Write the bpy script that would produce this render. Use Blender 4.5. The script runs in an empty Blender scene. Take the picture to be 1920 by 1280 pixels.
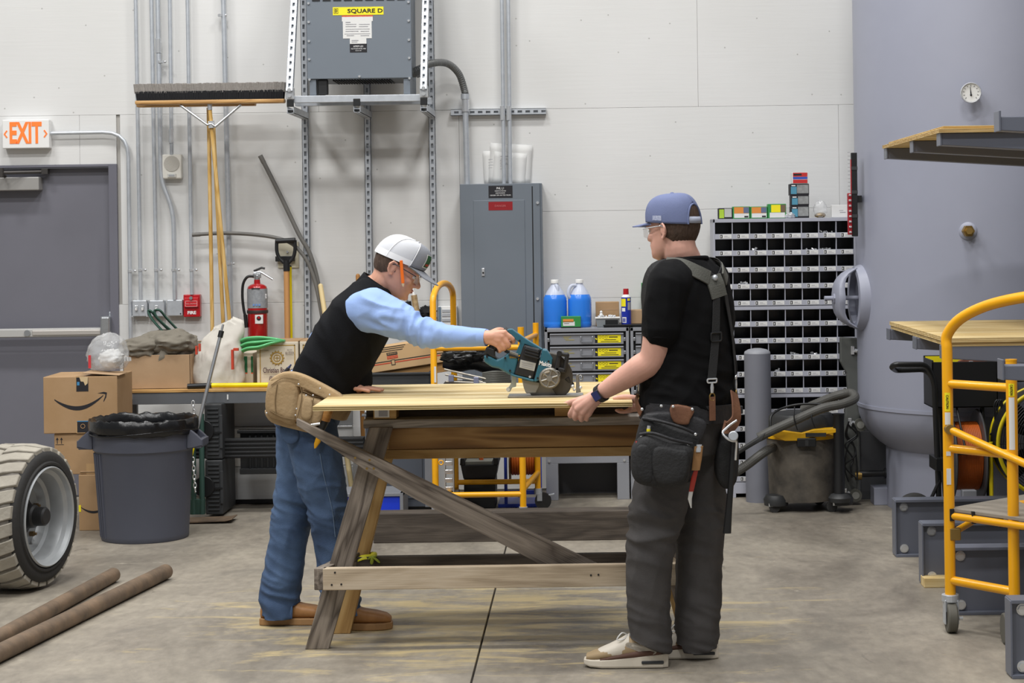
import bpy, bmesh, math, random
from math import pi, sin, cos, radians, sqrt
from mathutils import Vector, Matrix, noise
random.seed(7)
scene = bpy.context.scene
COL = scene.collection
V = Vector
# ------------------------------------------------------------------ camera
FPX, PPX, PPY, EYE, ROLL = 3500.0, 1100.0, 436.0, 1.66, radians(0.8)
cd = bpy.data.cameras.new('camera'); cam = bpy.data.objects.new('camera', cd); COL.objects.link(cam)
cd.sensor_width = 36.0; cd.lens = FPX / 1920 * 36.0
cd.shift_x = -(PPX - 960) / 1920; cd.shift_y = -(640 - PPY) / 1920
cd.clip_end = 200
_cx, _cy = V((cos(ROLL), 0, -sin(ROLL))), V((sin(ROLL), 0, cos(ROLL)))
_cz = V((0, -1, 0))
cam.matrix_world = Matrix(((_cx.x, _cy.x, _cz.x, 0), (_cx.y, _cy.y, _cz.y, 0), (_cx.z, _cy.z, _cz.z, EYE), (0, 0, 0, 1)))
scene.camera = cam
# ------------------------------------------------------------------ world, exposure, hall lamps
world = bpy.data.worlds.new('hall_air'); scene.world = world; world.use_nodes = True
bg = world.node_tree.nodes['Background']; bg.inputs[0].default_value = (0.93, 0.96, 1.0, 1); bg.inputs[1].default_value = 0.34
scene.view_settings.view_transform = 'Standard'; scene.view_settings.look = 'None'
scene.view_settings.exposure = -0.55; scene.view_settings.gamma = 1.0; scene.view_settings.use_curve_mapping = False
LAMPS = [(x, y) for y in (8.9, 5.6, 2.0) for x in (-5.2, -2.1, 1.0)]
for (x, y) in LAMPS:
    ld = bpy.data.lights.new('high_bay_light', 'AREA'); ld.shape = 'RECTANGLE'; ld.size = 1.2; ld.size_y = 0.6
    ld.energy = 215; ld.color = (1.0, 0.99, 0.975)
    lo = bpy.data.objects.new('high_bay_light', ld); COL.objects.link(lo); lo.location = (x, y, 7.45)
# ------------------------------------------------------------------ pixel <-> place
def P(u, v, Y):
    xc, zc = (u - PPX) * Y / FPX, (PPY - v) * Y / FPX
    return V((xc * cos(ROLL) + zc * sin(ROLL), Y, EYE - xc * sin(ROLL) + zc * cos(ROLL)))
def F(u, v, z=0.0):
    xc, zc = (u - PPX), (PPY - v)
    X, Z = xc * cos(ROLL) + zc * sin(ROLL), -xc * sin(ROLL) + zc * cos(ROLL)
    Y = FPX * (z - EYE) / Z
    return V((X * Y / FPX, Y, z))
def S(Y): return Y / FPX
def RX(u0, v0, u1, v1, Y):
    c = P((u0 + u1) / 2, (v0 + v1) / 2, Y); w = abs(u1 - u0) * S(Y) / 2; h = abs(v1 - v0) * S(Y) / 2
    return c.x - w, c.x + w, c.z - h, c.z + h
# ------------------------------------------------------------------ materials
MATS = {}
def lin(h):
    h = h.lstrip('#'); o = []
    for i in (0, 2, 4):
        c = int(h[i:i + 2], 16) / 255; o.append(c / 12.92 if c <= .04045 else ((c + .055) / 1.055) ** 2.4)
    return (*o, 1)
def mat(name, col, rough=.5, metal=0., var=0., vs=6., col2=None, bump=0., bs=80., stretch=None, spec=None, alpha=1., trans=0., coat=0., sheen=0., emit=None, es=1., ior=None, sss=0., detail=4):
    if name in MATS: return MATS[name]
    m = bpy.data.materials.new(name); m.use_nodes = True; nt = m.node_tree; n = nt.nodes; l = nt.links
    b = n['Principled BSDF']; b.inputs['Roughness'].default_value = rough; b.inputs['Metallic'].default_value = metal
    if spec is not None: b.inputs['Specular IOR Level'].default_value = spec
    if alpha < 1: b.inputs['Alpha'].default_value = alpha
    if trans: b.inputs['Transmission Weight'].default_value = trans
    if coat: b.inputs['Coat Weight'].default_value = coat
    if sheen: b.inputs['Sheen Weight'].default_value = sheen
    if ior: b.inputs['IOR'].default_value = ior
    if sss:
        b.inputs['Subsurface Weight'].default_value = sss; b.inputs['Subsurface Radius'].default_value = (1, .4, .25); b.inputs['Subsurface Scale'].default_value = .008
    c = lin(col); b.inputs['Base Color'].default_value = c
    if emit: b.inputs['Emission Color'].default_value = lin(emit); b.inputs['Emission Strength'].default_value = es
    if var or bump or col2:
        tc = n.new('ShaderNodeTexCoord'); mp = n.new('ShaderNodeMapping'); l.new(tc.outputs['Object'], mp.inputs[0])
        if stretch: mp.inputs['Scale'].default_value = stretch
        if var or col2:
            t = n.new('ShaderNodeTexNoise'); t.inputs['Scale'].default_value = vs; t.inputs['Detail'].default_value = detail; t.inputs['Roughness'].default_value = .6
            l.new(mp.outputs[0], t.inputs['Vector'])
            r = n.new('ShaderNodeValToRGB'); l.new(t.outputs['Fac'], r.inputs[0])
            if col2: a, z = lin(col), lin(col2)
            else: a = tuple(max(0, x * (1 - var)) for x in c[:3]) + (1,); z = tuple(min(1, x * (1 + var)) for x in c[:3]) + (1,)
            r.color_ramp.elements[0].position = .3; r.color_ramp.elements[1].position = .7
            r.color_ramp.elements[0].color = a; r.color_ramp.elements[1].color = z
            l.new(r.outputs[0], b.inputs['Base Color'])
        if bump:
            t2 = n.new('ShaderNodeTexNoise'); t2.inputs['Scale'].default_value = bs; t2.inputs['Detail'].default_value = 5
            l.new(mp.outputs[0], t2.inputs['Vector'])
            bp = n.new('ShaderNodeBump'); bp.inputs['Strength'].default_value = bump; bp.inputs['Distance'].default_value = .01
            l.new(t2.outputs['Fac'], bp.inputs['Height']); l.new(bp.outputs[0], b.inputs['Normal'])
    MATS[name] = m; return m
def wood(name, c0, c1, c2, scale=1., rough=.7, bump=.25, ring=9., contrast=.5):
    """boards whose grain runs along the object's local x"""
    if name in MATS: return MATS[name]
    m = bpy.data.materials.new(name); m.use_nodes = True; nt = m.node_tree; n = nt.nodes; l = nt.links; b = n['Principled BSDF']
    b.inputs['Roughness'].default_value = rough
    tc = n.new('ShaderNodeTexCoord'); oi = n.new('ShaderNodeObjectInfo'); ad = n.new('ShaderNodeVectorMath'); ad.operation = 'ADD'
    ml = n.new('ShaderNodeMath'); ml.operation = 'MULTIPLY'; ml.inputs[1].default_value = 37.; l.new(oi.outputs['Random'], ml.inputs[0])
    l.new(tc.outputs['Object'], ad.inputs[0]); l.new(ml.outputs[0], ad.inputs[1])
    mp = n.new('ShaderNodeMapping'); l.new(ad.outputs[0], mp.inputs[0]); mp.inputs['Scale'].default_value = (1.1 * scale, 9 * scale, 9 * scale)
    t = n.new('ShaderNodeTexNoise'); t.inputs['Scale'].default_value = 1.; t.inputs['Detail'].default_value = 2.; t.inputs['Distortion'].default_value = .6; l.new(mp.outputs[0], t.inputs['Vector'])
    mu = n.new('ShaderNodeMath'); mu.operation = 'MULTIPLY'; mu.inputs[1].default_value = ring; l.new(t.outputs['Fac'], mu.inputs[0])
    fr = n.new('ShaderNodeMath'); fr.operation = 'PINGPONG'; fr.inputs[1].default_value = 1.; l.new(mu.outputs[0], fr.inputs[0])
    mp2 = n.new('ShaderNodeMapping'); l.new(ad.outputs[0], mp2.inputs[0]); mp2.inputs['Scale'].default_value = (6 * scale, 160 * scale, 160 * scale)
    f = n.new('ShaderNodeTexNoise'); f.inputs['Scale'].default_value = 1.; f.inputs['Detail'].default_value = 6.; l.new(mp2.outputs[0], f.inputs['Vector'])
    mx = n.new('ShaderNodeMix'); mx.data_type = 'FLOAT'; mx.inputs[0].default_value = contrast; l.new(f.outputs['Fac'], mx.inputs[2]); l.new(fr.outputs[0], mx.inputs[3])
    r = n.new('ShaderNodeValToRGB'); l.new(mx.outputs[0], r.inputs[0]); cr = r.color_ramp
    cr.elements[0].position = .2; cr.elements[0].color = lin(c0); cr.elements[1].position = .85; cr.elements[1].color = lin(c2)
    e = cr.elements.new(.5); e.color = lin(c1)
    l.new(r.outputs[0], b.inputs['Base Color'])
    bp = n.new('ShaderNodeBump'); bp.inputs['Strength'].default_value = bump; bp.inputs['Distance'].default_value = .004
    l.new(f.outputs['Fac'], bp.inputs['Height']); l.new(bp.outputs[0], b.inputs['Normal'])
    MATS[name] = m; return m
# ------------------------------------------------------------------ mesh builder
def frame(d):
    d = V(d).normalized(); a = V((0, 0, 1)) if abs(d.z) < .9 else V((1, 0, 0))
    u = a.cross(d).normalized(); return u, d.cross(u)
class MB:
    def __init__(s): s.v = []; s.f = []; s.mi = []; s.cur = 0
    def add(s, vs, fs):
        o = len(s.v); s.v += [V(p) for p in vs]; s.f += [tuple(i + o for i in f) for f in fs]; s.mi += [s.cur] * len(fs); return s
    def box(s, c, d, rot=None):
        c = V(c); h = V(d) / 2; vs = []
        for x in (-1, 1):
            for y in (-1, 1):
                for z in (-1, 1):
                    p = V((x * h.x, y * h.y, z * h.z)); vs.append(c + (rot @ p if rot else p))
        return s.add(vs, [(0, 1, 3, 2), (4, 6, 7, 5), (0, 4, 5, 1), (2, 3, 7, 6), (0, 2, 6, 4), (1, 5, 7, 3)])
    def bx(s, x0, x1, y0, y1, z0, z1): return s.box(((x0 + x1) / 2, (y0 + y1) / 2, (z0 + z1) / 2), (abs(x1 - x0), abs(y1 - y0), abs(z1 - z0)))
    def rings(s, rs, closed=False, cap=True):
        n = len(rs[0]); vs = [p for r in rs for p in r]; fs = []
        for i in range(len(rs) if closed else len(rs) - 1):
            a, b = i * n, ((i + 1) % len(rs)) * n
            for j in range(n): k = (j + 1) % n; fs.append((a + j, a + k, b + k, b + j))
        if cap and not closed: fs.append(tuple(range(n - 1, -1, -1))); e = (len(rs) - 1) * n; fs.append(tuple(range(e, e + n)))
        return s.add(vs, fs)
    def tube(s, pts, r, n=10, closed=False, cap=True, flat=None):
        pts = [V(p) for p in pts]; N = len(pts); rr = r if isinstance(r, (list, tuple)) else [r] * N; rs = []
        u = None
        for i in range(N):
            a = pts[i - 1] if (i > 0 or closed) else pts[0]; b = pts[(i + 1) % N] if (i < N - 1 or closed) else pts[-1]
            d = (b - a).normalized()
            if u is None: u, _ = frame(d)
            u = (u - d * u.dot(d)).normalized(); w = d.cross(u)
            ring = []
            for k in range(n):
                t = 2 * pi * k / n; ring.append(pts[i] + (u * cos(t) + w * sin(t) * (flat or 1)) * rr[i])
            rs.append(ring)
        return s.rings(rs, closed, cap)
    def cyl(s, p0, p1, r0, r1=None, n=16, cap=True):
        p0, p1 = V(p0), V(p1); u, w = frame(p1 - p0); r1 = r0 if r1 is None else r1
        return s.rings([[p + (u * cos(2 * pi * k / n) + w * sin(2 * pi * k / n)) * r for k in range(n)] for p, r in ((p0, r0), (p1, r1))], cap=cap)
    def loft(s, secs, n=24, power=2.0, cap=True):
        """secs: (centre, half-axis u, half-axis w)"""
        rs = []
        for c, u, w in secs:
            c, u, w = V(c), V(u), V(w); ring = []
            for k in range(n):
                t = 2 * pi * k / n; a, b = cos(t), sin(t)
                if power != 2: a = math.copysign(abs(a) ** (2 / power), a); b = math.copysign(abs(b) ** (2 / power), b)
                ring.append(c + u * a + w * b)
            rs.append(ring)
        return s.rings(rs, cap=cap)
    def lathe(s, prof, c=(0, 0, 0), axis=(0, 0, 1), n=24, cap=True, arc=None):
        c = V(c); ax = V(axis).normalized(); u, w = frame(ax)
        return s.rings([[c + ax * h + (u * cos(2 * pi * k / n) + w * sin(2 * pi * k / n)) * max(r, 1e-5) for k in range(n)] for r, h in prof], cap=cap)
    def sph(s, c, r, n=12, m=8, rot=None):
        r = V(r) if not isinstance(r, (int, float)) else V((r, r, r)); c = V(c); rs = []
        for i in range(m + 1):
            ph = pi * i / m; q = max(sin(ph), 1e-4); ring = []
            for k in range(n):
                p = V((cos(2 * pi * k / n) * q * r.x, sin(2 * pi * k / n) * q * r.y, -cos(ph) * r.z)); ring.append(c + (rot @ p if rot else p))
            rs.append(ring)
        return s.rings(rs)
    def prism(s, poly, y0, y1, fn=None):
        """polygon in x,z extruded from y0 to y1; fn maps (x,y,z) to a place"""
        fn = fn or (lambda x, y, z: V((x, y, z))); n = len(poly)
        vs = [fn(x, y0, z) for x, z in poly] + [fn(x, y1, z) for x, z in poly]
        fs = [tuple(range(n)), tuple(range(2 * n - 1, n - 1, -1))] + [(i, i + n, (i + 1) % n + n, (i + 1) % n) for i in range(n)]
        return s.add(vs, fs)
    def torus(s, c, axis, R, r, n=32, m=8):
        u, w = frame(axis); return s.tube([V(c) + (u * cos(2 * pi * k / n) + w * sin(2 * pi * k / n)) * R for k in range(n)], r, m, closed=True)
    def build(s, name, material, parent=None, smooth=None, bevel=0., seg=2, mtx=None, local=False, mods=None):
        me = bpy.data.meshes.new(name); ob = bpy.data.objects.new(name, me); COL.objects.link(ob)
        vs = s.v
        if parent is not None:
            root = parent
            while root.parent: root = root.parent
            RM = ROOTM.get(root.name, Matrix())
            ob.parent = parent
            if mtx is not None: 
                PM = RM @ LOCAL.get(parent.name, Matrix()); ob.matrix_local = PM.inverted() @ mtx; LOCAL[ob.name] = RM.inverted() @ mtx
            elif not local:
                inv = (RM @ LOCAL.get(parent.name, Matrix())).inverted(); vs = [inv @ p for p in vs]
        elif mtx is not None: ob.matrix_world = mtx; ROOTM[ob.name] = mtx.copy()
        else:
            xs = [p.x for p in vs]; ys = [p.y for p in vs]; zs = [p.z for p in vs]
            o = V(((min(xs) + max(xs)) / 2, (min(ys) + max(ys)) / 2, min(zs))); vs = [p - o for p in vs]; ob.location = o; ROOTM[ob.name] = Matrix.Translation(o)
        me.from_pydata([tuple(p) for p in vs], [], s.f)
        ms = material if isinstance(material, (list, tuple)) else [material]
        for q in ms: me.materials.append(q)
        if len(ms) > 1: me.polygons.foreach_set('material_index', s.mi)
        bm = bmesh.new(); bm.from_mesh(me); bmesh.ops.recalc_face_normals(bm, faces=bm.faces); bm.to_mesh(me); bm.free()
        if smooth is not None:
            me.polygons.foreach_set('use_smooth', [True] * len(me.polygons)); me.set_sharp_from_angle(angle=radians(smooth))
        if bevel:
            b = ob.modifiers.new('bevel', 'BEVEL'); b.width = bevel; b.segments = seg; b.limit_method = 'ANGLE'; b.angle_limit = radians(40); b.harden_normals = False
        return ob
ROOTM, LOCAL = {}, {}
def tag(o, label, cat, group=None, kind=None):
    if label: o['label'] = label
    if cat: o['category'] = cat
    if group: o['group'] = group
    if kind: o['kind'] = kind
    return o
def thing(name, label, cat, loc=(0, 0, 0), rotz=0., group=None):
    o = bpy.data.objects.new(name, None); COL.objects.link(o); o.empty_display_size = .05
    o.location = loc; o.rotation_euler = (0, 0, rotz); ROOTM[o.name] = Matrix.Translation(loc) @ Matrix.Rotation(rotz, 4, 'Z')
    return tag(o, label, cat, group)
def struct(o): o['kind'] = 'structure'; return o
def copy_tree(o, parent=None):
    c = o.copy(); COL.objects.link(c); c.parent = parent
    if parent is None and o.name in ROOTM: ROOTM[c.name] = ROOTM[o.name].copy()
    for ch in list(o.children): copy_tree(ch, c)
    return c
def dup(src, loc, label, rotz=None, group=None):
    c = copy_tree(src); c.location = loc
    if rotz is not None: c.rotation_euler[2] = rotz
    c['label'] = label
    if group: c['group'] = group
    return c
def text(s, name, material, p, size, parent, ax=(1, 0, 0), up=(0, 0, 1), bold=0., width=None, ext=.0006, align='CENTER', shear=0.):
    """raised lettering: centre p, reading along ax"""
    cu = bpy.data.curves.new('t', 'FONT'); cu.body = s; cu.size = size; cu.align_x = align; cu.align_y = 'CENTER'; cu.extrude = ext; cu.offset = bold; cu.shear = shear; cu.resolution_u = 3
    to = bpy.data.objects.new('t', cu); COL.objects.link(to)
    dg = bpy.context.evaluated_depsgraph_get(); me = bpy.data.meshes.new_from_object(to.evaluated_get(dg)); bpy.data.objects.remove(to)
    x = V(ax).normalized(); y = V(up).normalized(); z = x.cross(y)
    k = 1.
    if width and len(me.vertices):
        xs = [v.co.x for v in me.vertices]; k = width / max(1e-6, max(xs) - min(xs))
    b = MB(); b.v = [V(p) + x * v.co.x * k + y * v.co.y + z * v.co.z for v in me.vertices]; b.f = [tuple(q.vertices) for q in me.polygons]; b.mi = [0] * len(b.f)
    bpy.data.meshes.remove(me)
    return b.build(name, material, parent)
def board(name, material, p0, p1, w, t, up, parent=None, bevel=.003, over=0.):
    """plank from p0 to p1; w across 'up' direction, t thick; local x = length"""
    p0, p1 = V(p0), V(p1); x = (p1 - p0).normalized(); u = V(up); u = (u - x * u.dot(x)).normalized(); y = u.cross(x).normalized()
    M = Matrix(((x.x, y.x, u.x, (p0.x + p1.x) / 2), (x.y, y.y, u.y, (p0.y + p1.y) / 2), (x.z, y.z, u.z, (p0.z + p1.z) / 2), (0, 0, 0, 1)))
    L = (p1 - p0).length + 2 * over
    return MB().box((0, 0, 0), (L, t, w)).build(name, material, parent, bevel=bevel, mtx=M)
def arc(c, a0, a1, r, n, e1=(1, 0, 0), e2=(0, 0, 1)):
    c, e1, e2 = V(c), V(e1), V(e2); return [c + e1 * r * cos(a0 + (a1 - a0) * i / n) + e2 * r * sin(a0 + (a1 - a0) * i / n) for i in range(n + 1)]
def fillet(pts, r, n=5):
    pts = [V(p) for p in pts]; out = [pts[0]]
    for i in range(1, len(pts) - 1):
        a, b, c = pts[i - 1], pts[i], pts[i + 1]; d1 = (a - b); d2 = (c - b); q = min(r, d1.length * .49, d2.length * .49)
        s, e = b + d1.normalized() * q, b + d2.normalized() * q
        for k in range(n + 1): t = k / n; out.append(s * (1 - t) ** 2 + b * 2 * t * (1 - t) + e * t * t)
    out.append(pts[-1]); return out
def smooth_pts(pts, n=6):
    pts = [V(p) for p in pts]; out = []
    for i in range(len(pts) - 1):
        a = pts[max(i - 1, 0)]; b = pts[i]; c = pts[i + 1]; d = pts[min(i + 2, len(pts) - 1)]
        for k in range(n):
            t = k / n; out.append(.5 * (2 * b + (c - a) * t + (2 * a - 5 * b + 4 * c - d) * t * t + (3 * b - a - 3 * c + d) * t ** 3))
    out.append(pts[-1]); return out
WY = 12.0
# ================================================================== the hall: floor, back wall, door
def concrete():
    m = bpy.data.materials.new('concrete'); m.use_nodes = True; nt = m.node_tree; n = nt.nodes; l = nt.links; b = n['Principled BSDF']
    tc = n.new('ShaderNodeTexCoord')
    def nz(scale, sc, detail=6, rough=.6, dist=0.):
        mp = n.new('ShaderNodeMapping'); mp.inputs['Scale'].default_value = sc; l.new(tc.outputs['Object'], mp.inputs[0])
        t = n.new('ShaderNodeTexNoise'); t.inputs['Scale'].default_value = scale; t.inputs['Detail'].default_value = detail; t.inputs['Roughness'].default_value = rough; t.inputs['Distortion'].default_value = dist
        l.new(mp.outputs[0], t.inputs['Vector']); return t.outputs['Fac']
    def ramp(src, stops):
        r = n.new('ShaderNodeValToRGB'); l.new(src, r.inputs[0]); r.color_ramp.elements[0].position = stops[0][0]; r.color_ramp.elements[0].color = stops[0][1]
        r.color_ramp.elements[1].position = stops[-1][0]; r.color_ramp.elements[1].color = stops[-1][1]
        for p, c in stops[1:-1]: e = r.color_ramp.elements.new(p); e.color = c
        return r.outputs[0]
    def mix(f, a, c, mode='MIX'):
        x = n.new('ShaderNodeMix'); x.data_type = 'RGBA'; x.blend_type = mode
        if isinstance(f, float): x.inputs[0].default_value = f
        else: l.new(f, x.inputs[0])
        for s, q in ((x.inputs[6], a), (x.inputs[7], c)):
            if isinstance(q, tuple): s.default_value = q
            else: l.new(q, s)
        return x.outputs[2]
    base = ramp(nz(1.3, (1, .55, 1), 8, .66, .5), [(.28, lin('#6c655b')), (.5, lin('#948c7f')), (.74, lin('#b0a797'))])
    fine = ramp(nz(24, (1, .5, 1), 7), [(.3, lin('#8f8f8f')), (.7, lin('#ffffff'))])
    c = mix(.35, base, fine, 'MULTIPLY')
    streak = ramp(nz(2.4, (1.1, .8, 1), 8, .62, .7), [(.53, (0, 0, 0, 1)), (.66, (1, 1, 1, 1))])
    c = mix(streak, c, mix(.5, c, lin('#6d6860')))
    spots = ramp(nz(7.5, (1.4, .7, 1), 6, .6, 1.2), [(.66, (0, 0, 0, 1)), (.73, (1, 1, 1, 1))])
    c = mix(spots, c, mix(.45, c, lin('#57524b')))
    scuff = ramp(nz(5.5, (.5, 1.0, 1), 9, .7, 1.6), [(.63, (0, 0, 0, 1)), (.70, (1, 1, 1, 1))])
    c = mix(scuff, c, mix(.35, c, lin('#cfc6b4')))
    # sawdust swept about the work table
    vm = n.new('ShaderNodeVectorMath'); vm.operation = 'SUBTRACT'; l.new(tc.outputs['Object'], vm.inputs[0]); vm.inputs[1].default_value = (-.45, 8.05, 0)
    vs = n.new('ShaderNodeVectorMath'); vs.operation = 'MULTIPLY'; l.new(vm.outputs[0], vs.inputs[0]); vs.inputs[1].default_value = (.55, .62, 0)
    ln = n.new('ShaderNodeVectorMath'); ln.operation = 'LENGTH'; l.new(vs.outputs[0], ln.inputs[0])
    near = n.new('ShaderNodeMapRange'); l.new(ln.outputs['Value'], near.inputs[0]); near.inputs[1].default_value = .15; near.inputs[2].default_value = 1.35; near.inputs[3].default_value = .19; near.inputs[4].default_value = -.12
    ad = n.new('ShaderNodeMath'); ad.operation = 'ADD'; l.new(near.outputs[0], ad.inputs[0]); l.new(nz(4.6, (.5, 1.8, 1), 10, .72, .6), ad.inputs[1])
    dust = ramp(ad.outputs[0], [(.585, (0, 0, 0, 1)), (.74, (.8, .8, .8, 1))])
    c = mix(dust, c, lin('#c6b281'))
    l.new(c, b.inputs['Base Color'])
    rr = n.new('ShaderNodeMapRange'); l.new(nz(3, (1, 1, 1), 5), rr.inputs[0]); rr.inputs[3].default_value = .38; rr.inputs[4].default_value = .62; l.new(rr.outputs[0], b.inputs['Roughness'])
    bp = n.new('ShaderNodeBump'); bp.inputs['Strength'].default_value = .12; bp.inputs['Distance'].default_value = .004; l.new(nz(60, (1, 1, 1)), bp.inputs['Height']); l.new(bp.outputs[0], b.inputs['Normal'])
    return m
M_CONC = concrete()
M_JOINT = mat('joint_dirt', '#3a3530', .9)
I4 = Matrix()
floor = struct(MB().bx(-12, 12, -3, 12.3, -.2, -.014).build('floor', M_JOINT, mtx=I4))
XJ = (F(947, 1018).x + F(891, 1270).x) / 2
xs = [-12, XJ - 4.9, XJ, XJ + 4.9, 12]; ys = [-3, 0.0, 4.93, 9.83, 12.3]
for i in range(4):
    for j in range(4):
        MB().bx(xs[i] + .004, xs[i + 1] - .004, ys[j] + .0025, ys[j + 1] - .0025, -.1, 0).build('slab', M_CONC, floor, mtx=I4, bevel=.002)
# back wall of painted plywood sheets
def wallpaint():
    m = bpy.data.materials.new('wall_paint'); m.use_nodes = True; nt = m.node_tree; n = nt.nodes; l = nt.links; b = n['Principled BSDF']; b.inputs['Roughness'].default_value = .62
    tc = n.new('ShaderNodeTexCoord'); mp = n.new('ShaderNodeMapping'); l.new(tc.outputs['Object'], mp.inputs[0]); mp.inputs['Scale'].default_value = (.5, 1, 9)
    t = n.new('ShaderNodeTexNoise'); t.inputs['Scale'].default_value = 5; t.inputs['Detail'].default_value = 7; t.inputs['Roughness'].default_value = .65; l.new(mp.outputs[0], t.inputs['Vector'])
    t2 = n.new('ShaderNodeTexNoise'); t2.inputs['Scale'].default_value = .8; t2.inputs['Detail'].default_value = 4; l.new(tc.outputs['Object'], t2.inputs['Vector'])
    r = n.new('ShaderNodeValToRGB'); l.new(t2.outputs['Fac'], r.inputs[0]); r.color_ramp.elements[0].position = .3; r.color_ramp.elements[0].color = lin('#d0d0ce'); r.color_ramp.elements[1].position = .7; r.color_ramp.elements[1].color = lin('#dadad9')
    # nail dimples and knots
    sx = n.new('ShaderNodeSeparateXYZ'); cx_ = n.new('ShaderNodeCombineXYZ'); l.new(tc.outputs['Object'], sx.inputs[0]); l.new(sx.outputs[0], cx_.inputs[0]); l.new(sx.outputs[2], cx_.inputs[1])
    vo = n.new('ShaderNodeTexVoronoi'); vo.voronoi_dimensions = '2D'; vo.inputs['Scale'].default_value = 2.7; l.new(cx_.outputs[0], vo.inputs['Vector'])
    r2 = n.new('ShaderNodeValToRGB'); l.new(vo.outputs['Distance'], r2.inputs[0]); r2.color_ramp.elements[0].position = .009; r2.color_ramp.elements[0].color = (.35, .34, .32, 1); r2.color_ramp.elements[1].position = .016; r2.color_ramp.elements[1].color = (1, 1, 1, 1)
    mx = n.new('ShaderNodeMix'); mx.data_type = 'RGBA'; mx.blend_type = 'MULTIPLY'; mx.inputs[0].default_value = .6; l.new(r.outputs[0], mx.inputs[6]); l.new(r2.outputs[0], mx.inputs[7])
    l.new(mx.outputs[2], b.inputs['Base Color'])
    bp = n.new('ShaderNodeBump'); bp.inputs['Strength'].default_value = .14; bp.inputs['Distance'].default_value = .006; l.new(t.outputs['Fac'], bp.inputs['Height']); l.new(bp.outputs[0], b.inputs['Normal'])
    return m
M_WALL = wallpaint()
DX1, DX0 = P(223, 600, WY).x, P(-62, 600, WY).x; DZ = P(110, 309, WY).z
wall = MB()
TH = .012
for a in ((-12, DX0, 0, 9), (DX1, 12, 0, 9), (DX0, DX1, DZ, 9)):
    wall.bx(a[0], a[1], WY + TH, WY + .2, a[2], a[3])
wall = struct(wall.build('wall_back', mat('wall_core', '#a8a5a0', .8), mtx=I4))
zs1 = P(230, 215, WY).z; PW = 2.44; PH = 1.22
def panel(x0, x1, z0, z1):
    g = .0006
    if x1 - x0 < .05 or z1 - z0 < .05: return
    MB().bx(x0 + g, x1 - g, WY, WY + TH - .001, z0 + g, z1 - g).build('plywood_panel', M_WALL, wall, mtx=I4, bevel=.0012, seg=1)
def panel_cut(x0, x1, z0, z1):
    if x0 < DX1 and x1 > DX0 and z0 < DZ:
        if z1 > DZ: panel(max(x0, DX0), min(x1, DX1), max(z0, DZ), z1)
        if x0 < DX0: panel(x0, DX0, z0, z1)
        if x1 > DX1: panel(DX1, x1, z0, z1)
    else: panel(x0, x1, z0, z1)
xA = P(1308, 100, WY).x; xB = P(861, 260, WY).x
for row in range(-2, 6):
    z1 = zs1 + PH * (1 + row); z0 = z1 - PH
    z0 = max(z0, 0)
    if z1 <= 0.02: continue
    off = xA if row % 2 == 0 else xB
    k0 = -5
    for k in range(-5, 6):
        x0 = off + PW * k; x1 = x0 + PW
        x0, x1 = max(x0, -12), min(x1, 12)
        if x1 - x0 < .02: continue
        if row == -1 and abs(x0 - xB) < .01:
            zz = P(1200, 394, WY).z; panel_cut(x0, x1, z0, zz); panel_cut(x0, x1, zz, z1)
        elif row == -1 and x0 < P(225, 260, WY).x < x1 - .3 and x1 < xB + .1:
            xm = P(225, 260, WY).x; panel_cut(x0, xm, z0, z1); panel_cut(xm, x1, z0, z1)
        else: panel_cut(x0, x1, z0, z1)
# other walls and roof, beyond the picture
M_PLAIN = mat('plain_paint', '#d9d8d4', .7)
# door
M_DOOR = mat('door_paint', '#6d6d76', .5, var=.03, vs=3)
M_DFR = mat('door_frame_paint', '#6a6a74', .45)
M_STEEL = mat('brushed_steel', '#b9bcbf', .32, .85, var=.06, vs=30, stretch=(1, 1, 8))
M_GALV = mat('galvanised_steel', '#c6cbd1', .38, .5, var=.08, vs=25)
M_CHROME = mat('chrome', '#dfe1e3', .22, .65)
M_ALU = mat('aluminium_paint', '#c3c2bf', .4, .3)
door = struct(MB().bx(DX0 + .05, DX1 - .055, WY + .06, WY + .105, .008, DZ - .02).build('door_1', M_DOOR, bevel=.002))
fr = MB()
fr.bx(DX1 - .052, DX1 + .002, WY - .012, WY + .14, 0, DZ + .0); fr.bx(DX0 - .002, DX0 + .052, WY - .012, WY + .14, 0, DZ); fr.bx(DX0 + .052, DX1 - .052, WY - .006, WY + .14, DZ - .016, DZ)
fr.build('door_frame', M_DFR, door, bevel=.002)
pa, pb = P(0, 631, 11.95), P(190, 622.5, 11.95); zc = (pa.z + pb.z) / 2 + .01
bar = MB(); xl, xr = DX0 + .1, P(190, 622, 11.95).x
bar.prism([(xl, zc - .03), (xl, zc + .03)] and [(11.985, zc - .03), (11.955, zc - .024), (11.955, zc + .024), (11.985, zc + .03)], xl, xr, lambda y, x, z: V((x, y, z)))
bo = bar.build('panic_bar', M_ALU, door, bevel=.003)
xk = P(60, 627, 11.95).x
MB().bx(xk, xr - .004, 11.947, 11.96, zc - .017, zc + .017).build('push_pad', mat('pad_beige', '#b9b4ae', .4, .3), bo, bevel=.006)
MB().cyl((xk - .03, 11.952, zc), (xk - .03, 11.944, zc), .02, n=20).build('lock_cylinder', M_STEEL, bo, smooth=40)
e = RX(188, 593, 206, 640, 11.94)
MB().bx(e[0], e[1], 11.93, 12.06, e[2], e[3]).build('latch_case', M_STEEL, door, bevel=.012, seg=3)
e = RX(206, 584, 213, 643, 12.05)
MB().bx(e[0], e[1], 12.03, 12.065, e[2], e[3]).build('strike_plate', M_GALV, door, bevel=.003)
e = RX(-45, 332, 71, 357, 11.95)
clo = MB().bx(e[0], e[1], 11.97, 12.06, e[2], e[3]).build('door_closer', mat('closer_paint', '#9c9a97', .45, .2), door, bevel=.006)
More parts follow.
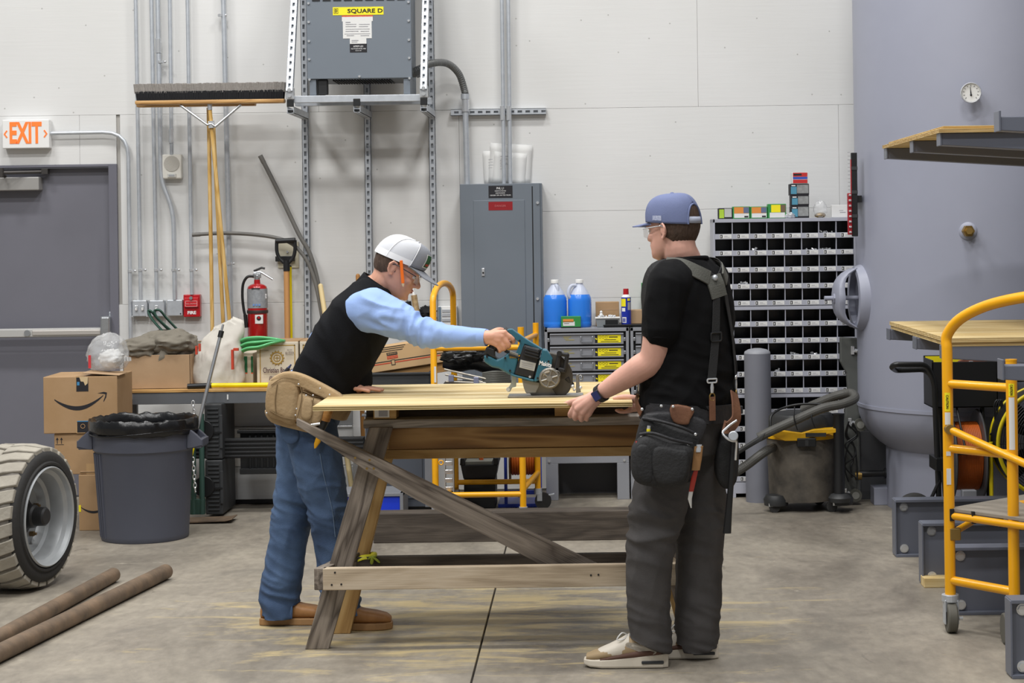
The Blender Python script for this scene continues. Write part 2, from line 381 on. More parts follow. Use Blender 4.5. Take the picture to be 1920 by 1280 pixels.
am = MB(); a = P(2, 324, 11.9); bpt = P(86, 322, 12.02)
am.tube([a + V((0, .08, -.02)), a, bpt], .011, 8); am.cyl(a + V((0, 0, -.03)), a + V((0, 0, .03)), .018); am.bx(bpt.x - .02, bpt.x + .02, 11.99, 12.03, bpt.z - .015, bpt.z + .02)
am.build('closer_arm', mat('dark_bronze', '#4d4a48', .4, .6), clo, smooth=40)
# ================================================================== fittings on the back wall
M_BLACK = mat('black_plastic', '#17181a', .45)
M_WHITE = mat('white_plastic', '#e6e6e4', .4)
M_WPAPER = mat('white_paper', '#d9d9d7', .8)
M_PNT = mat('grey_enamel', '#6f7780', .42, var=.02, vs=4)
M_RED = mat('red_enamel', '#b3121c', .3, coat=.3)
M_INK = mat('dark_ink', '#1b1a20', .7)
M_WINK = mat('white_ink', '#efefef', .7)
M_GINK = mat('grey_ink', '#9a9aa0', .8)
M_ORNG = mat('sign_orange', '#f07830', .5, emit='#f27c34', es=.35)
# exit sign
e = RX(4, 224, 92, 278, 11.93); xs_ = thing('exit_sign', 'white exit sign with orange letters above the grey door', 'sign', ((e[0] + e[1]) / 2, 11.96, e[2]))
MB().bx(e[0], e[1], 11.93, 11.995, e[2], e[3]).build('housing', M_WHITE, xs_, bevel=.006, seg=3)
text('EXIT', 'lettering', M_ORNG, ((e[0] + e[1]) / 2 - .002, 11.928, (e[2] + e[3]) / 2), .185, xs_, bold=.006, width=.205)
for sx in (-1, 1):
    cx = (e[0] + e[1]) / 2 + sx * .131; cz = (e[2] + e[3]) / 2; q = MB()
    q.prism([(cx - sx * .009, cz + .025), (cx + sx * .009, cz), (cx - sx * .009, cz - .025), (cx - sx * .016, cz - .020), (cx - sx * .001, cz), (cx - sx * .016, cz + .020)], 11.9275, 11.931)
    q.build('arrow', M_ORNG, xs_)
# conduits
def clamp(mb_parent, p, r, side=1):
    q = MB(); q.cyl(p + V((0, 0, -.008)), p + V((0, 0, .008)), r * 1.25, n=12); q.bx(p.x, p.x + side * .035, p.y - .004, p.y + .004, p.z - .008, p.z + .008)
    q.sph(p + V((side * .034, -.006, 0)), .009, 8, 6)
    q.build('strap', M_CHROME, mb_parent, smooth=40)
def conduit(label, pts, r, straps=(), couplings=(), name='conduit', fil=.12, mtl=None, side=1):
    t = thing(name, label, 'conduit', (pts[0].x, pts[0].y, min(p.z for p in pts)))
    MB().tube(fillet(pts, fil), r, 12).build('pipe', mtl or M_GALV, t, smooth=50)
    for p in straps: clamp(t, p, r, side)
    for p in couplings:
        q = MB(); q.cyl(p + V((0, 0, -.045)), p + V((0, 0, .045)), r * 1.3, n=14); q.build('coupling', M_CHROME, t, smooth=40)
    return t
YC = 11.955
def pc(u, v, Y=YC): return P(u, v, Y)
TOPV = -420
conduit('thin grey conduit bending over from the exit sign down beside the door', [pc(93, 250, 11.965), pc(240, 247, 11.965), pc(246, 700, 11.965)], .0125, [pc(244, 508, 11.965)], fil=.16)
conduit('leftmost tall conduit running down to the left switch box', [pc(247, TOPV), pc(264, 562)], .0125, [pc(263, 506)])
conduit('tall conduit running down to the single-switch box in the middle', [pc(276, TOPV), pc(294, 562)], .0125, [pc(293, 506)])
conduit('conduit with an offset bend passing left of the wall speaker', [pc(288, TOPV), pc(301, 300), pc(303, 340), pc(325, 395), pc(328, 562)], .0145, [pc(300, 116), pc(326, 506)], [pc(297, 86)], fil=.14)
conduit('short conduit dropping straight into the top of the wall speaker', [pc(313, TOPV), pc(322, 290)], .0125, [], [pc(321, 255)])
conduit('conduit ending at the red fire alarm box', [pc(345, TOPV), pc(360, 552)], .0125, [pc(359, 506)])
conduit('thicker conduit behind the broom handles ending in a small box', [pc(409, TOPV), pc(433, 604)], .0165, [pc(414, 29), pc(429, 494)])
# boxes
def wbox(u0, v0, u1, v1, name, label, cat, m, dep=.06, bevel=.004, Y=None):
    Y = Y or WY; e = RX(u0, v0, u1, v1, Y - dep); t = thing(name, label, cat, ((e[0] + e[1]) / 2, Y - dep / 2, e[2]))
    b = MB().bx(e[0], e[1], Y - dep, Y - .001, e[2], e[3]).build('body', m, t, bevel=bevel); return t, e
for k, (u0, u1, lab, sw) in enumerate(((248, 276, 'left metal switch box with two toggles on the wall', (-.02, .02)), (279, 308, 'middle metal switch box with a single toggle', (0,)))):
    t, e = wbox(u0, 563, u1, 593, 'switch_box', lab, 'switch', M_GALV, .055, group := .004)
    cx, cz = (e[0] + e[1]) / 2, (e[2] + e[3]) / 2
    for d in sw:
        MB().box((cx + d, 11.938, cz + .004), (.018, .006, .03)).build('switch_plate', M_CHROME, t, bevel=.001)
        MB().box((cx + d, 11.930, cz - .004), (.008, .014, .016)).build('toggle', M_WHITE, t, bevel=.001)
    for sx in (-1, 1):
        for sz in (-1, 1): MB().cyl((cx + sx * .047, 11.946, cz + sz * .05), (cx + sx * .047, 11.94, cz + sz * .05), .005, n=10).build('screw', M_CHROME, t)
t, e = wbox(313, 562, 342, 592, 'junction_box', 'plain metal junction box next to the red fire alarm', 'junction box', M_GALV, .055)
MB().cyl((e[1] - .012, 11.947, e[2] + .014), (e[1] - .012, 11.94, e[2] + .014), .004, n=8).build('knockout', M_BLACK, t)
t, e = wbox(424, 604, 444, 622, 'outlet_box', 'small metal box at the foot of the thick conduit', 'outlet box', M_GALV, .055)
MB().box(((e[0] + e[1]) / 2, 11.943, (e[2] + e[3]) / 2), (.03, .006, .05)).build('cover', M_CHROME, t, bevel=.001)
# fire alarm pull station
t, e = wbox(344, 552, 375, 594, 'fire_alarm', 'red wall fire alarm pull box with white lettering', 'fire alarm', M_RED, .05, .004)
cx, cz = (e[0] + e[1]) / 2, (e[2] + e[3]) / 2; w = e[1] - e[0]
q = MB(); q.bx(e[0] + .008, e[1] - .008, 11.935, 11.951, cz - .008, cz + .052); q.build('pull_cover', mat('red_plastic', '#c4202a', .35), t, bevel=.003)
q = MB(); 
for s_ in (-1, 1): q.bx(cx + s_ * .037 - .0015, cx + s_ * .037 + .0015, 11.9335, 11.936, cz - .004, cz + .03)
q.bx(cx - .037, cx + .037, 11.9335, 11.936, cz - .0055, cz - .0025); q.bx(cx - .037, cx + .037, 11.9335, 11.936, cz + .029, cz + .032)
q.build('border', mat('pink_ink', '#e8a8a8', .6), t)
text('PULL DOWN', 'lettering', mat('pink_ink', '#e8a8a8', .6), (cx, 11.933, cz + .013), .013, t)
MB().cyl((cx, 11.936, cz + .05), (cx, 11.925, cz + .05), .011, n=14).build('key_lock', M_STEEL, t, smooth=40)
text('FIRE', 'lettering', M_WINK, (cx, 11.948, cz - .045), .028, t, bold=.001, width=.055)
# speaker
t, e = wbox(304, 289, 340, 335, 'wall_speaker', 'cream square wall speaker strobe among the conduits', 'speaker', mat('cream_plastic', '#dcdad2', .45), .055, .008)
cx, cz = (e[0] + e[1]) / 2, (e[2] + e[3]) / 2
MB().cyl((cx, 11.946, cz + .018), (cx, 11.941, cz + .018), .05, n=28).build('grille', mat('speaker_grille', '#b9b6ae', .7, bump=.4, bs=300), t, smooth=40)
MB().box((cx, 11.942, cz - .058), (.055, .01, .026)).build('strobe', mat('strobe_lens', '#c9c9c4', .15), t, bevel=.003)
MB().bx(cx - .018, cx + .018, 11.934, 11.944, cz - .062, cz - .052).build('flash_tube', M_CHROME, t)
# strut channels with slots
M_SLOT = mat('slot_dark', '#33373c', .7)
def strut(name, label, p0, p1, w=.041, dep=.041, nrm=(0, -1, 0), step=.0508, parent=None, slots=True):
    p0, p1 = V(p0), V(p1); d = (p1 - p0).normalized(); nr = V(nrm); nr = (nr - d * nr.dot(d)).normalized(); sd = d.cross(nr)
    def bar(q, c0, c1, a0, a1, b0, b1):
        vs = [c + sd * a + nr * b for c in (c0, c1) for a in (a0, a1) for b in (b0, b1)]
        q.add(vs, [(0, 1, 3, 2), (4, 6, 7, 5), (0, 4, 5, 1), (2, 3, 7, 6), (0, 2, 6, 4), (1, 5, 7, 3)])
    if parent is None: t = thing(name, label, 'strut', (p0 if p0.z < p1.z else p1)); 
    else: t = parent
    q = MB(); h = w / 2; th = .003
    L = (p1 - p0).length
    # back web made of rails and rungs so that the slots are holes
    bar(q, p0, p1, -h, -h + th, 0, dep); bar(q, p0, p1, h - th, h, 0, dep)
    if slots:
        sw = .0075; bar(q, p0, p1, -h, -sw, dep - th, dep); bar(q, p0, p1, sw, h, dep - th, dep)
        k = 0.
        while k < L: 
            e2 = min(L, k + .022); bar(q, p0 + d * k, p0 + d * e2, -sw, sw, dep - th, dep); k += step
        bar(q, p0, p1, -h + th, h - th, dep - .024, dep - .021)
    else: bar(q, p0, p1, -h, h, dep - th, dep)
    o = q.build(name if parent else 'channel', M_GALV, t); return t
for (ut, ub, lab) in ((566, 579, 'left upright slotted steel strut under the grey transformer'), (684, 694, 'middle upright slotted steel strut under the grey transformer'), (803, 816, 'right upright slotted steel strut under the grey transformer')):
    a, b = P(ut, -300, WY), P(ub, 640, WY); x = P((ut + ub) / 2 + 1, 215, WY).x
    strut('strut_channel', lab, (x, WY - .002, a.z), (x, WY - .002, .55 if 'right' not in lab else .9))
# transformer shelf
YF = 11.38
sh = thing('transformer_shelf', 'galvanised strut shelf bracketed to the wall under the transformer', 'shelf', P(680, 195, 11.7))
zr = P(680, 192, YF).z
for u, uw in ((548, 573), (677, 691), (806, 810)):
    x = P(uw + 1, 205, WY).x
    xf = x
    strut('bracket_arm', '', (xf, WY - .045, zr - .02), (xf, YF - .02, zr - .02), nrm=(0, 0, -1), parent=sh)
    MB().box((xf, YF - .022, zr - .0), (.043, .008, .045)).build('end_cap', M_BLACK, sh, bevel=.003)
    MB().box((xf, WY - .05, zr - .05), (.04, .06, .012)).build('foot_plate', M_GALV, sh)
xl, xr = P(573, 205, WY).x, P(811, 205, WY).x
for yy in (YF + .03, YF + .33):
    MB().bx(xl - .02, xr + .02, yy - .02, yy + .021, zr + .005, zr + .046).build('cross_rail', M_GALV, sh, bevel=.002)
for x, u2 in ((xl, 0), (xr, 1)):
    a = V((x, YF + .0, zr + .06)); b = V((x, WY - .03, zr + 1.5))
    strut('hanger', '', a, b, nrm=(0, -1, .2), parent=sh)
    MB().box((x, YF + .0, zr + .06), (.05, .045, .07)).build('hinge_plate', M_CHROME, sh, bevel=.003)
    MB().cyl((x, YF - .04, zr + .045), (x, YF - .02, zr + .045), .012, n=8).build('bolt', M_CHROME, sh)
    MB().cyl((x, YF - .04, zr + .08), (x, YF - .02, zr + .08), .012, n=8).build('bolt', M_CHROME, sh)
# transformer
YT = 11.40
e = RX(574, -160, 770, 147, YT); tz = zr + .05
tr = thing('transformer', 'big grey electrical transformer cabinet on the wall shelf', 'transformer', ((e[0] + e[1]) / 2, 11.6, tz))
MB().bx(e[0] + .012, e[1] - .012, YT + .012, YT + .42, e[2] + .0, e[3]).build('case', M_PNT, tr, bevel=.003)
MB().bx(e[0], e[1], YT, YT + .012, e[2], e[3]).build('front_panel', M_PNT, tr, bevel=.003)
for sx in (e[0] + .012, e[1] - .052):
    MB().bx(sx, sx + .04, YT + .01, YT + .42, tz, e[2] + .001).build('foot', M_PNT, tr, bevel=.002)
MB().bx(e[0] + .06, e[0] + .12, YT + .02, YT + .07, tz + .005, e[2]).build('lug', M_BLACK, tr, bevel=.006)
for k in range(22):
    MB().box((e[0] + .15 + k * .0165, YT + .2, e[2] - .004), (.006, .28, .01)).build('vent_slot', M_BLACK, tr)
wT = e[1] - e[0]; cT = (e[0] + e[1]) / 2
for k in range(9):
    MB().box((e[0] + .06 + k * .065, YT - .001, P(680, -1, YT).z), (.048, .006, .012)).build('louvre', M_BLACK, tr)
for v in (5, 40, 76, 110, 146):
    for sx in (e[0] + .014, e[1] - .014):
        z = P(680, v, YT).z - (.006 if v > 140 else 0); MB().cyl((sx, YT, z), (sx, YT - .007, z), .0075, n=10).build('screw', M_CHROME, tr, smooth=40)
MB().cyl((cT, YT, e[2] + .012), (cT, YT - .007, e[2] + .012), .0075, n=10).build('screw', M_CHROME, tr, smooth=40)
def decal(u0, v0, u1, v1, Y, name, m, parent, th=.0012):
    e = RX(u0, v0, u1, v1, Y); return MB().bx(e[0], e[1], Y - th, Y, e[2], e[3]).build(name, m, parent)
M_YEL = mat('label_yellow', '#f2e21c', .5)
YD = YT - .0005
decal(624, 13, 719, 28, YD, 'name_plate', M_YEL, tr)
p = P(679, 20.5, YT - .003); text('SQUARE D', 'lettering', M_INK, p + V((-.142, 0, 0)), .036, tr, bold=.0008, width=.225, align='LEFT') if False else text('SQUARE D', 'lettering', M_INK, p + V((.018, 0, 0)), .034, tr, bold=.0006, width=.215)
p2 = P(630, 20.5, YT - .003); q = MB()
for a in ((-.013, -.0115, -.015, .015), (.0115, .013, -.015, .015), (-.013, .013, .0135, .015), (-.013, .013, -.015, -.0135)): q.bx(p2.x + a[0], p2.x + a[1], YT - .0035, YT - .0015, p2.z + a[2], p2.z + a[3])
q.build('emblem', M_INK, tr); text('D', 'lettering', M_INK, p2, .022, tr, bold=.0006)
decal(641, 29, 699, 40, YD, 'rating_label', M_WPAPER, tr); decal(641, 29, 699, 31, YD - .001, 'label_stripe', mat('orange_red', '#e2562a', .6), tr)
decal(643, 40, 697, 72, YD, 'rating_label', M_WPAPER, tr); decal(656, 72, 687, 82, YD, 'rating_label', M_WPAPER, tr)
for (a, b, c, d) in ((648, 41, 657, 42.5), (648, 45, 668, 46), (648, 49, 668, 50), (673, 45, 693, 46), (673, 49, 690, 50), (648, 54, 693, 54.6), (648, 58, 672, 59), (676, 58, 692, 59), (646, 63, 694, 63.6), (650, 66, 664, 67), (676, 66, 692, 67), (659, 75, 672, 76), (659, 78, 670, 79)):
    decal(a, b, c, d, YD - .0014, 'print_line', M_GINK, tr)
decal(656, 82, 688, 98, YD, 'nameplate', M_INK, tr)
text('XFRM LE1', 'lettering', M_WINK, P(672, 87, YT - .003), .015, tr, width=.06); text('FED FROM PANEL MSB', 'lettering', M_WINK, P(672, 91.5, YT - .003), .009, tr, width=.09); text('ROOM 100', 'lettering', M_WINK, P(672, 95, YT - .003), .008, tr, width=.035)
# flexible conduit out of the transformer and rigid conduit to the panel
M_FLEX = mat('flex_conduit', '#7c7d7c', .5, .6)
fx = thing('flexible_conduit', 'ribbed flexible conduit curving from the transformer to the rigid pipe', 'conduit', P(872, 190, 11.9))
pts = smooth_pts([P(775, 137, 11.62), P(790, 128, 11.6), P(808, 119, 11.68), P(838, 119, 11.8), P(860, 138, 11.88), P(871, 170, 11.93), P(872, 180, 11.93)], 18)
rr = [.021 + .0025 * (i % 2) for i in range(len(pts))]
MB().tube(pts, rr, 12).build('hose', M_FLEX, fx, smooth=30)
q = MB(); q.cyl(P(768, 137, 11.62), P(780, 136, 11.62), .03, n=10); q.cyl(P(780, 136, 11.62), P(790, 132, 11.61), .036, n=8); q.build('connector', M_FLEX, fx, smooth=40)
q = MB(); q.cyl(P(872, 176, 11.93), P(872, 186, 11.93), .028, n=10); q.build('connector', M_GALV, fx, smooth=40)
conduit('thick rigid conduit dropping from the curved flex into the electrical panel', [P(872, 182, 11.93), P(876, 346, 11.93)], .019, [], [P(872.5, 196, 11.93)])
hs = strut('strut_channel', 'short horizontal slotted strut behind the conduits above the panel', (P(846, 213, WY).x, WY - .002, P(935, 210.5, WY).z), (P(1024, 213, WY).x, WY - .002, P(935, 210.5, WY).z))
conduit('left of the twin thin conduits entering the electrical panel', [P(936, TOPV, 11.93), P(945, 346, 11.93)], .0125, [], [P(942, 212, 11.93)])
conduit('right of the twin thin conduits entering the electrical panel', [P(948, TOPV, 11.93), P(957, 346, 11.93)], .0125, [], [P(954, 212, 11.93)])
# papers stuck behind the panel top
for (a, b, c, d, tl, lab) in ((907, 282, 960, 345, -2, 'white instruction sheet tucked at the left behind the panel'), (918, 270, 996, 345, 4, 'large white sheet at the back of the papers above the panel'), (925, 286, 986, 345, 5, 'crumpled white paper in front of the sheets above the panel')):
    e = RX(a, b, c, d, WY - .006); cx, cz = (e[0] + e[1]) / 2, (e[2] + e[3]) / 2; yy = WY - .004 - (a - 900) * .0004; q = MB(); N = 6
    R_ = Matrix.Rotation(radians(tl), 3, 'Y'); vs = []; fs = []
    for i in range(N + 1):
        for j in range(N + 1):
            pz = V(((i / N - .5) * (e[1] - e[0]), 0, (j / N - .5) * (e[3] - e[2]))); pz = R_ @ pz
            vs.append(V((cx, yy, cz)) + pz + V((0, -.003 + .004 * noise.noise(V((i * .8 + a, j * .9, 1))), 0)))
    for i in range(N):
        for j in range(N): k = i * (N + 1) + j; fs.append((k, k + 1, k + N + 2, k + N + 1))
    o = q.add(vs, fs).build('paper_sheet', M_WPAPER, smooth=60); tag(o, lab, 'paper'); so = o.modifiers.new('thick', 'SOLIDIFY'); so.thickness = .0006
    for k in range(4): 
        MB().bx(cx - .06, cx - .06 + .02 + .06 * random.random(), yy - .0085, yy - .0075, cz + .05 - k * .018, cz + .052 - k * .018).build('print_line', M_GINK, o)
# electrical panel
YP = 11.84
e = RX(864, 344, 1014, 640, YP); ep = thing('electrical_panel', 'tall grey electrical panel with a red sticker on its front', 'electrical panel', ((e[0] + e[1]) / 2, 11.92, P(940, 735, YP).z))
z0 = P(940, 742, YP).z
MB().bx(e[0] + .004, e[1] + .012, YP + .014, WY - .001, z0, e[3]).build('case', M_PNT, ep, bevel=.003)
MB().bx(e[0], e[1], YP, YP + .014, z0, e[3]).build('cover', M_PNT, ep, bevel=.003)
e2 = RX(890, 375, 986, 728, YP); MB().bx(e2[0], e2[1], YP - .004, YP + .001, e2[2], e2[3]).build('door', M_PNT, ep, bevel=.0025)
e3 = RX(999.5, 349, 1001.5, 735, YP); MB().bx(e3[0], e3[1], YP - .001, YP + .003, e3[2], e3[3]).build('seam', M_BLACK, ep)
for v in (380, 560, 635): 
    p = P(1008, v, YP); MB().cyl(p, p + V((0, -.008, 0)), .009, n=12).build('screw', M_CHROME, ep, smooth=40)
decal(916, 348, 961, 371, YP, 'nameplate', M_INK, ep); decal(916, 378, 961, 394, YP - .004, 'warning_sticker', mat('sticker_red', '#8f1019', .5), ep)
text('PNL L1', 'lettering', M_WINK, P(938, 353, YP - .003), .02, ep, width=.045)
for v, wd in ((358, .07), (362, .06), (366, .13)): text('120/208V 3PH 4W FED FROM', 'lettering', M_WINK, P(938, v, YP - .003), .011, ep, width=wd)
text('DANGER', 'lettering', mat('sticker_ink', '#c76b6b', .6), P(938, 386, YP - .0065), .018, ep, width=.07)
p = P(906, 510, YP - .006); q = MB(); q.box(p, (.018, .008, .05)); q.build('latch', M_CHROME, ep, bevel=.002); MB().cyl(p + V((0, -.002, -.004)), p + V((0, -.008, -.004)), .006, n=10).build('key_lock', M_BLACK, ep)
# beige wall plate behind the shovel
t, e = wbox(521, 453, 560, 502, 'wall_plate', 'beige wall plate partly hidden by the shovel grip', 'wall plate', mat('beige_plate', '#c9c3ad', .6), .012, .002)
p = P(539, 472, 11.985); MB().cyl(p, p + V((0, -.006, 0)), .007, n=10).build('screw', M_CHROME, t)
t, e = wbox(516, 480, 552, 490, 'tool_hook', 'black spring hook holding the shovel to the wall', 'hook', M_BLACK, .03, .003, Y=11.985)
# two loose grey flex pipes leaning across the wall
M_PIPEG = mat('grey_pvc', '#6d6b67', .5, var=.08, vs=12)
def flexpipe(label, uv, r, Y0=11.93, Y1=11.93):
    n_ = len(uv); pts = smooth_pts([P(u, v, Y0 + (Y1 - Y0) * i / (n_ - 1)) for i, (u, v) in enumerate(uv)], 8)
    t = thing('plastic_pipe', label, 'pipe', (pts[-1].x, pts[-1].y, min(p.z for p in pts))); MB().tube(pts, r, 12).build('pipe', M_PIPEG, t, smooth=50)
    d = (pts[0] - pts[1]).normalized(); MB().cyl(pts[0] + d * .001, pts[0] - d * .05, r * 1.12, n=12).build('end_sleeve', M_PIPEG, t, smooth=40); return t
flexpipe('long grey plastic pipe hooked sideways behind the broom handles and bowing to the floor', [(361, 440), (420, 437), (480, 440), (530, 449), (560, 468), (585, 510), (603, 590), (618, 720), (626, 800)], .012, 11.915, 11.9)
flexpipe('straight-topped grey plastic pipe leaning diagonally behind the left strut', [(488, 292), (505, 325), (530, 375), (560, 438), (582, 478), (598, 540), (612, 640), (618, 800)], .014, 11.94, 11.93)
# ================================================================== left side
def cardboard(name='cardboard', a='#ad8d69', b='#a18059'):
    return mat(name, a, .85, var=0, vs=4, col2=b, bump=.05, bs=40)
M_CARD = cardboard(); M_CARD2 = cardboard('cardboard_pale', '#b39676', '#a98b6a'); M_TAPE = mat('packing_tape', '#b8966a', .25)
M_RUB = mat('tyre_rubber', '#2b2a29', .75, bump=.15, bs=60)
M_TREAD = mat('dusty_tread', '#938d82', .9, var=0, vs=7, col2='#a9a396', bump=.3, bs=45)
M_RIM = mat('rim_paint', '#a9acae', .38, .35, var=.06, vs=9)
M_HUB = mat('hub_black', '#202021', .5)
M_BRASS = mat('brass', '#9c8048', .4, .7)
M_NUT = mat('rusty_nut', '#7a6443', .6, .4)
# tyre on a wheel
ty0 = F(94, 1104); ax = V((.977, -.213, 0)).normalized(); RT = .345
tc_ = ty0 + V((0, .0, RT))
ty = thing('wheel', 'big chunky lift wheel with a grey rim standing on the floor', 'wheel', (tc_.x, tc_.y, 0))
def axp(h): return tc_ + ax * h
MB().lathe([(.235, -.30), (.30, -.31), (.32, -.285), (.325, -.16), (.325, -.06), (.318, -.035), (.305, -.014), (.285, -.004), (.262, -.006), (.256, .002), (.246, .002), (.238, -.008), (.232, -.05), (.232, -.28)], tc_, ax, 64, cap=False).build('tyre', M_RUB, ty, smooth=35)
MB().lathe([(.318, -.292), (.3285, -.28), (.329, -.16), (.3285, -.06), (.319, -.032)], tc_, ax, 64, cap=False).build('tread_base', mat('tread_groove', '#6d6861', .9), ty, smooth=35)
up = V((0, 0, 1)); sd = up.cross(ax)
NL = 26
def lug(i, side):
    vs = []; a0 = 2 * pi * (i + (.5 if side else 0)) / NL
    # chevron block running from the middle line to the shoulder
    hs = [(-.165, -.05), (-.10, .02), (-.02, .09)] if side == 0 else [(-.165, -.05), (-.235, .02), (-.30, .09)]
    wd = 2 * pi / NL * .43
    rings = []
    for k, (h, da) in enumerate(hs):
        r1 = RT if k < 2 else RT - .016; r0 = .315 if k < 2 else .302; q = []
        for (dt, r) in ((-wd, r0), (-wd * .86, r1), (wd * .86, r1), (wd, r0)):
            t = a0 + da + dt; q.append(axp(h) + (up * cos(t) + sd * sin(t)) * r)
        rings.append(q)
    MB().rings(rings).build('tread_block', M_TREAD, ty, bevel=.003, seg=1)
for i in range(NL): lug(i, 0); lug(i, 1)
rim = MB().lathe([(.236, -.29), (.236, -.012), (.238, .002), (.232, .008), (.226, .002), (.221, -.02), (.205, -.034), (.198, -.06), (.196, -.10), (.182, -.112), (.176, -.135), (.168, -.15), (.02, -.155)], tc_, ax, 64, cap=False).build('rim', M_RIM, ty, smooth=30)
MB().lathe([(.0, -.16), (.095, -.158), (.09, -.135), (.06, -.12), (.055, -.075), (.046, -.066), (.044, -.02), (.036, -.012), (0, -.012)], tc_, ax, 28, cap=False).build('hub', M_HUB, ty, smooth=35)
for k in range(6):
    t = 2 * pi * k / 6 + .3; c = axp(-.15) + (up * cos(t) + sd * sin(t)) * .135
    MB().cyl(c, c + ax * .02, .013, n=6).build('lug_nut', M_NUT, ty); 
    q = MB(); c2 = c + ax * .02; q.cyl(c2, c2 + ax * .012, .007, n=8); q.build('stud', M_NUT, ty)
for k in range(8):
    t = 2 * pi * k / 8 + .1; c = axp(-.135) + (up * cos(t) + sd * sin(t)) * .074; MB().box(c, (.02, .02, .02), Matrix.Rotation(t, 3, 'Y')).build('hub_rib', M_HUB, ty, bevel=.004)
# rusty pipes
def rust():
    return mat('rusty_pipe', '#54493e', .6, .25, vs=7, col2='#86705a', bump=.12, bs=60, detail=8)
M_RUST = rust()
for (r_, a, b, lab) in ((.034, (213, 1077), (0, 1194), 'upper and shorter of the two rusty steel pipes on the floor'), (.036, (311, 1071), (0, 1223), 'lower and longer of the two rusty steel pipes on the floor')):
    p1 = F(*a, z=r_); p0 = F(*b, z=r_); d = (p0 - p1).normalized(); p0 = p0 + d * .35; q = MB()
    x = (p1 - p0).normalized(); 
    q.lathe([(r_ * .8, .06), (r_ * .8, 0), (r_, 0), (r_, (p1 - p0).length), (r_ * .8, (p1 - p0).length), (r_ * .8, (p1 - p0).length - .06)], p0, x, 24, cap=True)
    tag(q.build('steel_pipe', M_RUST, smooth=35), lab, 'pipe')
# trash can
cb = F(270, 1020); cY = cb.y + .236; cX = P(271, 900, cY).x
tcn = thing('trash_can', 'round grey plastic trash can lined with a black bag', 'trash can', (cX, cY, 0))
M_CAN = mat('can_plastic', '#4b4e5a', .5, var=.03, vs=5, bump=.03, bs=90); M_BAG = mat('bin_bag', '#0f0f11', .28, bump=.5, bs=14)
zT = P(271, 787, cY).z
c0 = V((cX, cY, 0))
MB().lathe([(.0, .0), (.234, 0), (.2385, .006), (.2395, .03), (.266, zT - .17), (.268, zT - .165), (.277, zT - .155), (.282, zT - .02), (.29, zT - .012), (.29, zT), (.276, zT), (.258, zT - .17), (.232, .05), (.0, .04)], c0, n=64, cap=False).build('body', M_CAN, tcn, smooth=35)
for a in range(10):
    t = radians(196 + a * 3.2); q = MB(); r0, r1 = .236, .266
    if a % 2: continue
    q.tube([c0 + V((cos(t) * (r0 + .002), sin(t) * (r0 + .002), .02)), c0 + V((cos(t) * (r1 + .002), sin(t) * (r1 + .002), zT - .17))], .006, 6); q.build('rib', M_CAN, tcn, smooth=40)
for sx, rz in ((-1, 0), (1, 0)):
    q = MB(); xo = cX + sx * .27
    pts = [(0, zT - .03), (.055, zT - .075), (.085, zT - .105), (.085, zT - .135), (.02, zT - .15), (0, zT - .15)]
    for dy in (-.085, .062): q.prism([(xo + sx * (x - .01), z) for x, z in pts], cY + dy - .02, cY + dy + .003)
    q.bx(xo + sx * .05, xo + sx * .078, cY - .1, cY + .06, zT - .142, zT - .10)
    q.bx(xo - sx * .01, xo + sx * .07, cY - .1, cY + .06, zT - .15, zT - .135)
    q.build('handle', M_CAN, tcn, bevel=.004)
# liner folded over the rim
q = MB(); rs = []; N = 96
prof = [(.255, -.12, 0), (.268, -.02, .004), (.272, .006, .010), (.285, .016, .012), (.298, .008, .006), (.3, -.02, .004), (.298, -.038, .006), (.296, -.052, .008)]
for i, (r, dz, am) in enumerate(prof):
    ring = []
    for k in range(N):
        t = 2 * pi * k / N; w = noise.noise(V((cos(t) * 5, sin(t) * 5, i * .6))); w2 = noise.noise(V((cos(t) * 14, sin(t) * 14, i * .9 + 5)))
        sag = 0
        if i >= 5: sag = -.018 * max(0, cos(t + pi / 2 - .5)) * (i - 4) / 3
        ring.append(c0 + V((cos(t) * (r + am * w2 * .6), sin(t) * (r + am * w2 * .6), zT + dz + am * (w + w2) * 1.0 + sag)))
    rs.append(ring)
q.rings(rs, cap=False); o = q.build('bin_liner', M_BAG, tcn, smooth=60); so = o.modifiers.new('thick', 'SOLIDIFY'); so.thickness = .001
q = MB(); q.tube([c0 + V((cos(t) * .297, sin(t) * .297, zT - .055 - .012 * sin(2 * t))) for t in [2 * pi * k / 60 for k in range(60)]], .004, 6, closed=True); q.build('liner_edge', M_BAG, tcn, smooth=60)
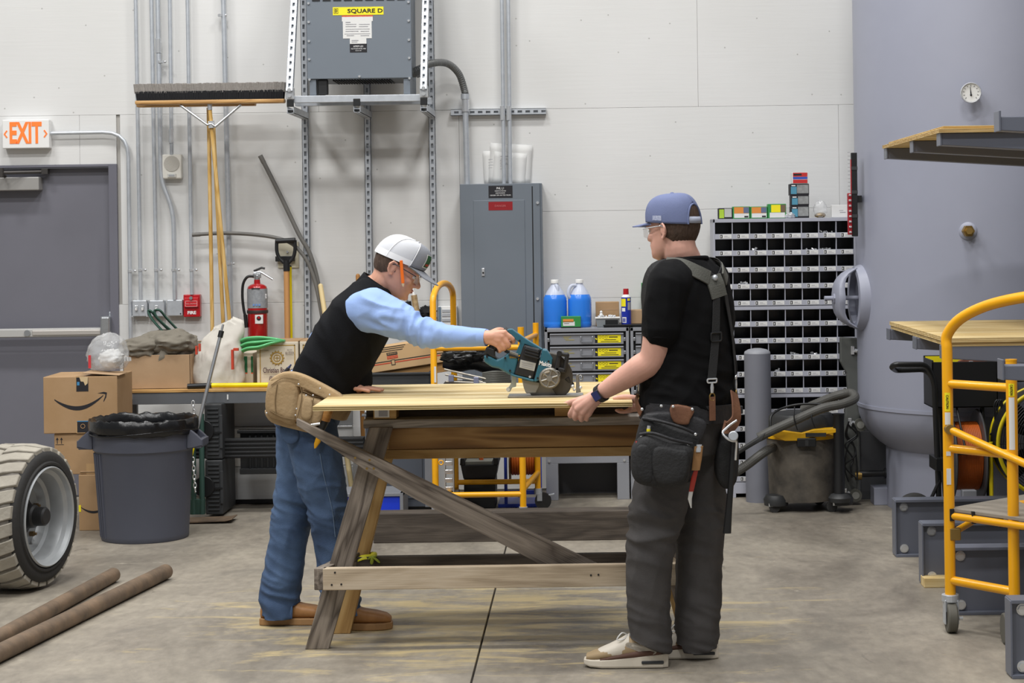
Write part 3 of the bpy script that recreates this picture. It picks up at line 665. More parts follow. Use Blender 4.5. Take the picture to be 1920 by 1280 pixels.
# cardboard boxes: walls with flaps
def carton(name, label, u0, v0, u1, v1, Y, dep, m=M_CARD, rot=0., tilt=0., z=None, grp=None):
    e = RX(u0, v0, u1, v1, Y); w, h = e[1] - e[0], e[3] - e[2]; z0 = e[2] if z is None else z
    t = thing(name, label, 'box', ((e[0] + e[1]) / 2, Y + dep / 2, z0), rot)
    return t, w, h
def cbox(t, w, h, d, m, flap=True, tape=True):
    MB().bx(-w / 2, w / 2, -d / 2, d / 2, 0, h).build('carton', m, t, local=True, bevel=.004, seg=2)
    if tape:
        MB().bx(-.025, .025, -d / 2 - .0006, d / 2 + .0006, h - .06, h + .0006).build('tape', M_TAPE, t, local=True)
        MB().bx(-.025, .025, -d / 2 - .0006, -d / 2, 0, .06).build('tape', M_TAPE, t, local=True)
def swoosh(t, x0, x1, zc, y, m, s=1.):
    """smiling arrow print"""
    n = 18; up_, lo = [], []
    w = x1 - x0
    for i in range(n + 1):
        k = i / n; x = x0 + w * .93 * k; c = -.20 * w * sin(pi * k) ** .9 + .07 * w * k
        th = .062 * w * sin(pi * min(1, k * .9 + .06)) ** .8
        up_.append((x, zc + c + th * .55)); lo.append((x, zc + c - th * .75))
    q = MB(); q.prism(up_ + lo[::-1], y - .0008, y); q.build('smile_print', m, t, local=True)
    xe, ze = x1, zc + .09 * w
    q = MB(); q.prism([(xe - .18 * w, ze + .02 * w), (xe - .06 * w, ze + .045 * w), (xe, ze + .03 * w), (xe - .015 * w, ze - .06 * w), (xe - .065 * w, ze - .15 * w), (xe - .07 * w, ze - .13 * w), (xe - .035 * w, ze - .04 * w), (xe - .03 * w, ze - .0), (xe - .08 * w, ze + .01 * w)], y - .0008, y); q.build('arrow_print', m, t, local=True)
YB = 10.64
t3, w3, h3 = carton('cardboard_box', 'bottom carton of the stack beside the trash can', 147, 898, 248, 1003, YB, .4, z=0)
cbox(t3, w3, h3, .38, M_CARD); swoosh(t3, -w3 * .46, w3 * .08, h3 * .42, -.19, M_INK)
MB().bx(-w3 / 2 - .0008, -w3 / 2 + .012, -.191, -.19, h3 * .34, h3 * .46).build('yellow_mark', M_YEL, t3, local=True)
t2, w2, h2 = carton('cardboard_box', 'middle carton of the stack with two small up arrows', 100, 813, 236, 895, YB, .4, z=h3 + .002)
h2 = P(150, 813, YB).z - (h3 + .002)
cbox(t2, w2, h2, .36, M_CARD)
for dx in (0, .024):
    q = MB(); x = -w2 / 2 + .018 + dx; z = h2 - .035; q.prism([(x - .002, z - .022), (x + .002, z - .022), (x + .002, z), (x + .008, z), (x, z + .014), (x - .008, z), (x - .002, z)], -.1808, -.18); q.build('up_arrow', M_INK, t2, local=True)
MB().bx(-w2 / 2 + .008, -w2 / 2 + .055, -.1806, -.18, h2 - .064, h2 - .061).build('arrow_bar', M_INK, t2, local=True)
q = MB(); q.box((.06, -.17, .018), (.24, .03, .003), Matrix.Rotation(.25, 3, 'X')); q.build('torn_flap', M_CARD2, t2, local=True)
t1, w1, h1 = carton('cardboard_box', 'large top carton with a black smile arrow, clear bag on it', 79, 706, 217, 811, YB, .42, rot=.03, z=h3 + h2 + .004)
h1 = P(150, 706, YB).z - (h3 + h2 + .004)
cbox(t1, w1, h1, .4, M_CARD); swoosh(t1, -w1 * .35, w1 * .36, h1 * .60, -.2, M_INK)
MB().bx(-.022, .046, -.2008, -.2, h1 - .085, h1 - .005).build('shipping_label', M_INK, t1, local=True)
q = MB(); q.prism([(-.005, h1 - .002), (.045, h1 - .002), (.042, h1 - .04), (.028, h1 - .052), (.02, h1 - .03), (.004, h1 - .028)], -.2016, -.2006); q.build('torn_patch', mat('torn_card', '#cdb48c', .9), t1, local=True)
MB().bx(-.018, -.004, -.2012, -.2008, h1 - .05, h1 - .03).build('blue_mark', mat('label_blue', '#3f86b4', .6), t1, local=True)
MB().bx(-.02, .045, -.2008, -.2, .004, .07).build('lower_label', M_INK, t1, local=True)
text('prime', 'lettering', M_WINK, (.0, 0, 0), .001, t1) if False else None
q = MB(); q.torus((.012, -.2012, .04), (0, 1, 0), .012, .0016, 16, 6); q.build('headset_print', mat('tan_ink', '#b08a5e', .8), t1, local=True)
MB().bx(-.02, .045, -.2010, -.2006, .066, .071).build('blue_stripe', mat('label_blue', '#3f86b4', .6), t1, local=True)
q = MB(); q.box((w1 * .28, -.1, h1 + .012), (w1 * .5, .2, .004), Matrix.Rotation(.08, 3, 'Y')); q.build('top_flap', M_CARD2, t1, local=True, bevel=.001)
# clear plastic bag lying on the top carton
def blob(name, m, c, r, parent=None, amp=.12, fr=3., seed=0., n=36, k=24, flat=.0, lowcut=None, smooth=70, ridge=0.):
    c = V(c); r = V(r); rs = []
    for i in range(k + 1):
        ph = pi * i / k; ring = []
        for j in range(n):
            t = 2 * pi * j / n; d = V((cos(t) * max(sin(ph), 1e-3), sin(t) * max(sin(ph), 1e-3), -cos(ph)))
            a = 1 + amp * noise.noise(d * fr + V((seed, seed * 2, 0))) + amp * .5 * noise.noise(d * fr * 2.7 + V((seed, 0, seed)))
            if ridge: a += ridge * (1 - 2 * abs(noise.noise(d * fr * 1.6 + V((0, seed, seed)))))
            p = V((d.x * r.x * a, d.y * r.y * a, d.z * r.z * a))
            if lowcut is not None and p.z < lowcut: p.z = lowcut + (p.z - lowcut) * .03
            ring.append(c + p)
        rs.append(ring)
    q = MB(); q.rings(rs); return q.build(name, m, parent, smooth=smooth)
M_CLEAR = mat('clear_film', '#e9ebec', .1, alpha=.33, bump=.7, bs=14, spec=.9)
pb_ = P(199, 676, 10.8)
bagz = h3 + h2 + h1 + .03
o = blob('plastic_bag', M_CLEAR, (pb_.x, 10.84, bagz + .085), (.112, .12, .118), amp=.12, fr=2.2, seed=4, lowcut=-.085, ridge=.1); tag(o, 'crumpled clear plastic bag resting on the top carton', 'bag')
q = MB(); q.bx(pb_.x - .085, pb_.x - .07, 10.73, 10.735, bagz + .015, bagz + .09); q.build('red_print', mat('red_print', '#c5383e', .5), o)
blob('bag_filling', mat('foam_white', '#dcdcda', .7), (pb_.x + .02, 10.85, bagz + .06), (.07, .08, .055), o, amp=.2, fr=4, seed=9, lowcut=-.052)
# ------------------------------------------------------------------ left work bench
YN = 11.2
M_BSTEEL = mat('bench_steel', '#6b6e72', .45, .3); M_OSB = wood('osb_edge', '#9a7443', '#bd9257', '#d2ab6e', 2., .8)
zb = P(360, 757, YN).z; zt_ = P(360, 735.5, YN).z
xl, xr, xq = P(210, 745, YN).x, P(598, 745, YN).x, P(672, 745, YN).x
bn = thing('work_bench', 'steel-edged wooden work bench against the wall crowded with boxes', 'bench', ((xl + xr) / 2, 11.5, 0))
MB().bx(xl - .003, xr, YN - .004, 11.76, zt_ + .001, zt_ + .018).build('bench_top', M_OSB, bn, bevel=.002); ZB = zt_ + .018
q = MB(); q.bx(xl, xr, YN, YN + .02, zb, zt_); q.bx(xl, xr, YN, YN + .06, zt_ - .004, zt_); q.build('front_rail', M_BSTEEL, bn, bevel=.002)
MB().bx(xl, xl + .04, YN + .02, 11.76, zb, zt_).build('side_rail', M_BSTEEL, bn, bevel=.002)
for x in (xl + .03, xr - .06):
    for yy in (YN + .03, 11.52): MB().bx(x, x + .04, yy, yy + .04, 0, zb + .01).build('leg', M_BSTEEL, bn, bevel=.002)
zl0, zl1 = P(520, 857, YN).z, P(520, 820, YN).z
q = MB(); q.bx(xl + .02, xq + .035, YN - .02, YN + .02, zl0, zl1)
o = q.build('lower_rail', mat('black_rail', '#1d1e20', .42), bn, bevel=.002)
for k in range(5):
    z = zl0 + (zl1 - zl0) * (k + .5) / 5; MB().bx(xl + .03, xq + .03, YN - .026, YN - .019, z - .006, z + .006).build('rib', mat('black_rail', '#1d1e20', .42), o, bevel=.002)
for u in (247, 427): 
    p = P(u, 744, YN); MB().box((p.x, YN - .001, p.z), (.008, .004, .03)).build('slot', M_WHITE, bn)
# open carton with canvas bag on the bench
t, w, h = carton('cardboard_box', 'wide open carton on the bench holding a canvas bag', 231, 671, 357, 735, 11.26, .36, z=ZB)
q = MB(); d = .36; th = .006
for a in ((-w / 2, w / 2, -d / 2, -d / 2 + th, 0, h), (-w / 2, w / 2, d / 2 - th, d / 2, 0, h + .02), (-w / 2, -w / 2 + th, -d / 2, d / 2, 0, h), (w / 2 - th, w / 2, -d / 2, d / 2, 0, h), (-w / 2, w / 2, -d / 2, d / 2, 0, th)): q.bx(*a)
q.build('carton', M_CARD2, t, local=True, bevel=.002)
MB().bx(-w / 2 + .006, -w / 2 + .022, -d / 2 - .001, -d / 2, h - .034, h - .004).bx(-w / 2 + .016, -w / 2 + .05, -d / 2 - .001, -d / 2, h - .034, h - .01).build('address_label', M_WPAPER, t, local=True)
q = MB(); q.box((w / 2 + .003, 0, h * .5), (.004, d, h), None); q.build('side_flap', M_CARD2, t, local=True)
q = MB(); q.box((w / 2 - .03, d / 2 + .01, h + .03), (.16, .004, .07), Matrix.Rotation(.4, 3, 'X')); q.build('back_flap', M_CARD2, t, local=True)
bc = P(312, 640, 11.42)
M_CANV = mat('canvas', '#7d776b', .9, var=.12, vs=7, bump=.2, bs=220)
def bag_folds(name, label, cat, c, r, m, seed, lowcut, amp=.28, ridge=.16, fr=2.3):
    o = blob(name, m, c, r, None, amp, fr, seed, 72, 48, lowcut=lowcut, ridge=ridge); return tag(o, label, cat)
cv = bag_folds('canvas_bag', 'slumped grey-brown canvas bag overflowing the open carton', 'bag', (bc.x, 11.43, ZB + h - .0), (.215, .15, .135), M_CANV, 3.3, -.1, amp=.2, ridge=.13, fr=1.5)
for (dx, dz, a, seed, nm) in ((-.12, .06, .5, 1.2, 'left_fold'), (.06, .085, -.3, 5.5, 'right_fold')):
    blob('fold', M_CANV, (bc.x + dx, 11.34, ZB + h + dz - .02), (.13, .10, .065), cv, .2, 1.6, seed, 48, 30, ridge=.14)
M_GRN = mat('green_strap', '#2f4f43', .6)
for k, (a, b, c, d_) in enumerate((((316, 618), (296, 598), (284, 584), (279, 584)), ((331, 616), (312, 596), (300, 582), (290, 583)))):
    pts = smooth_pts([P(a[0], a[1], 11.5), P(b[0], b[1], 11.48), P(c[0], c[1], 11.46), P(d_[0], d_[1], 11.46), P(d_[0] + 6, d_[1] + 14, 11.44), P(a[0] - 10, a[1] + 4, 11.44)], 6)
    MB().tube(pts, .019, 8, flat=.4).build('strap', M_GRN, cv, smooth=50)
# white sack
M_SACK = mat('white_sack', '#cbc6bc', .55, var=.03, vs=6, bump=.3, bs=14)
sc = P(408, 668, 11.34)
def sack():
    sil = [(0, .120, 0), (.02, .145, .0), (.10, .150, -.004), (.18, .140, .0), (.25, .125, .012), (.30, .112, .028), (.34, .10, .045), (.365, .085, .055), (.385, .05, .035)]
    rs = []; n = 72
    for i in range(len(sil) * 4 - 3):
        k = i / 4; a = int(k); f = k - a; b = min(a + 1, len(sil) - 1)
        z = sil[a][0] * (1 - f) + sil[b][0] * f; hw = sil[a][1] * (1 - f) + sil[b][1] * f; ox = sil[a][2] * (1 - f) + sil[b][2] * f
        dp = .085 * (1 - (z / .40) ** 2) + .012; ring = []
        for j in range(n):
            t = 2 * pi * j / n; cx_, cy_ = cos(t), sin(t)
            px = math.copysign(abs(cx_) ** .8, cx_) * hw; py = math.copysign(abs(cy_) ** .8, cy_) * dp
            nz_ = noise.noise(V((px * 11, py * 11 + 3, z * 9))); nz2 = 1 - 2 * abs(noise.noise(V((px * 16, py * 9, z * 13 + 7))))
            s_ = 1 + .12 * nz_ + .11 * nz2 * (.35 + z / .3)
            zz = z + (.03 * cx_ * (z / .38) ** 3 + .03 * noise.noise(V((t * 1.7, 0, 3))) * (z / .38) ** 2)
            ring.append(V((sc.x + ox + px * s_, 11.38 + py * s_, ZB + zz)))
        rs.append(ring)
    q = MB(); q.rings(rs); return q.build('paper_sack', M_SACK, smooth=80)
sk = tag(sack(), 'crumpled white sack with red print standing on the bench', 'sack')
q = MB(); pr_ = P(374, 654, 11.28)
M_RPR = mat('red_print2', '#c8452c', .6)
for (u0, v0, u1, v1) in ((435, 655, 439, 692), (439, 652, 448, 657), (368, 648, 371, 664), (374, 644, 377, 658)):
    decal(u0, v0, u1, v1, 11.272, 'red_print', M_RPR, sk, .03)
# green-label carton behind the sack and wine cartons
M_CREAM = mat('cream_carton', '#cfc5b2', .8, var=.03, vs=4); M_GOLD = mat('gold_print', '#a98a45', .6)
t, w, h = carton('cardboard_box', 'cream carton with green labels between white sack and wine carton', 436, 660, 474, 727, 11.42, .3, z=ZB)
h = P(455, 662, 11.42).z - ZB
cbox(t, w, h, .28, M_CREAM, tape=False)
for (x0, x1) in ((-w / 2 + .002, w * .22), (w * .40, w / 2)):
    MB().bx(x0, x1, -.1412, -.14, h - .12, h - .02).build('green_label', mat('label_green', '#1f6a41', .6), t, local=True); MB().bx(x0, x1, -.1412, -.14, h - .126, h - .12).build('label_line', mat('orange_red', '#e2562a', .6), t, local=True)
text('WINES', 'lettering', M_WINK, P(448, 680, 11.419), .022, t)
for (u0, u1, lab, full) in ((481, 559, 'cream wine carton with a gold seal and brown script', 1), (562, 640, 'second cream wine carton behind the leaning man', 0)):
    t, w, h = carton('cardboard_box', lab, u0, 642, u1, 727, 11.36, .32, z=ZB); h = P(520, 641, 11.36).z - ZB; d = .30
    cbox(t, w, h, d, M_CREAM, tape=False)
    f = .018; q = MB()
    for a in ((-w / 2 + f, -w / 2 + f + .006, .01, h - f), (w / 2 - f - .006, w / 2 - f, .01, h - f), (-w / 2 + f, w / 2 - f, h - f - .006, h - f)): q.bx(a[0], a[1], -d / 2 - .001, -d / 2, a[2], a[3])
    q.build('gold_border', M_GOLD, t, local=True)
    MB().bx(-w / 2 - .002, w / 2 + .002, -d / 2 + .01, d / 2, h, h + .006).build('lid', M_CARD, t, local=True, bevel=.001)
    if full:
        cx = (P(519, 671, 11.36) - V(t.location)); q = MB(); cc = V((cx.x, -d / 2 - .001, cx.z))
        q.torus(cc, (0, 1, 0), .035, .0045, 28, 6); q.torus(cc, (0, 1, 0), .02, .003, 20, 6)
        for k in range(14): q.sph(cc + V((cos(k * 2 * pi / 14) * .041, 0, sin(k * 2 * pi / 14) * .041)), .005, 6, 4)
        q.box(cc, (.03, .003, .004)); q.box(cc, (.004, .003, .03)); q.build('gold_seal', M_GOLD, t, local=True)
        M_BRN = mat('brown_ink', '#4a3038', .8)
        wp = lambda u, v: P(u, v, 11.358)
        text('Christian Brothers', 'lettering', M_BRN, wp(524, 694), .045, t, width=.2, bold=.0006)
        text('Brandy', 'lettering', M_BRN, wp(519, 709), .036, t, shear=.3)
        text('B1559', 'lettering', M_BRN, wp(543, 662), .022, t, width=.05); text('RECIPE', 'lettering', M_BRN, wp(543, 656), .010, t); text('12x750ML', 'lettering', M_BRN, wp(496, 657), .010, t, width=.05)
# green hose bundle on the cartons
M_HOSE = mat('green_hose', '#5fbf7c', .4, coat=.2)
hz = thing('garden_hose', 'coiled light green hose draped over the cream cartons', 'hose', P(490, 655, 11.4))
for k in range(8):
    o_ = k * 3.3; y_ = 11.33 + .02 * (k % 3)
    pts = smooth_pts([P(446 - k * .6, 641 + o_ * 1.1, y_ + .05), P(462, 634 + o_ * .95, y_), P(485, 632 + o_ * .9, y_ - .01), P(508, 634 + o_ * .45, y_ - .01), P(530, 638 + (k % 3) * .8, y_ + .02), P(534, 640, y_ + .12)], 6)
    MB().tube(pts, .0078, 8).build('loop', M_HOSE, hz, smooth=60)
# yellow pole with black grip lying on the bench front
t = thing('extension_pole', 'yellow pole with a black foam grip lying along the bench edge', 'pole', P(430, 727, 11.24))
a, b = P(352, 729, 11.235), P(640, 718, 11.235); d = (b - a).normalized(); a.z = ZB + .016; b.z = ZB + .016
MB().cyl(a, a + d * .145, .0165, n=14).build('grip', M_BLACK, t, smooth=40); MB().cyl(a + d * .14, b, .0145, n=14).build('shaft', mat('pole_yellow', '#f1d900', .35), t, smooth=40)
# silver pole leaning from the floor
t = thing('steel_pole', 'silver telescopic pole leaning across the bench front', 'pole', P(360, 900, 10.95))
a, b = P(417, 614, 11.13), P(372, 795, 11.02); d = (b - a).normalized(); L = (a.z - .03) / -d.z
MB().cyl(a + d * .05, a + d * (L * .62), .011, n=14).build('tube', M_STEEL, t, smooth=40); MB().cyl(a + d * (L * .62), a + d * L, .013, n=14).build('lower_tube', mat('pole_yellow', '#f1d900', .35), t, smooth=40)
MB().cyl(a + d * .02, a + d * .06, .016, n=12).build('collar', M_BLACK, t, smooth=40); MB().cyl(a - d * .02, a + d * .03, .007, n=10).build('tip', M_STEEL, t, smooth=40)
# hand truck (green) with chain
M_GTR = mat('truck_green', '#2e4a42', .5, var=.08, vs=9)
YH = 11.02
t = thing('hand_truck', 'dark green hand truck with a hanging chain under the bench', 'hand truck', P(372, 940, YH))
xa = P(368, 850, YH).x
for x in (xa - .02, xa + .03): MB().cyl((x, YH, .03), (x, YH + .02, .62), .016, n=12).build('upright', M_GTR, t, smooth=40)
MB().bx(xa - .04, xa + .045, YH - .01, YH + .03, .03, .12).build('base_frame', M_GTR, t, bevel=.003)
q = MB(); q.prism([(xa - .06, .004), (xa + .2, .012), (xa + .24, .022), (xa + .24, .028), (xa + .2, .02), (xa - .06, .014)], YH - .18, YH - .01); q.build('toe_plate', M_RUST, t, bevel=.002)
for (v0, n_) in ((752, 4), (858, 8)):
    for k in range(n_):
        c = P(362 + k * .6, v0 + 4 + k * 8, YH - .04); q = MB(); ax1 = V((1, 0, 0)) if k % 2 == 0 else V((0, 1, 0))
        q.tube([c + ax1 * .008 * cos(s) + V((0, 0, .017 * sin(s))) for s in [2 * pi * j / 12 for j in range(12)]], .0034, 6, closed=True); q.build('chain_link', M_CHROME, t, smooth=60)
# two black tool totes
M_TOTE = mat('tote_plastic', '#323436', .55, bump=.05, bs=100)
for (z0_, z1_, lab) in ((.015, P(400, 862, 11.1).z, 'lower black ribbed tote under the bench'), (P(400, 862, 11.1).z + .004, P(400, 757, 11.1).z, 'upper black ribbed tote under the bench')):
    x0, x1 = P(384, 850, 11.1).x, P(417, 850, 11.1).x; t = thing('storage_tote', lab, 'tote', ((x0 + x1) / 2, 11.3, z0_)); hh = z1_ - z0_
    MB().bx(x0, x1, 11.1, 11.5, z0_, z1_).build('shell', M_TOTE, t, bevel=.008)
    for k in range(12):
        z = z0_ + .03 + k * (hh - .06) / 11
        if abs(k - 6) < 1: continue
        MB().bx(x0 + .018, x1 - .02, 11.092, 11.102, z - .004, z + .004).build('rib', M_TOTE, t, bevel=.001)
    MB().bx(x0 + .01, x1, 11.088, 11.1, z0_ + hh * .47, z0_ + hh * .5).build('lid_groove', M_BLACK, t)
    q = MB(); q.cyl((x0 - .004, 11.095, z0_ + hh * .52), (x0 - .004, 11.08, z0_ + hh * .52), hh * .19, n=28); q.build('wheel', M_BLACK, t, smooth=40, bevel=.003)
    MB().bx(x1 - .014, x1 + .004, 11.09, 11.1, z0_ + hh * .2, z0_ + hh * .8).build('latch', M_TOTE, t, bevel=.002)
# black ribbed tray standing behind the rail
x0, x1 = P(450, 850, 11.3).x, P(535, 850, 11.3).x; z0_, z1_ = P(490, 888, 11.3).z, P(490, 808, 11.3).z
t = thing('ribbed_tray', 'black ribbed plastic tray hanging behind the lower bench rail', 'tray', ((x0 + x1) / 2, 11.32, z0_))
MB().bx(x0, x1, 11.31, 11.33, z0_, z1_).build('back_sheet', M_TOTE, t, bevel=.003); MB().bx(x0, x1, 11.28, 11.33, z0_, z0_ + .035).build('lip', M_TOTE, t, bevel=.004)
for k in range(6): x = x0 + .055 + k * (x1 - x0 - .06) / 6; MB().bx(x, x + .012, 11.295, 11.312, z0_ + .035, z1_ - .02).build('rib', M_TOTE, t, bevel=.003)
MB().bx(x0 - .01, x1, 11.27, 11.33, z1_ - .01, z1_ + .01).build('rim', M_BLACK, t, bevel=.003)
# steel cabinet along the wall foot behind
x0, x1 = P(415, 850, 11.6).x, P(662, 850, 11.6).x; zz = [.012, P(540, 874, 11.6).z, P(540, 800, 11.6).z, P(540, 750, 11.6).z]
t = thing('steel_cabinet', 'low stainless steel cabinet against the wall behind the bench', 'cabinet', ((x0 + x1) / 2, 11.65, 0))
M_SS = mat('stainless_panel', '#cfd1d2', .35, .2, var=.05, vs=14, stretch=(.15, 1, 4))
MB().bx(x0 + .01, x1 - .01, 11.63, 11.70, .012, zz[3] - .005).build('carcass', M_SS, t)
MB().bx(x0, x1, 11.6, 11.63, zz[0] + .02, zz[1]).build('lower_panel', M_SS, t, bevel=.003); MB().bx(x0, x1, 11.605, 11.63, zz[1] + .003, zz[2] - .006).build('middle_panel', M_WHITE, t, bevel=.003)
MB().bx(x0, x1, 11.585, 11.63, zz[2] - .006, zz[2] + .004).build('ledge', M_CHROME, t, bevel=.002); MB().bx(x0, x1, 11.605, 11.63, zz[2] + .006, zz[3]).build('upper_panel', M_SS, t, bevel=.003)
for x in (x0 + .09, x0 + .36, x0 + .5): MB().cyl((x, 11.66, 0), (x, 11.66, .02), .012, n=10).build('foot', M_BLACK, t)
MB().bx(x0, x1, 11.62, 11.70, .006, .03).build('plinth', M_BLACK, t)
# ------------------------------------------------------------------ brooms, poles, shovel, extinguisher
M_WOODH = wood('handle_wood', '#b8904a', '#cfa862', '#dfc085', 2., .5, .08); M_BLOCK = wood('broom_block', '#a67a45', '#bf935a', '#cda46b', 2., .55, .1)
def rod(name, m, a, b, r, parent, r2=None, n=12):
    a, b = V(a), V(b); x = (b - a).normalized(); u, w = frame(x); L = (b - a).length
    M = Matrix(((x.x, u.x, w.x, a.x), (x.y, u.y, w.y, a.y), (x.z, u.z, w.z, a.z), (0, 0, 0, 1)))
    return MB().cyl((0, 0, 0), (L, 0, 0), r, r2, n).build(name, m, parent, smooth=40, mtx=M)
def onfloor(p, q_): # extend p->q_ to the floor
    d = (q_ - p); k = (p.z - .005) / -d.z; return p + d * k
YBm = 11.62
def onbench(p, q_):
    d = (q_ - p); k = (p.z - ZB - .004) / -d.z; return p + d * k
t = thing('push_broom', 'wide push broom stood bristles up against the wall', 'broom', (P(425, 615, 11.7).x, 11.7, 0))
x0, x1 = P(249, 190, YBm).x, P(536, 190, YBm).x; zw0, zw1 = P(392, 195, YBm).z, P(392, 187, YBm).z; rl = -.008
R_ = Matrix.Rotation(.004, 3, 'Y'); cxm = (x0 + x1) / 2
MB().bx(x0 + .02, x1 - .005, YBm - .035, YBm + .035, zw0, zw1).build('block', M_BLOCK, t, bevel=.008)
M_BR1 = mat('bristle_black', '#26262a', .8); M_BR2 = mat('bristle_grey', '#9d9893', .9, var=.15, vs=90)
rngb = random.Random(3)
def bristles(q, za, zb_, ra, x0, x1, ny, nx, flare, jit):
    for i in range(nx):
        for j in range(ny):
            x = x0 + (x1 - x0) * (i + .5) / nx; y = (j - (ny - 1) / 2) * .012
            xt = x + (x - cxm) * flare + rngb.uniform(-jit, jit); yt = y * 1.25 + rngb.uniform(-jit, jit)
            q.cyl((x, YBm + y, za), (xt, YBm + yt, zb_ + rngb.uniform(-jit, jit)), ra, ra * 1.15, 4)
q = MB(); bristles(q, zw1 - .002, P(392, 171, YBm).z, .0042, x0 + .03, x1 - .012, 6, 92, .01, .002); o = q.build('inner_bristles', M_BR1, t); o['kind'] = 'stuff'
q = MB(); bristles(q, P(392, 174, YBm).z, P(392, 157, YBm).z, .0075, x0 + .02, x1 - .004, 6, 92, .012, .004); o = q.build('bristle_tips', M_BR2, t); o['kind'] = 'stuff'
hp = P(393, 197, YBm); hb = onbench(P(394, 200, YBm + .0), P(432, 615, 11.66))
rod('handle', M_WOODH, P(393, 200, YBm), hb, .0125, t); MB().cyl(P(393, 193, YBm), P(393.5, 206, YBm), .0145, n=12).build('ferrule', M_GALV, t, smooth=40)
for a, b in (((338, 197), (389, 234)), ((452, 196), (404, 237))):
    MB().tube([P(*a, YBm - .01), P(*b, YBm - .012), P(396, 232, YBm - .014)], .008, 8).build('brace', M_STEEL, t, smooth=40)
MB().cyl(P(396, 227, YBm), P(397, 240, YBm), .02, n=12).build('clamp', M_CHROME, t, smooth=40)
t = thing('push_broom', 'second push broom showing only its block behind the first', 'broom', (P(398, 615, 11.75).x, 11.75, 0))
e = RX(258, 190, 480, 200, YBm + .13); MB().bx(e[0], e[1], YBm + .09, YBm + .15, e[2], e[3]).build('block', M_BLOCK, t, bevel=.006)
q = MB(); q.bx(e[0] + .01, e[1] - .01, YBm + .095, YBm + .145, e[3], e[3] + .05); q.build('bristles', M_BR1, t)
rod('handle', M_WOODH, P(391, 202, YBm + .1), onbench(P(391, 202, YBm + .1), P(398, 612, YBm + .09)), .0125, t)
t = thing('broom_handle', 'bare wooden broom handle leaning between the two brooms', 'handle', (P(417, 615, 11.7).x, 11.7, 0))
rod('handle', M_WOODH, P(400, 236, YBm + .05), onbench(P(400, 236, YBm + .05), P(419, 615, 11.69)), .0125, t); MB().sph(P(400, 236, YBm + .05), .0125).build('rounded_tip', M_WOODH, t, smooth=60)
for (a, b, lab, m, r_) in (((601, 536), (658, 905), 'pale wooden pole leaning against the wall behind the man', mat('pale_wood', '#d8c391', .6), .016), ((671, 517), (681, 830), 'orange-brown wooden handle leaning behind the work table', mat('brown_handle', '#a8763c', .5), .014)):
    A, B = P(*a, 11.9), P(*b, 11.54 if a[0] == 601 else 11.76); o = onfloor(A, B); t = thing('wooden_pole', lab, 'pole', (o.x, o.y, 0)); rod('shaft', m, A, o, r_, t); MB().sph(A, r_).build('rounded_tip', m, t, smooth=60)
# shovel with D grip
YS = 11.88
t = thing('shovel', 'upright shovel with black D grip and tan wooden shaft', 'shovel', (P(537, 640, YS).x, YS, 0))
q = MB(); pts = [P(519, 450, YS), P(519, 470, YS), P(524, 484, YS), P(534, 494, YS), P(537, 500, YS), P(540, 494, YS), P(549, 484, YS), P(553, 470, YS), P(553, 450, YS)]
q.tube(smooth_pts(pts, 4), .0115, 10); q.build('grip_yoke', M_BLACK, t, smooth=60)
MB().cyl(P(517, 452, YS), P(554, 450, YS), .0165, n=14).build('grip_bar', M_BLACK, t, smooth=40, bevel=.003)
MB().cyl(P(537, 488, YS), P(537.5, 508, YS), .021, n=14).build('socket', M_BLACK, t, smooth=40)
xs0 = P(538, 560, YS).x; rod('shaft', mat('tan_shaft', '#c08d58', .5, var=.06, vs=9, stretch=(.3, 8, 8)), (xs0, YS, P(538, 506, YS).z), (xs0, YS, .25), .0185, t)
q = MB(); q.prism([(xs0 - .02, .3), (xs0 + .02, .3), (xs0 + .1, .26), (xs0 + .11, .05), (xs0, .005), (xs0 - .11, .05), (xs0 - .1, .26)], YS - .01, YS + .0); q.build('blade', M_GALV, t, bevel=.002)
t = thing('rake_stick', 'thin yellow tool handle standing right of the shovel', 'handle', (P(544, 640, 11.93).x, 11.93, 0)); x = P(544.5, 580, 11.93).x
rod('shaft', mat('pole_yellow', '#f1d900', .35), (x, 11.93, P(544, 500, 11.93).z), (x, 11.93, .01), .0125, t); MB().sph((x, 11.93, P(544, 500, 11.93).z), .0125).build('end_cap', M_BLACK, t, smooth=60)
# fire extinguisher
YX = 11.84; xc = P(483, 590, YX).x
t = thing('fire_extinguisher', 'red fire extinguisher with a black hose hung on the wall', 'fire extinguisher', (xc, YX, P(483, 690, YX).z))
zt2, zb2 = P(483, 533, YX).z, P(483, 690, YX).z; r = .063; cc = V((xc, YX, 0))
MB().lathe([(0, zb2), (r - .008, zb2), (r, zb2 + .01), (r, zt2 - .03), (r * .94, zt2 - .014), (r * .7, zt2 - .002), (r * .33, zt2 + .006), (r * .3, zt2 + .03), (0, zt2 + .03)], cc, n=36).build('cylinder', mat('extinguisher_red', '#a50d14', .22, coat=.5), t, smooth=40)
MB().lathe([(r + .001, P(483, 577, YX).z), (r + .001, P(483, 541, YX).z)], cc, n=36, cap=False).build('instruction_label', mat('label_grey', '#8f9398', .5, var=.15, vs=60), t, smooth=40)
MB().lathe([(r + .003, P(483, 587, YX).z), (r + .004, P(483, 585, YX).z), (r + .004, P(483, 582, YX).z), (r + .003, P(483, 581, YX).z)], cc, n=36, cap=False).build('strap', mat('strap_dark', '#3a2b2b', .5), t, smooth=40)
q = MB(); q.bx(xc - .026, xc + .026, YX - r - .003, YX - r * .86, P(483, 540.5, YX).z - .002, P(483, 540.5, YX).z + .004); q.build('label_band', M_INK, t)
z1 = P(487, 598, YX).z
MB().bx(xc - .005, xc + .044, YX - r - .002, YX - r * .66, z1 - .026, z1 + .03).build('inspection_tag', M_WPAPER, t)
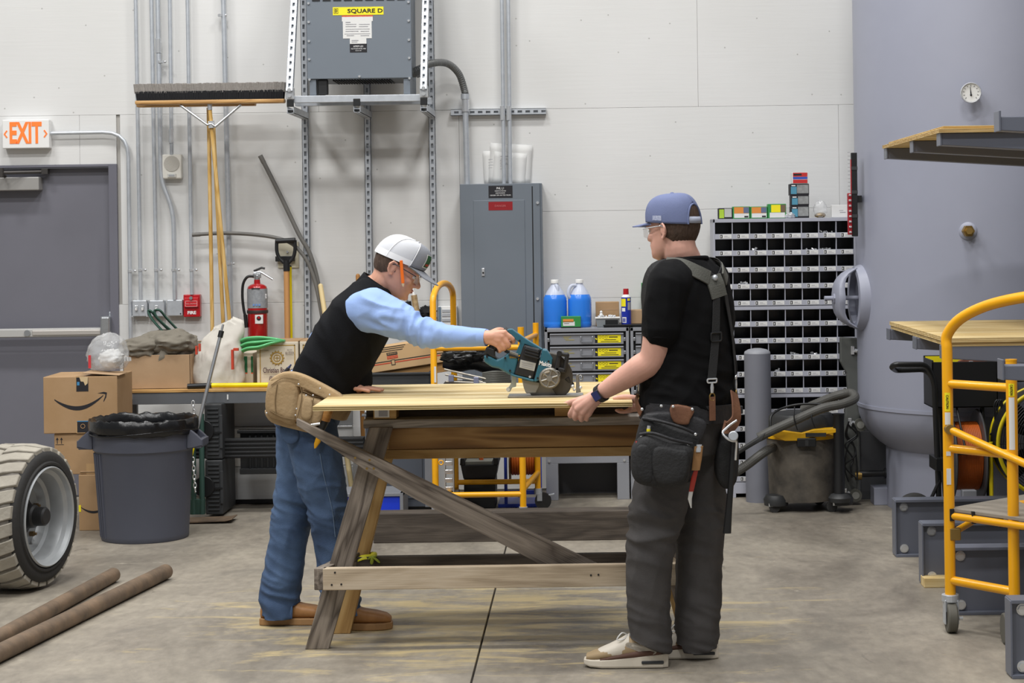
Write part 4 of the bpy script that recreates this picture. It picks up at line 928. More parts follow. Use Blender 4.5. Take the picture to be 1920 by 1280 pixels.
MB().cyl((xc + .019, YX - r - .004, z1 + .008), (xc + .019, YX - r - .001, z1 + .008), .014, n=20).build('tag_emblem', M_INK, t); MB().box((xc + .019, YX - r - .005, z1 + .012), (.014, .002, .012)).build('emblem_mark', M_RED, t)
for k in range(3): MB().box((xc - .012 + k * .018, YX - r - .002, P(483, 572, YX).z + .004), (.012, .004, .012)).build('pictogram', mat('picto_blue', '#6a8fc8', .6), t)
q = MB(); q.cyl((xc, YX, zt2 + .02), (xc, YX, zt2 + .06), .018, n=12); q.box((xc, YX, zt2 + .055), (.05, .03, .03)); q.build('valve', M_STEEL, t, smooth=40, bevel=.003)
q = MB(); q.tube([(xc - .02, YX, zt2 + .075), (xc + .02, YX, zt2 + .08), (xc + .10, YX, zt2 + .03)], .007, 8); q.build('carry_handle', M_STEEL, t, smooth=40)
q = MB(); q.tube([(xc - .02, YX, zt2 + .085), (xc + .03, YX, zt2 + .105), (xc + .05, YX, zt2 + .1)], .007, 8); q.build('lever', M_BLACK, t, smooth=40)
hp_ = smooth_pts([P(475, 518, YX - .02), P(464, 519, YX - .03), P(456, 532, YX - .03), P(454.5, 555, YX - .03), P(457, 580, YX - .03), P(460, 592, YX - .03)], 6)
MB().tube(hp_, .009, 10).build('hose', M_BLACK, t, smooth=60); MB().cyl(P(460, 590, YX - .03), P(462, 614, YX - .03), .013, .011, n=12).build('nozzle', M_BLACK, t, smooth=40)
MB().bx(xc - .03, xc + .03, YX + r - .01, WY, zt2 - .1, zt2 - .06).build('wall_bracket', M_GALV, t)
text('E', 'lettering', M_WINK, (xc + .056, YX - .032, P(498, 555, YX).z), .035, t, bold=.001)
# ================================================================== middle background
M_SCAF = mat('scaffold_yellow', '#f0ab10', .35, coat=.2)
M_CABG = mat('cabinet_grey', '#7e8085', .45)
M_CABL = mat('cabinet_light', '#8d8f95', .45)
# grey steel cabinet low behind the table
YK0 = 11.06; x0, x1 = P(686, 880, YK0).x, P(811, 880, YK0).x; zt = P(750, 766, 11.45).z
t = thing('steel_cabinet', 'dark blue-grey steel cabinet standing behind the wooden work table', 'cabinet', ((x0 + x1) / 2, 11.28, 0))
MB().bx(x0, x1, YK0, 11.5, .05, zt).build('body', mat('cab_dark', '#4d525b', .4), t, bevel=.004); MB().bx(x1 - .045, x1, YK0 - .015, YK0, .05, zt).build('corner_post', M_CABG, t, bevel=.002)
for z in (.2, .42): MB().cyl((x1 - .03, YK0 - .015, z), (x1 - .03, YK0 - .022, z), .006, n=8).build('screw', M_BLACK, t)
MB().bx(x0 + .01, x1 - .01, YK0 + .02, 11.48, 0, .05).build('plinth', M_BLACK, t); MB().bx(x0 + .02, x1 - .06, YK0 - .006, YK0, .1, zt - .03).build('door', mat('cab_dark', '#4d525b', .4), t, bevel=.003)
# things on that cabinet: long carton, black tray, oddments
YG = 11.25
ctr = P(745, 672, YG)
t = thing('long_carton', 'long buff carton with red and black stripes tilted on a black tray', 'box', ctr - V((0, 0, .12)))
ang = radians(8); R_ = Matrix.Rotation(-ang, 3, 'Y')
M_BUFF = mat('buff_carton', '#c8a578', .8, var=.03, vs=4)
def lc(x, y, z): return ctr + V((0, .12, 0)) + R_ @ V((x, y, z))
w, d, h = .75, .24, .20
q = MB(); q.prism([(-w / 2, -h * .32), (w / 2, -h * .32), (w / 2, h * .42), (-w / 2, h * .42)], -d / 2, d / 2, lc); q.build('carton', M_BUFF, t, bevel=.004)
q = MB(); q.prism([(-w / 2, -h * .62), (w / 2, -h * .62), (w / 2, -h * .33), (-w / 2, -h * .33)], -d / 2 + .02, d / 2 - .02, lc); q.build('shaded_lower_side', mat('carton_shadow_side', '#b48a56', .85), t, bevel=.003)  # darker buff paints shade into the carton's lower side
q = MB(); q.prism([(-w / 2, -.010), (w / 2, -.010), (w / 2, -.005), (-w / 2, -.005)], -d / 2 - .001, -d / 2, lc); q.build('black_stripe', M_INK, t)
q = MB(); q.prism([(-w / 2, -.022), (w / 2, -.022), (w / 2, -.016), (-w / 2, -.016)], -d / 2 - .001, -d / 2, lc); q.build('red_stripe', M_RPR, t)
q = MB(); q.prism([(-.06, .025), (.005, .025), (.005, .043), (-.06, .043)], -d / 2 - .001, -d / 2, lc); q.build('black_logo', M_INK, t)
q = MB(); q.prism([(-.06, .004), (.005, .004), (.005, .022), (-.06, .022)], -d / 2 - .001, -d / 2, lc); q.build('red_logo', M_RPR, t)
text('SIMPSON', 'lettering', M_BUFF, lc(-.0275, -d / 2 - .0015, .034), .014, t, ax=R_ @ V((1, 0, 0)), up=R_ @ V((0, 0, 1)), width=.055)
text('Strong-Tie', 'lettering', M_BUFF, lc(-.0275, -d / 2 - .0015, .013), .013, t, ax=R_ @ V((1, 0, 0)), up=R_ @ V((0, 0, 1)), width=.055)
q = MB(); q.prism([(-.04, -.035), (-.015, -.035), (-.015, -.002), (-.04, -.002)], -d / 2 - .0012, -d / 2, lc); q.build('icon', M_INK, t)
q = MB(); q.prism([(-.036, -.031), (-.019, -.031), (-.019, -.006), (-.036, -.006)], -d / 2 - .0016, -d / 2, lc); q.build('icon_field', M_BUFF, t)
for k in range(3):
    q = MB(); q.prism([(-.10, .075 - k * .012), (.06 - k * .01, .075 - k * .012), (.06 - k * .01, .079 - k * .012), (-.10, .079 - k * .012)], -d / 2 - .001, -d / 2, lc); q.build('print_line', M_INK, t)
e = RX(683, 697, 806, 722, 11.1); ZTB = zt + .001
t = thing('tool_tray', 'long black open tray under the tilted buff carton', 'tray', ((e[0] + e[1]) / 2, 11.2, ZTB)); q = MB(); zz1 = P(745, 697, 11.15).z
for a in ((e[0], e[1], 11.1, 11.11, ZTB, zz1), (e[0], e[1], 11.39, 11.4, ZTB, zz1), (e[0], e[0] + .01, 11.1, 11.4, ZTB, zz1), (e[1] - .01, e[1], 11.1, 11.4, ZTB, zz1), (e[0], e[1], 11.1, 11.4, ZTB, ZTB + .01)): q.bx(*a)
q.build('tray', M_TOTE, t, bevel=.003); MB().bx(e[0] - .006, e[1] + .006, 11.09, 11.1, zz1 - .014, zz1).build('rim', M_TOTE, t, bevel=.003)
MB().bx(e[0] - .01, P(842, 720, 11.0).x, 10.98, 11.44, zt + .0002, ZTB).build('shelf_mat', M_BLACK, t)
M_BLUEC = mat('clamp_blue', '#3a46b0', .4)
for (u0, u1, v, lab) in ((697, 722, 718, 'small blue-handled clamp left of the yellow post'), (788, 834, 716, 'blue-handled clamp at the foot of the yellow post')):
    p0, p1 = P(u0, v, 11.03), P(u1, v - 1, 11.03); p0.z = p1.z = ZTB + .0225; t = thing('bar_clamp', lab, 'clamp', p0)
    MB().box((p0 + p1) / 2, ((p1 - p0).length, .03, .022)).build('handle', M_BLUEC, t, bevel=.007, seg=3); MB().cyl(p0, p0 + V((-.04, 0, 0)), .008, n=10).build('screw', M_STEEL, t, smooth=40)
    MB().bx(p0.x - .06, p1.x + .05, p0.y - .01, p0.y + .01, p0.z - .022, p0.z - .012).build('bar', M_STEEL, t)
# wire rack bundle wrapped in black film, left of the saw
M_FILM = mat('black_film', '#1b1c1d', .3, bump=.5, bs=22)
bx_ = P(895, 690, 10.95)
t = thing('wrapped_bundle', 'black film wrapped bundle on a wire frame behind the saw', 'bundle', bx_ - V((0, 0, .11)))
q = MB(); secs = []
for i in range(11):
    k = i / 10; c = P(833 + k * 120, 668 + 22 * k + 4 * sin(k * 9), 10.95); hh = .068 * (1 - .25 * k); secs.append((c + V((0, .05, 0)), V((0, .1, 0)), V((.012, 0, hh))))
rs = []
for c, u, w_ in secs:
    rs.append([c + u * cos(2 * pi * j / 28) + w_ * sin(2 * pi * j / 28) * (1 + .25 * noise.noise(V((c.x * 9, j * .6, 2)))) for j in range(28)])
q.rings(rs); q.build('film', M_FILM, t, smooth=60)
blob('film_fold', M_FILM, P(868, 664, 10.9), (.11, .07, .05), t, .35, 2.6, 2.2, 36, 24, ridge=.2)
M_WIRE = mat('wire_beige', '#b8b2a6', .4, .5)
for (a, b) in (((833, 692), (920, 712)), ((835, 702), (905, 716)), ((836, 715), (912, 718))):
    MB().tube([P(*a, 10.85), P(*b, 10.85)], .006, 8).build('wire', M_WIRE, t, smooth=50)
for u, v in ((846, 709), (893, 713)): MB().box(P(u, v, 10.84), (.03, .02, .04)).build('clip', mat('clip_grey', '#8b90a8', .4, .3), t, bevel=.003)
q = MB()
for k in range(7): q.tube(smooth_pts([P(905, 700 + k * 2.6, 10.86), P(930, 697 + k * 3.4, 10.84), P(956, 700 + k * 3, 10.9)], 5), .008, 8)
q.build('folded_sheet', mat('sheet_grey', '#55554f', .5), t, smooth=60)
MB().bx(P(833, 700, 10.95).x, P(957, 700, 10.95).x, 10.88, 11.08, zt - .06, P(880, 716, 10.95).z).build('support', M_TOTE, t)
# caulk tube, wrench and black cap behind the man's chin
t = thing('caulk_gun', 'black caulking gun hanging on the wall near the strut', 'caulk gun', P(765, 590, 11.9)); MB().cyl(P(764, 565, 11.9), P(768, 596, 11.9), .024, n=12).build('cradle', M_BLACK, t, smooth=40); MB().tube([P(764, 565, 11.9), P(760, 550, 11.9)], .006, 8).build('rod', M_STEEL, t)
t = thing('sealant_tube', 'cream sealant tube with brown print hanging by the man', 'tube', P(779, 596, 11.9)); q = MB(); q.cyl(P(776, 553, 11.9), P(783, 596, 11.9), .02, n=14); q.build('body', mat('tube_cream', '#c9b48c', .6, vs=40, col2='#8a6a44'), t, smooth=40); MB().cyl(P(774, 540, 11.9), P(776, 554, 11.9), .005, .013, n=10).build('nozzle', M_WHITE, t, smooth=40); MB().cyl(P(781, 585, 11.9), P(782.5, 594, 11.9), .0205, n=14).build('label', M_WPAPER, t, smooth=40)
o = blob('work_gloves', mat('black_fabric', '#101012', .85), P(800, 590, 11.965), (.05, .032, .045), None, .5, 3., 8.1, 32, 24, ridge=.25); tag(o, 'bunched black work gloves hanging behind the yellow arch', 'gloves')
t, e = wbox(821, 574, 857, 612, 'breaker_box', 'small white breaker box on the wall beside the grey panel', 'breaker box', M_WHITE, .05, .004)
for v in (580, 588, 597): e2 = RX(829, v, 847, v + 5, 11.948); MB().bx(e2[0], e2[1], 11.944, 11.952, e2[2], e2[3]).build('breaker', M_GALV, t)
e2 = RX(822, 575, 827, 611, 11.948); MB().bx(e2[0], e2[1], 11.94, 11.952, e2[2], e2[3]).build('hinge', mat('slate_blue', '#5f7384', .5), t)
# mobile scaffold cart (yellow) behind the table
YN_, YF_ = 10.5, 11.25
def cartpost(u, Y, vt): x = P(u, 800, Y).x; return V((x, Y, P(u, vt, Y).z))
NL_, FL_, NR_, FR_ = V((P(815, 800, YN_).x, YN_, 0)), V((P(853, 800, YF_).x, YF_, 0)), V((P(979, 800, YN_).x, YN_, 0)), V((P(1007, 800, YF_).x, YF_, 0))
t = thing('scaffold_cart', 'yellow tube scaffold cart with a tall arched end behind the table', 'scaffold cart', (NL_ + FR_) / 2)
rr = .0185; Z0 = .115
za = P(815, 565, YN_).z; ztop = P(830, 531, (YN_ + YF_) / 2).z
m_ = (NL_ + FL_) / 2
arcp = [V((NL_.x, NL_.y, Z0)), V((NL_.x, NL_.y, za))] + [NL_.lerp(FL_, .5 - .5 * cos(pi * k / 10)) + V((0, 0, za + (ztop - za) * sin(pi * k / 10))) for k in range(1, 10)] + [V((FL_.x, FL_.y, za)), V((FL_.x, FL_.y, Z0))]
MB().tube(arcp, rr, 12).build('arched_frame', M_SCAF, t, smooth=60)
MB().cyl((NR_.x, NR_.y, Z0), (NR_.x, NR_.y, P(977, 613, YN_).z), rr, n=14).build('post', M_SCAF, t, smooth=40); MB().cyl((FR_.x, FR_.y, Z0), (FR_.x, FR_.y, P(1005, 605, YF_).z), rr, n=14).build('post', M_SCAF, t, smooth=40)
zr1 = P(890, 652, YN_).z
for (a, b, z) in ((NL_, NR_, zr1), (NR_, FR_, zr1 + .03), (NL_, NR_, P(900, 927, YN_).z), (FL_, FR_, P(930, 903, YF_).z), (NR_, FR_, P(995, 900, 10.9).z), (NL_, FL_, P(840, 927, 10.9).z)):
    MB().cyl((a.x, a.y, z), (b.x, b.y, z), rr * .85, n=12).build('rail', M_SCAF, t, smooth=40)
for p in (NL_, FL_, NR_, FR_):
    q = MB(); q.cyl((p.x, p.y, .09), (p.x, p.y, .125), .024, n=12); q.box((p.x + .01, p.y, .075), (.03, .04, .05)); q.build('caster_fork', M_GALV, t, smooth=40)
    MB().cyl((p.x + .03, p.y - .016, .05), (p.x + .03, p.y + .016, .05), .05, n=20).build('caster_wheel', M_RUB, t, smooth=40); MB().box((p.x + .075, p.y, .085), (.05, .03, .008), Matrix.Rotation(-.2, 3, 'Y')).build('brake_pedal', M_GALV, t, bevel=.002)
zdk = P(880, 716, 10.95).z; MB().bx(NL_.x + .02, NR_.x + .06, YN_ + .02, YF_ - .02, zt - .085, zt - .0605).build('deck', M_TOTE, t, bevel=.003)
p = P(827, 867, YN_ - .03); MB().torus(p, (0, 1, 0), .012, .004, 16, 6).build('ring_pin', M_SCAF, t, smooth=60)
MB().box(P(816, 702, YN_ - .02), (.012, .002, .09)).build('warning_label', M_WPAPER, t)
# aluminium ladder rungs
YL = 11.0; t = thing('step_ladder', 'small aluminium ladder standing between the cart posts', 'ladder', P(842, 940, YL)); x0, x1 = P(834, 900, YL).x, P(850, 900, YL).x
for x in (x0, x1): MB().bx(x - .004, x + .004, YL, YL + .05, 0, .62).build('side_rail', M_ALU, t)
for k in range(12): MB().bx(x0, x1, YL + .0, YL + .045, .05 + k * .05, .075 + k * .05).build('rung', M_CHROME, t, bevel=.003)
# blue crate
M_BLU = mat('crate_blue', '#1438c8', .4); e = RX(640, 926, 750, 966, 10.7)
t = thing('blue_crate', 'bright blue crate low behind the front table leg', 'crate', ((e[0] + e[1]) / 2, 10.85, 0)); zc_ = P(700, 924, 10.7).z
MB().bx(e[0], e[1], 10.7, 10.98, .0, zc_ - .02).build('bin', M_BLU, t, bevel=.004); MB().bx(e[0] - .005, e[1] + .02, 10.69, 10.99, zc_ - .02, zc_).build('grey_rim', M_CABG, t, bevel=.003); MB().bx(e[1], e[1] + .02, 10.69, 10.98, 0, zc_).build('end_panel', M_CABG, t, bevel=.003)
# toolbox on a bin
YTB = 11.3; x0, x1 = P(866, 900, YTB).x, P(932, 900, YTB).x
t = thing('tool_box', 'black plastic open tool box behind the yellow rails', 'tool box', ((x0 + x1) / 2, 11.4, 0)); za_, zb_ = P(900, 897, YTB).z, P(900, 862, YTB).z
MB().bx(x0 + .012, x1 - .012, YTB, YTB + .26, 0, za_).build('lower_bin', M_TOTE, t, bevel=.006)
q = MB(); q.prism([(x0 + .01, za_), (x1 - .01, za_), (x1 + .006, zb_ - .03), (x0 - .006, zb_ - .03)], YTB - .01, YTB + .26); q.build('upper_bin', M_TOTE, t, bevel=.005)
q = MB(); 
for a in ((x0 - .01, x0 + .02), (x1 - .02, x1 + .01)): q.prism([(a[0], zb_ - .03), (a[1], zb_ - .03), (a[1] - .003, zb_ + .01), (a[0] + .003, zb_ + .01)], YTB - .015, YTB + .27)
q.build('side_grip', M_TOTE, t, bevel=.004); MB().bx(x0, x1, YTB + .2, YTB + .27, zb_ - .03, zb_ + .0).build('back_wall', M_TOTE, t, bevel=.003); MB().bx(x0 + .02, x1 - .03, YTB + .02, YTB + .18, zb_ - .032, zb_ - .012).build('tray_insert', mat('tray_grey', '#8c8c82', .6), t)
t = thing('pliers', 'orange-handled pliers sticking out of the black tool box', 'pliers', P(899, 860, YTB + .1))
for dx in (0, .02): MB().tube([P(895, 846, YTB + .1) + V((dx * .4, 0, 0)), P(899, 856, YTB + .1) + V((dx, 0, 0)), P(903, 868, YTB + .1)], .007, 8).build('handle', mat('orange_grip', '#d0622a', .5), t, smooth=50)
# cable reel on a blue stand
YRl = 11.35; t = thing('cable_reel', 'orange cable reel on a blue steel stand', 'cable reel', P(985, 935, YRl)); M_BST = mat('stand_blue', '#2a44b4', .4)
x0, x1 = P(949, 900, YRl).x, P(1012, 900, YRl).x; zr_ = P(980, 868, YRl).z
MB().bx(x0 - .05, x1 + .04, YRl - .03, YRl + .25, 0, .022).build('base_plate', M_BST, t, bevel=.003); MB().bx(x0 - .012, x0 + .006, YRl, YRl + .05, .02, zr_ + .12).build('upright', M_BST, t, bevel=.002); MB().bx(x1 - .006, x1 + .012, YRl, YRl + .05, .02, zr_ + .12).build('upright', M_BST, t, bevel=.002)
MB().bx(x0, x1, YRl - .01, YRl + .02, .075, .1).build('cross_bar', M_BST, t, bevel=.002)
M_ORC = mat('orange_cable', '#c8641c', .5); q = MB(); pts = []
cx0, cx1 = x0 + .03, x1 - .03
MB().cyl((cx0, YRl + .08, zr_), (cx1, YRl + .08, zr_), .075, n=32).build('core', M_ORC, t, smooth=40)
for k in range(9): q.torus((cx0 + .008 + k * (cx1 - cx0 - .016) / 8, YRl + .08, zr_), (1, 0, 0), .074, .009, 32, 8)
q.build('wound_cable', M_ORC, t, smooth=60)
for x in (cx0 - .008, cx1 + .008): MB().cyl((x - .004, YRl + .08, zr_), (x + .004, YRl + .08, zr_), .125, n=40).build('flange', mat('flange_brown', '#8a6a42', .6), t, smooth=40)
# ------------------------------------------------------------------ drawer cabinets on a stand
YDc = 11.6; M_DR = mat('drawer_grey', '#8b8d93', .42, .1); ztd = P(1100, 615, YDc).z; zbd = P(1100, 850, YDc).z
M_HAND = mat('handle_wire', '#a5a8ad', .3, .7)
def drawers(label, u0, u1, n=9, lab=True):
    x0, x1 = P(u0, 700, YDc).x, P(u1, 700, YDc).x
    t = thing('drawer_cabinet', label, 'drawer cabinet', ((x0 + x1) / 2, YDc + .15, zbd))
    q = MB(); q.bx(x0, x0 + .018, YDc - .004, 11.95, zbd, ztd); q.bx(x1 - .018, x1, YDc - .004, 11.95, zbd, ztd); q.bx(x0, x1, YDc - .004, 11.95, ztd - .022, ztd); q.bx(x0, x1, YDc, 11.95, zbd, zbd + .015); q.bx(x0, x1, 11.93, 11.95, zbd, ztd); q.build('shell', M_CABL, t, bevel=.002)
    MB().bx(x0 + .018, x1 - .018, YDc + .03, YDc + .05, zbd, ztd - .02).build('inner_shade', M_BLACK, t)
    H = (ztd - .024 - zbd - .015) / n
    for k in range(n):
        z1 = ztd - .026 - k * H; z0 = z1 - H + .006; xa, xb = x0 + .032, x1 - .032
        dr = MB().bx(xa, xb, YDc + .008, YDc + .3, z0, z1 - .008).build('drawer', M_DR, t, bevel=.002)
        MB().bx(xa, xb, YDc + .0, YDc + .02, z1 - .016, z1 - .006).build('drawer_lip', M_CABL, dr, bevel=.003)
        xm = x0 + (x1 - x0) * .50; wd = .036
        MB().tube(fillet([V((xm - wd, YDc + .008, z1 - .025)), V((xm - wd, YDc - .002, z1 - .025)), V((xm - wd, YDc - .004, z0 + .018)), V((xm + wd, YDc - .004, z0 + .018)), V((xm + wd, YDc - .002, z1 - .025)), V((xm + wd, YDc + .008, z1 - .025))], .008, 3), .0035, 6).build('handle', M_HAND, dr, smooth=50)
        for xk in (xa - .008, xb + .006): MB().box((xk, YDc + .012, (z0 + z1) / 2 - .008), (.014, .03, .022)).build('catch', M_HAND, dr, bevel=.003)
        if lab:
            xl0, xl1 = x0 + (x1 - x0) * .63, x0 + (x1 - x0) * .905
            MB().bx(xl0, xl1, YDc + .0065, YDc + .0085, z0 + .010, z1 - .018).build('yellow_label', M_YEL, dr)
            MB().bx(xl0 - .017, xl0 - .001, YDc + .0065, YDc + .0085, z0 + .010, z1 - .018).build('hazard_mark', M_INK, dr)
            MB().box((xl0 - .009, YDc + .006, (z0 + z1) / 2 - .004), (.012, .002, .007), Matrix.Rotation(.5, 3, 'Y')).build('hazard_flash', M_YEL, dr)
            q = MB(); zc2 = (z0 + z1) / 2 - .004
            for j in range(3): q.torus((xl0 + .014 + j * .02, YDc + .006, zc2 + .011), (0, 1, 0), .007, .0008, 12, 4)
            q.bx(xl0 + .07, xl1 - .02, YDc + .0055, YDc + .0065, zc2 + .008, zc2 + .013); q.bx(xl0 + .04, xl1 - .03, YDc + .0055, YDc + .0065, zc2 - .007, zc2 - .004); q.bx(xl0 + .02, xl1 - .015, YDc + .0055, YDc + .0065, zc2 - .018, zc2 - .015)
            q.build('label_print', M_INK, dr)
            q = MB(); xf = x0 + (x1 - x0) * .22
            for j, (dx, wd2) in enumerate(((0, .05), (.005, .03), (.014, .055))): q.bx(xf + dx, xf + dx + wd2, YDc + .0068, YDc + .008, zc2 + .012 - j * .009, zc2 + .016 - j * .009)
            q.build('faded_logo', mat('faded_yellow', '#a79a55', .6), dr)
    return t
drawers('grey drawer cabinet with yellow drawer labels under the blue jugs', 1022, 1180)
drawers('second grey drawer cabinet half hidden behind the man in black', 1183, 1338, lab=True)
x0, x1 = P(1024, 890, YDc).x, P(1180, 890, YDc).x
for (xa, xb, lab) in ((x0, x1, 'grey steel stand under the labelled drawer cabinet'), (x1 + .01, P(1338, 890, YDc).x, 'grey steel stand under the half-hidden drawer cabinet')):
    t = thing('cabinet_stand', lab, 'stand', ((xa + xb) / 2, 11.75, 0))
    MB().bx(xa, xb, YDc, 11.95, zbd - .06, zbd - .001).build('top_frame', M_CABL, t, bevel=.002)
    for x in (xa, xb - .075):
        for yy in (YDc, 11.87): MB().bx(x, x + .075, yy, yy + .08, 0, zbd - .06).build('leg', M_CABL, t, bevel=.002)
    for x in (xa + .02, xb - .03): MB().cyl((x, YDc, zbd - .045), (x, YDc - .006, zbd - .045), .008, n=10).build('bolt', M_CHROME, t, smooth=40)
    MB().bx(xa + .07, xb - .07, 11.9, 11.92, .0, zbd - .06).build('back_panel', mat('stand_back', '#5a5b5e', .6), t)
# things on the drawer cabinets
ZD = ztd + .0005
M_JUG = mat('jug_blue', '#2f80e8', .25, coat=.2); M_JUGW = mat('jug_clear', '#d5dced', .3, alpha=.75)
def jug(label, u, grp, hx):
    x = P(u, 580, 11.76).x; y = 11.76; t = thing('jug', label, 'jug', (x, y, ZD), 0, grp); r = .074
    prof = [(0, 0), (r * .93, 0), (r, .01), (r, .03), (r * .985, .034), (r, .04), (r, .165), (r * .97, .185), (r * .83, .205)]
    MB().lathe(prof + [(0, .205)], (x, y, ZD), n=40).build('liquid', M_JUG, t, smooth=40)
    MB().lathe([(r * .83, .205), (r * .68, .228), (r * .45, .252), (.022, .268), (.02, .28)], (x, y, ZD), n=40, cap=False).build('shoulder', M_JUGW, t, smooth=50)
    MB().lathe([(0, .276), (.026, .276), (.026, .296), (.024, .3), (0, .3)], (x, y, ZD), n=24).build('cap', M_WHITE, t, smooth=40)
    q = MB(); dx = hx; q.tube(smooth_pts([(x + dx * .022, y - .02, ZD + .262), (x + dx * .05, y - .03, ZD + .26), (x + dx * .066, y - .035, ZD + .235), (x + dx * .068, y - .035, ZD + .20), (x + dx * .055, y - .03, ZD + .18)], 5), .011, 10); q.build('handle', M_JUGW, t, smooth=60)
jug('left blue gallon jug beside the grey panel', 1041, 'gallon jugs on the drawer cabinet', .25); jug('right blue gallon jug with its handle showing', 1087, 'gallon jugs on the drawer cabinet', -1)
def pbox(name, label, u0, v0, u1, v1, Y, dep, m, cat='box', z=None, group=None):
    e = RX(u0, v0, u1, v1, Y); z0 = e[2] if z is None else z; t = thing(name, label, cat, ((e[0] + e[1]) / 2, Y + dep / 2, z0), 0, group)
    MB().bx(e[0], e[1], Y, Y + dep, z0, e[3]).build('carton', m, t, bevel=.0025); return t, e, z0
M_GBOX = mat('box_green', '#2f8a45', .5); M_ORPR = mat('box_orange', '#d98a3c', .6)
t, e, z0 = pbox('screw_box', 'small green screw box in front of the blue jugs', 1052, 593, 1089, 617, 11.63, .07, M_GBOX, z=ZD)
MB().bx(e[0] + .012, e[0] + .078, 11.629, 11.6302, e[3] - .036, e[3] - .016).build('orange_band', M_ORPR, t); MB().bx(e[0] + .012, e[0] + .085, 11.629, 11.6302, z0 + .014, z0 + .04).build('white_label', M_WPAPER, t); MB().bx(e[0] + .018, e[0] + .05, 11.6285, 11.6292, z0 + .027, z0 + .03).build('print_line', M_INK, t)
MB().bx(e[0], e[1], 11.628, 11.702, z0, z0 + .008).build('base_band', M_INK, t)
t, e, z0 = pbox('cardboard_box', 'small brown carton behind the clear tub on the drawers', 1117, 566, 1161, 614, 11.82, .1, M_CARD, z=ZD)
MB().bx(e[0] + .02, e[1] - .01, 11.819, 11.8205, e[3] - .05, e[3] - .046).build('crease', M_CARD2, t)
t = thing('plastic_tub', 'clear plastic tub of screws on the drawer cabinet', 'tub', P(1140, 614, 11.68)); e = RX(1117, 597, 1162, 615, 11.66)
q = MB(); q.prism([(e[0] + .008, ZD), (e[1] - .008, ZD), (e[1], e[3]), (e[0], e[3])], 11.66, 11.76); q.build('tub', mat('tub_clear', '#8f979c', .2, alpha=.7), t, bevel=.004); MB().bx(e[0] - .003, e[1] + .003, 11.655, 11.765, e[3], e[3] + .007).build('lid_rim', M_WHITE, t, bevel=.002); MB().bx(e[0] + .06, e[1] - .01, 11.658, 11.66, ZD + .01, e[3] - .008).build('black_label', M_BLACK, t)
q = MB()
for k in range(24): q.sph((e[0] + .015 + .12 * random.random(), 11.67 + .08 * random.random(), e[3] + .008 + .008 * random.random()), .007, 6, 4)
o = q.build('screws', M_CHROME, t, smooth=60); o['kind'] = 'stuff'
q = MB(); q.sph((e[0] + .035, 11.69, e[3] + .022), .012, 10, 6); q.sph((e[0] + .035, 11.69, e[3] + .04), .009, 10, 6); q.build('knob', M_WHITE, t, smooth=60)
t = thing('shallow_tray', 'flat black tray on the drawers under the spray can', 'tray', P(1175, 615, 11.7)); e = RX(1132, 608.5, 1240, 615.5, 11.62); MB().bx(e[0], e[1], 11.62, 11.92, ZD, e[3]).build('tray', M_BLACK, t, bevel=.004); MB().bx(e[0] - .003, e[1], 11.615, 11.625, e[3] - .006, e[3] + .002).build('rim', M_BLACK, t, bevel=.001); ZTY = e[3] + .001
x = P(1174, 580, 11.7).x; t = thing('spray_can', 'blue and yellow spray can with a red cap', 'spray can', (x, 11.7, ZTY)); hcan = P(1174, 541, 11.7).z - ZTY; r = .031
MB().lathe([(0, 0), (r, 0), (r, hcan * .74), (r * .98, hcan * .76), (0, hcan * .76)], (x, 11.7, ZTY), n=30).build('can', mat('can_blue', '#1c2f9c', .3), t, smooth=40); MB().lathe([(r * .95, hcan * .76), (r * .8, hcan * .8), (r * .55, hcan * .84), (0, hcan * .84)], (x, 11.7, ZTY), n=30).build('shoulder', M_WHITE, t, smooth=40); MB().lathe([(0, hcan * .83), (r * .58, hcan * .83), (r * .55, hcan), (0, hcan)], (x, 11.7, ZTY), n=20).build('cap', M_RED, t, smooth=40)
def wrap(a0, a1, z0, z1, name, m):
    q = MB(); vs = []; n = 8
    for i in range(n + 1):
        a = a0 + (a1 - a0) * i / n
        for z in (z0, z1): vs.append(V((x + sin(a) * (r + .0006), 11.7 - cos(a) * (r + .0006), ZTY + z * hcan)))
    q.add(vs, [(2 * i, 2 * i + 1, 2 * i + 3, 2 * i + 2) for i in range(n)]); q.build(name, m, t, smooth=60)
wrap(-1.3, -.1, .5, .72, 'yellow_shield', M_YEL); wrap(.25, .9, .66, .73, 'yellow_badge', M_YEL); wrap(-1., -.2, .36, .46, 'white_badge', M_WHITE); wrap(-.95, 0, .04, .2, 'white_panel', M_WHITE); wrap(-.85, -.1, .06, .17, 'blue_field', mat('can_blue', '#1c2f9c', .3)); wrap(.3, 1.2, .4, .62, 'grey_panel', M_GINK)
t, e, z0 = pbox('cardboard_box', 'brown carton beside the spray can next to the man in black', 1179, 581, 1238, 609, 11.72, .14, M_CARD2, z=ZTY); MB().bx(e[0] + .09, e[0] + .1, 11.719, 11.7205, z0 + .03, z0 + .034).build('print_mark', M_INK, t)
t, e, z0 = pbox('screw_box', 'green box standing behind the carton next to the man in black', 1203, 530, 1240, 582, 11.88, .06, M_GBOX, z=ZTY); MB().bx(e[0] + .004, e[1], 11.879, 11.8805, z0 + .11, z0 + .13).build('white_label', M_WPAPER, t); MB().bx(e[0], e[1], 11.878, 11.8808, z0 + .06, z0 + .105).build('dark_band', M_INK, t)
t, e = wbox(1212, 510, 1250, 535, 'notice_card', 'pale notice card on the wall behind the man in black', 'notice', M_WPAPER, .006, .001); MB().bx(e[0] + .01, e[1] - .01, 11.993, 11.9945, e[3] - .03, e[3] - .026).build('print_line', M_GINK, t)
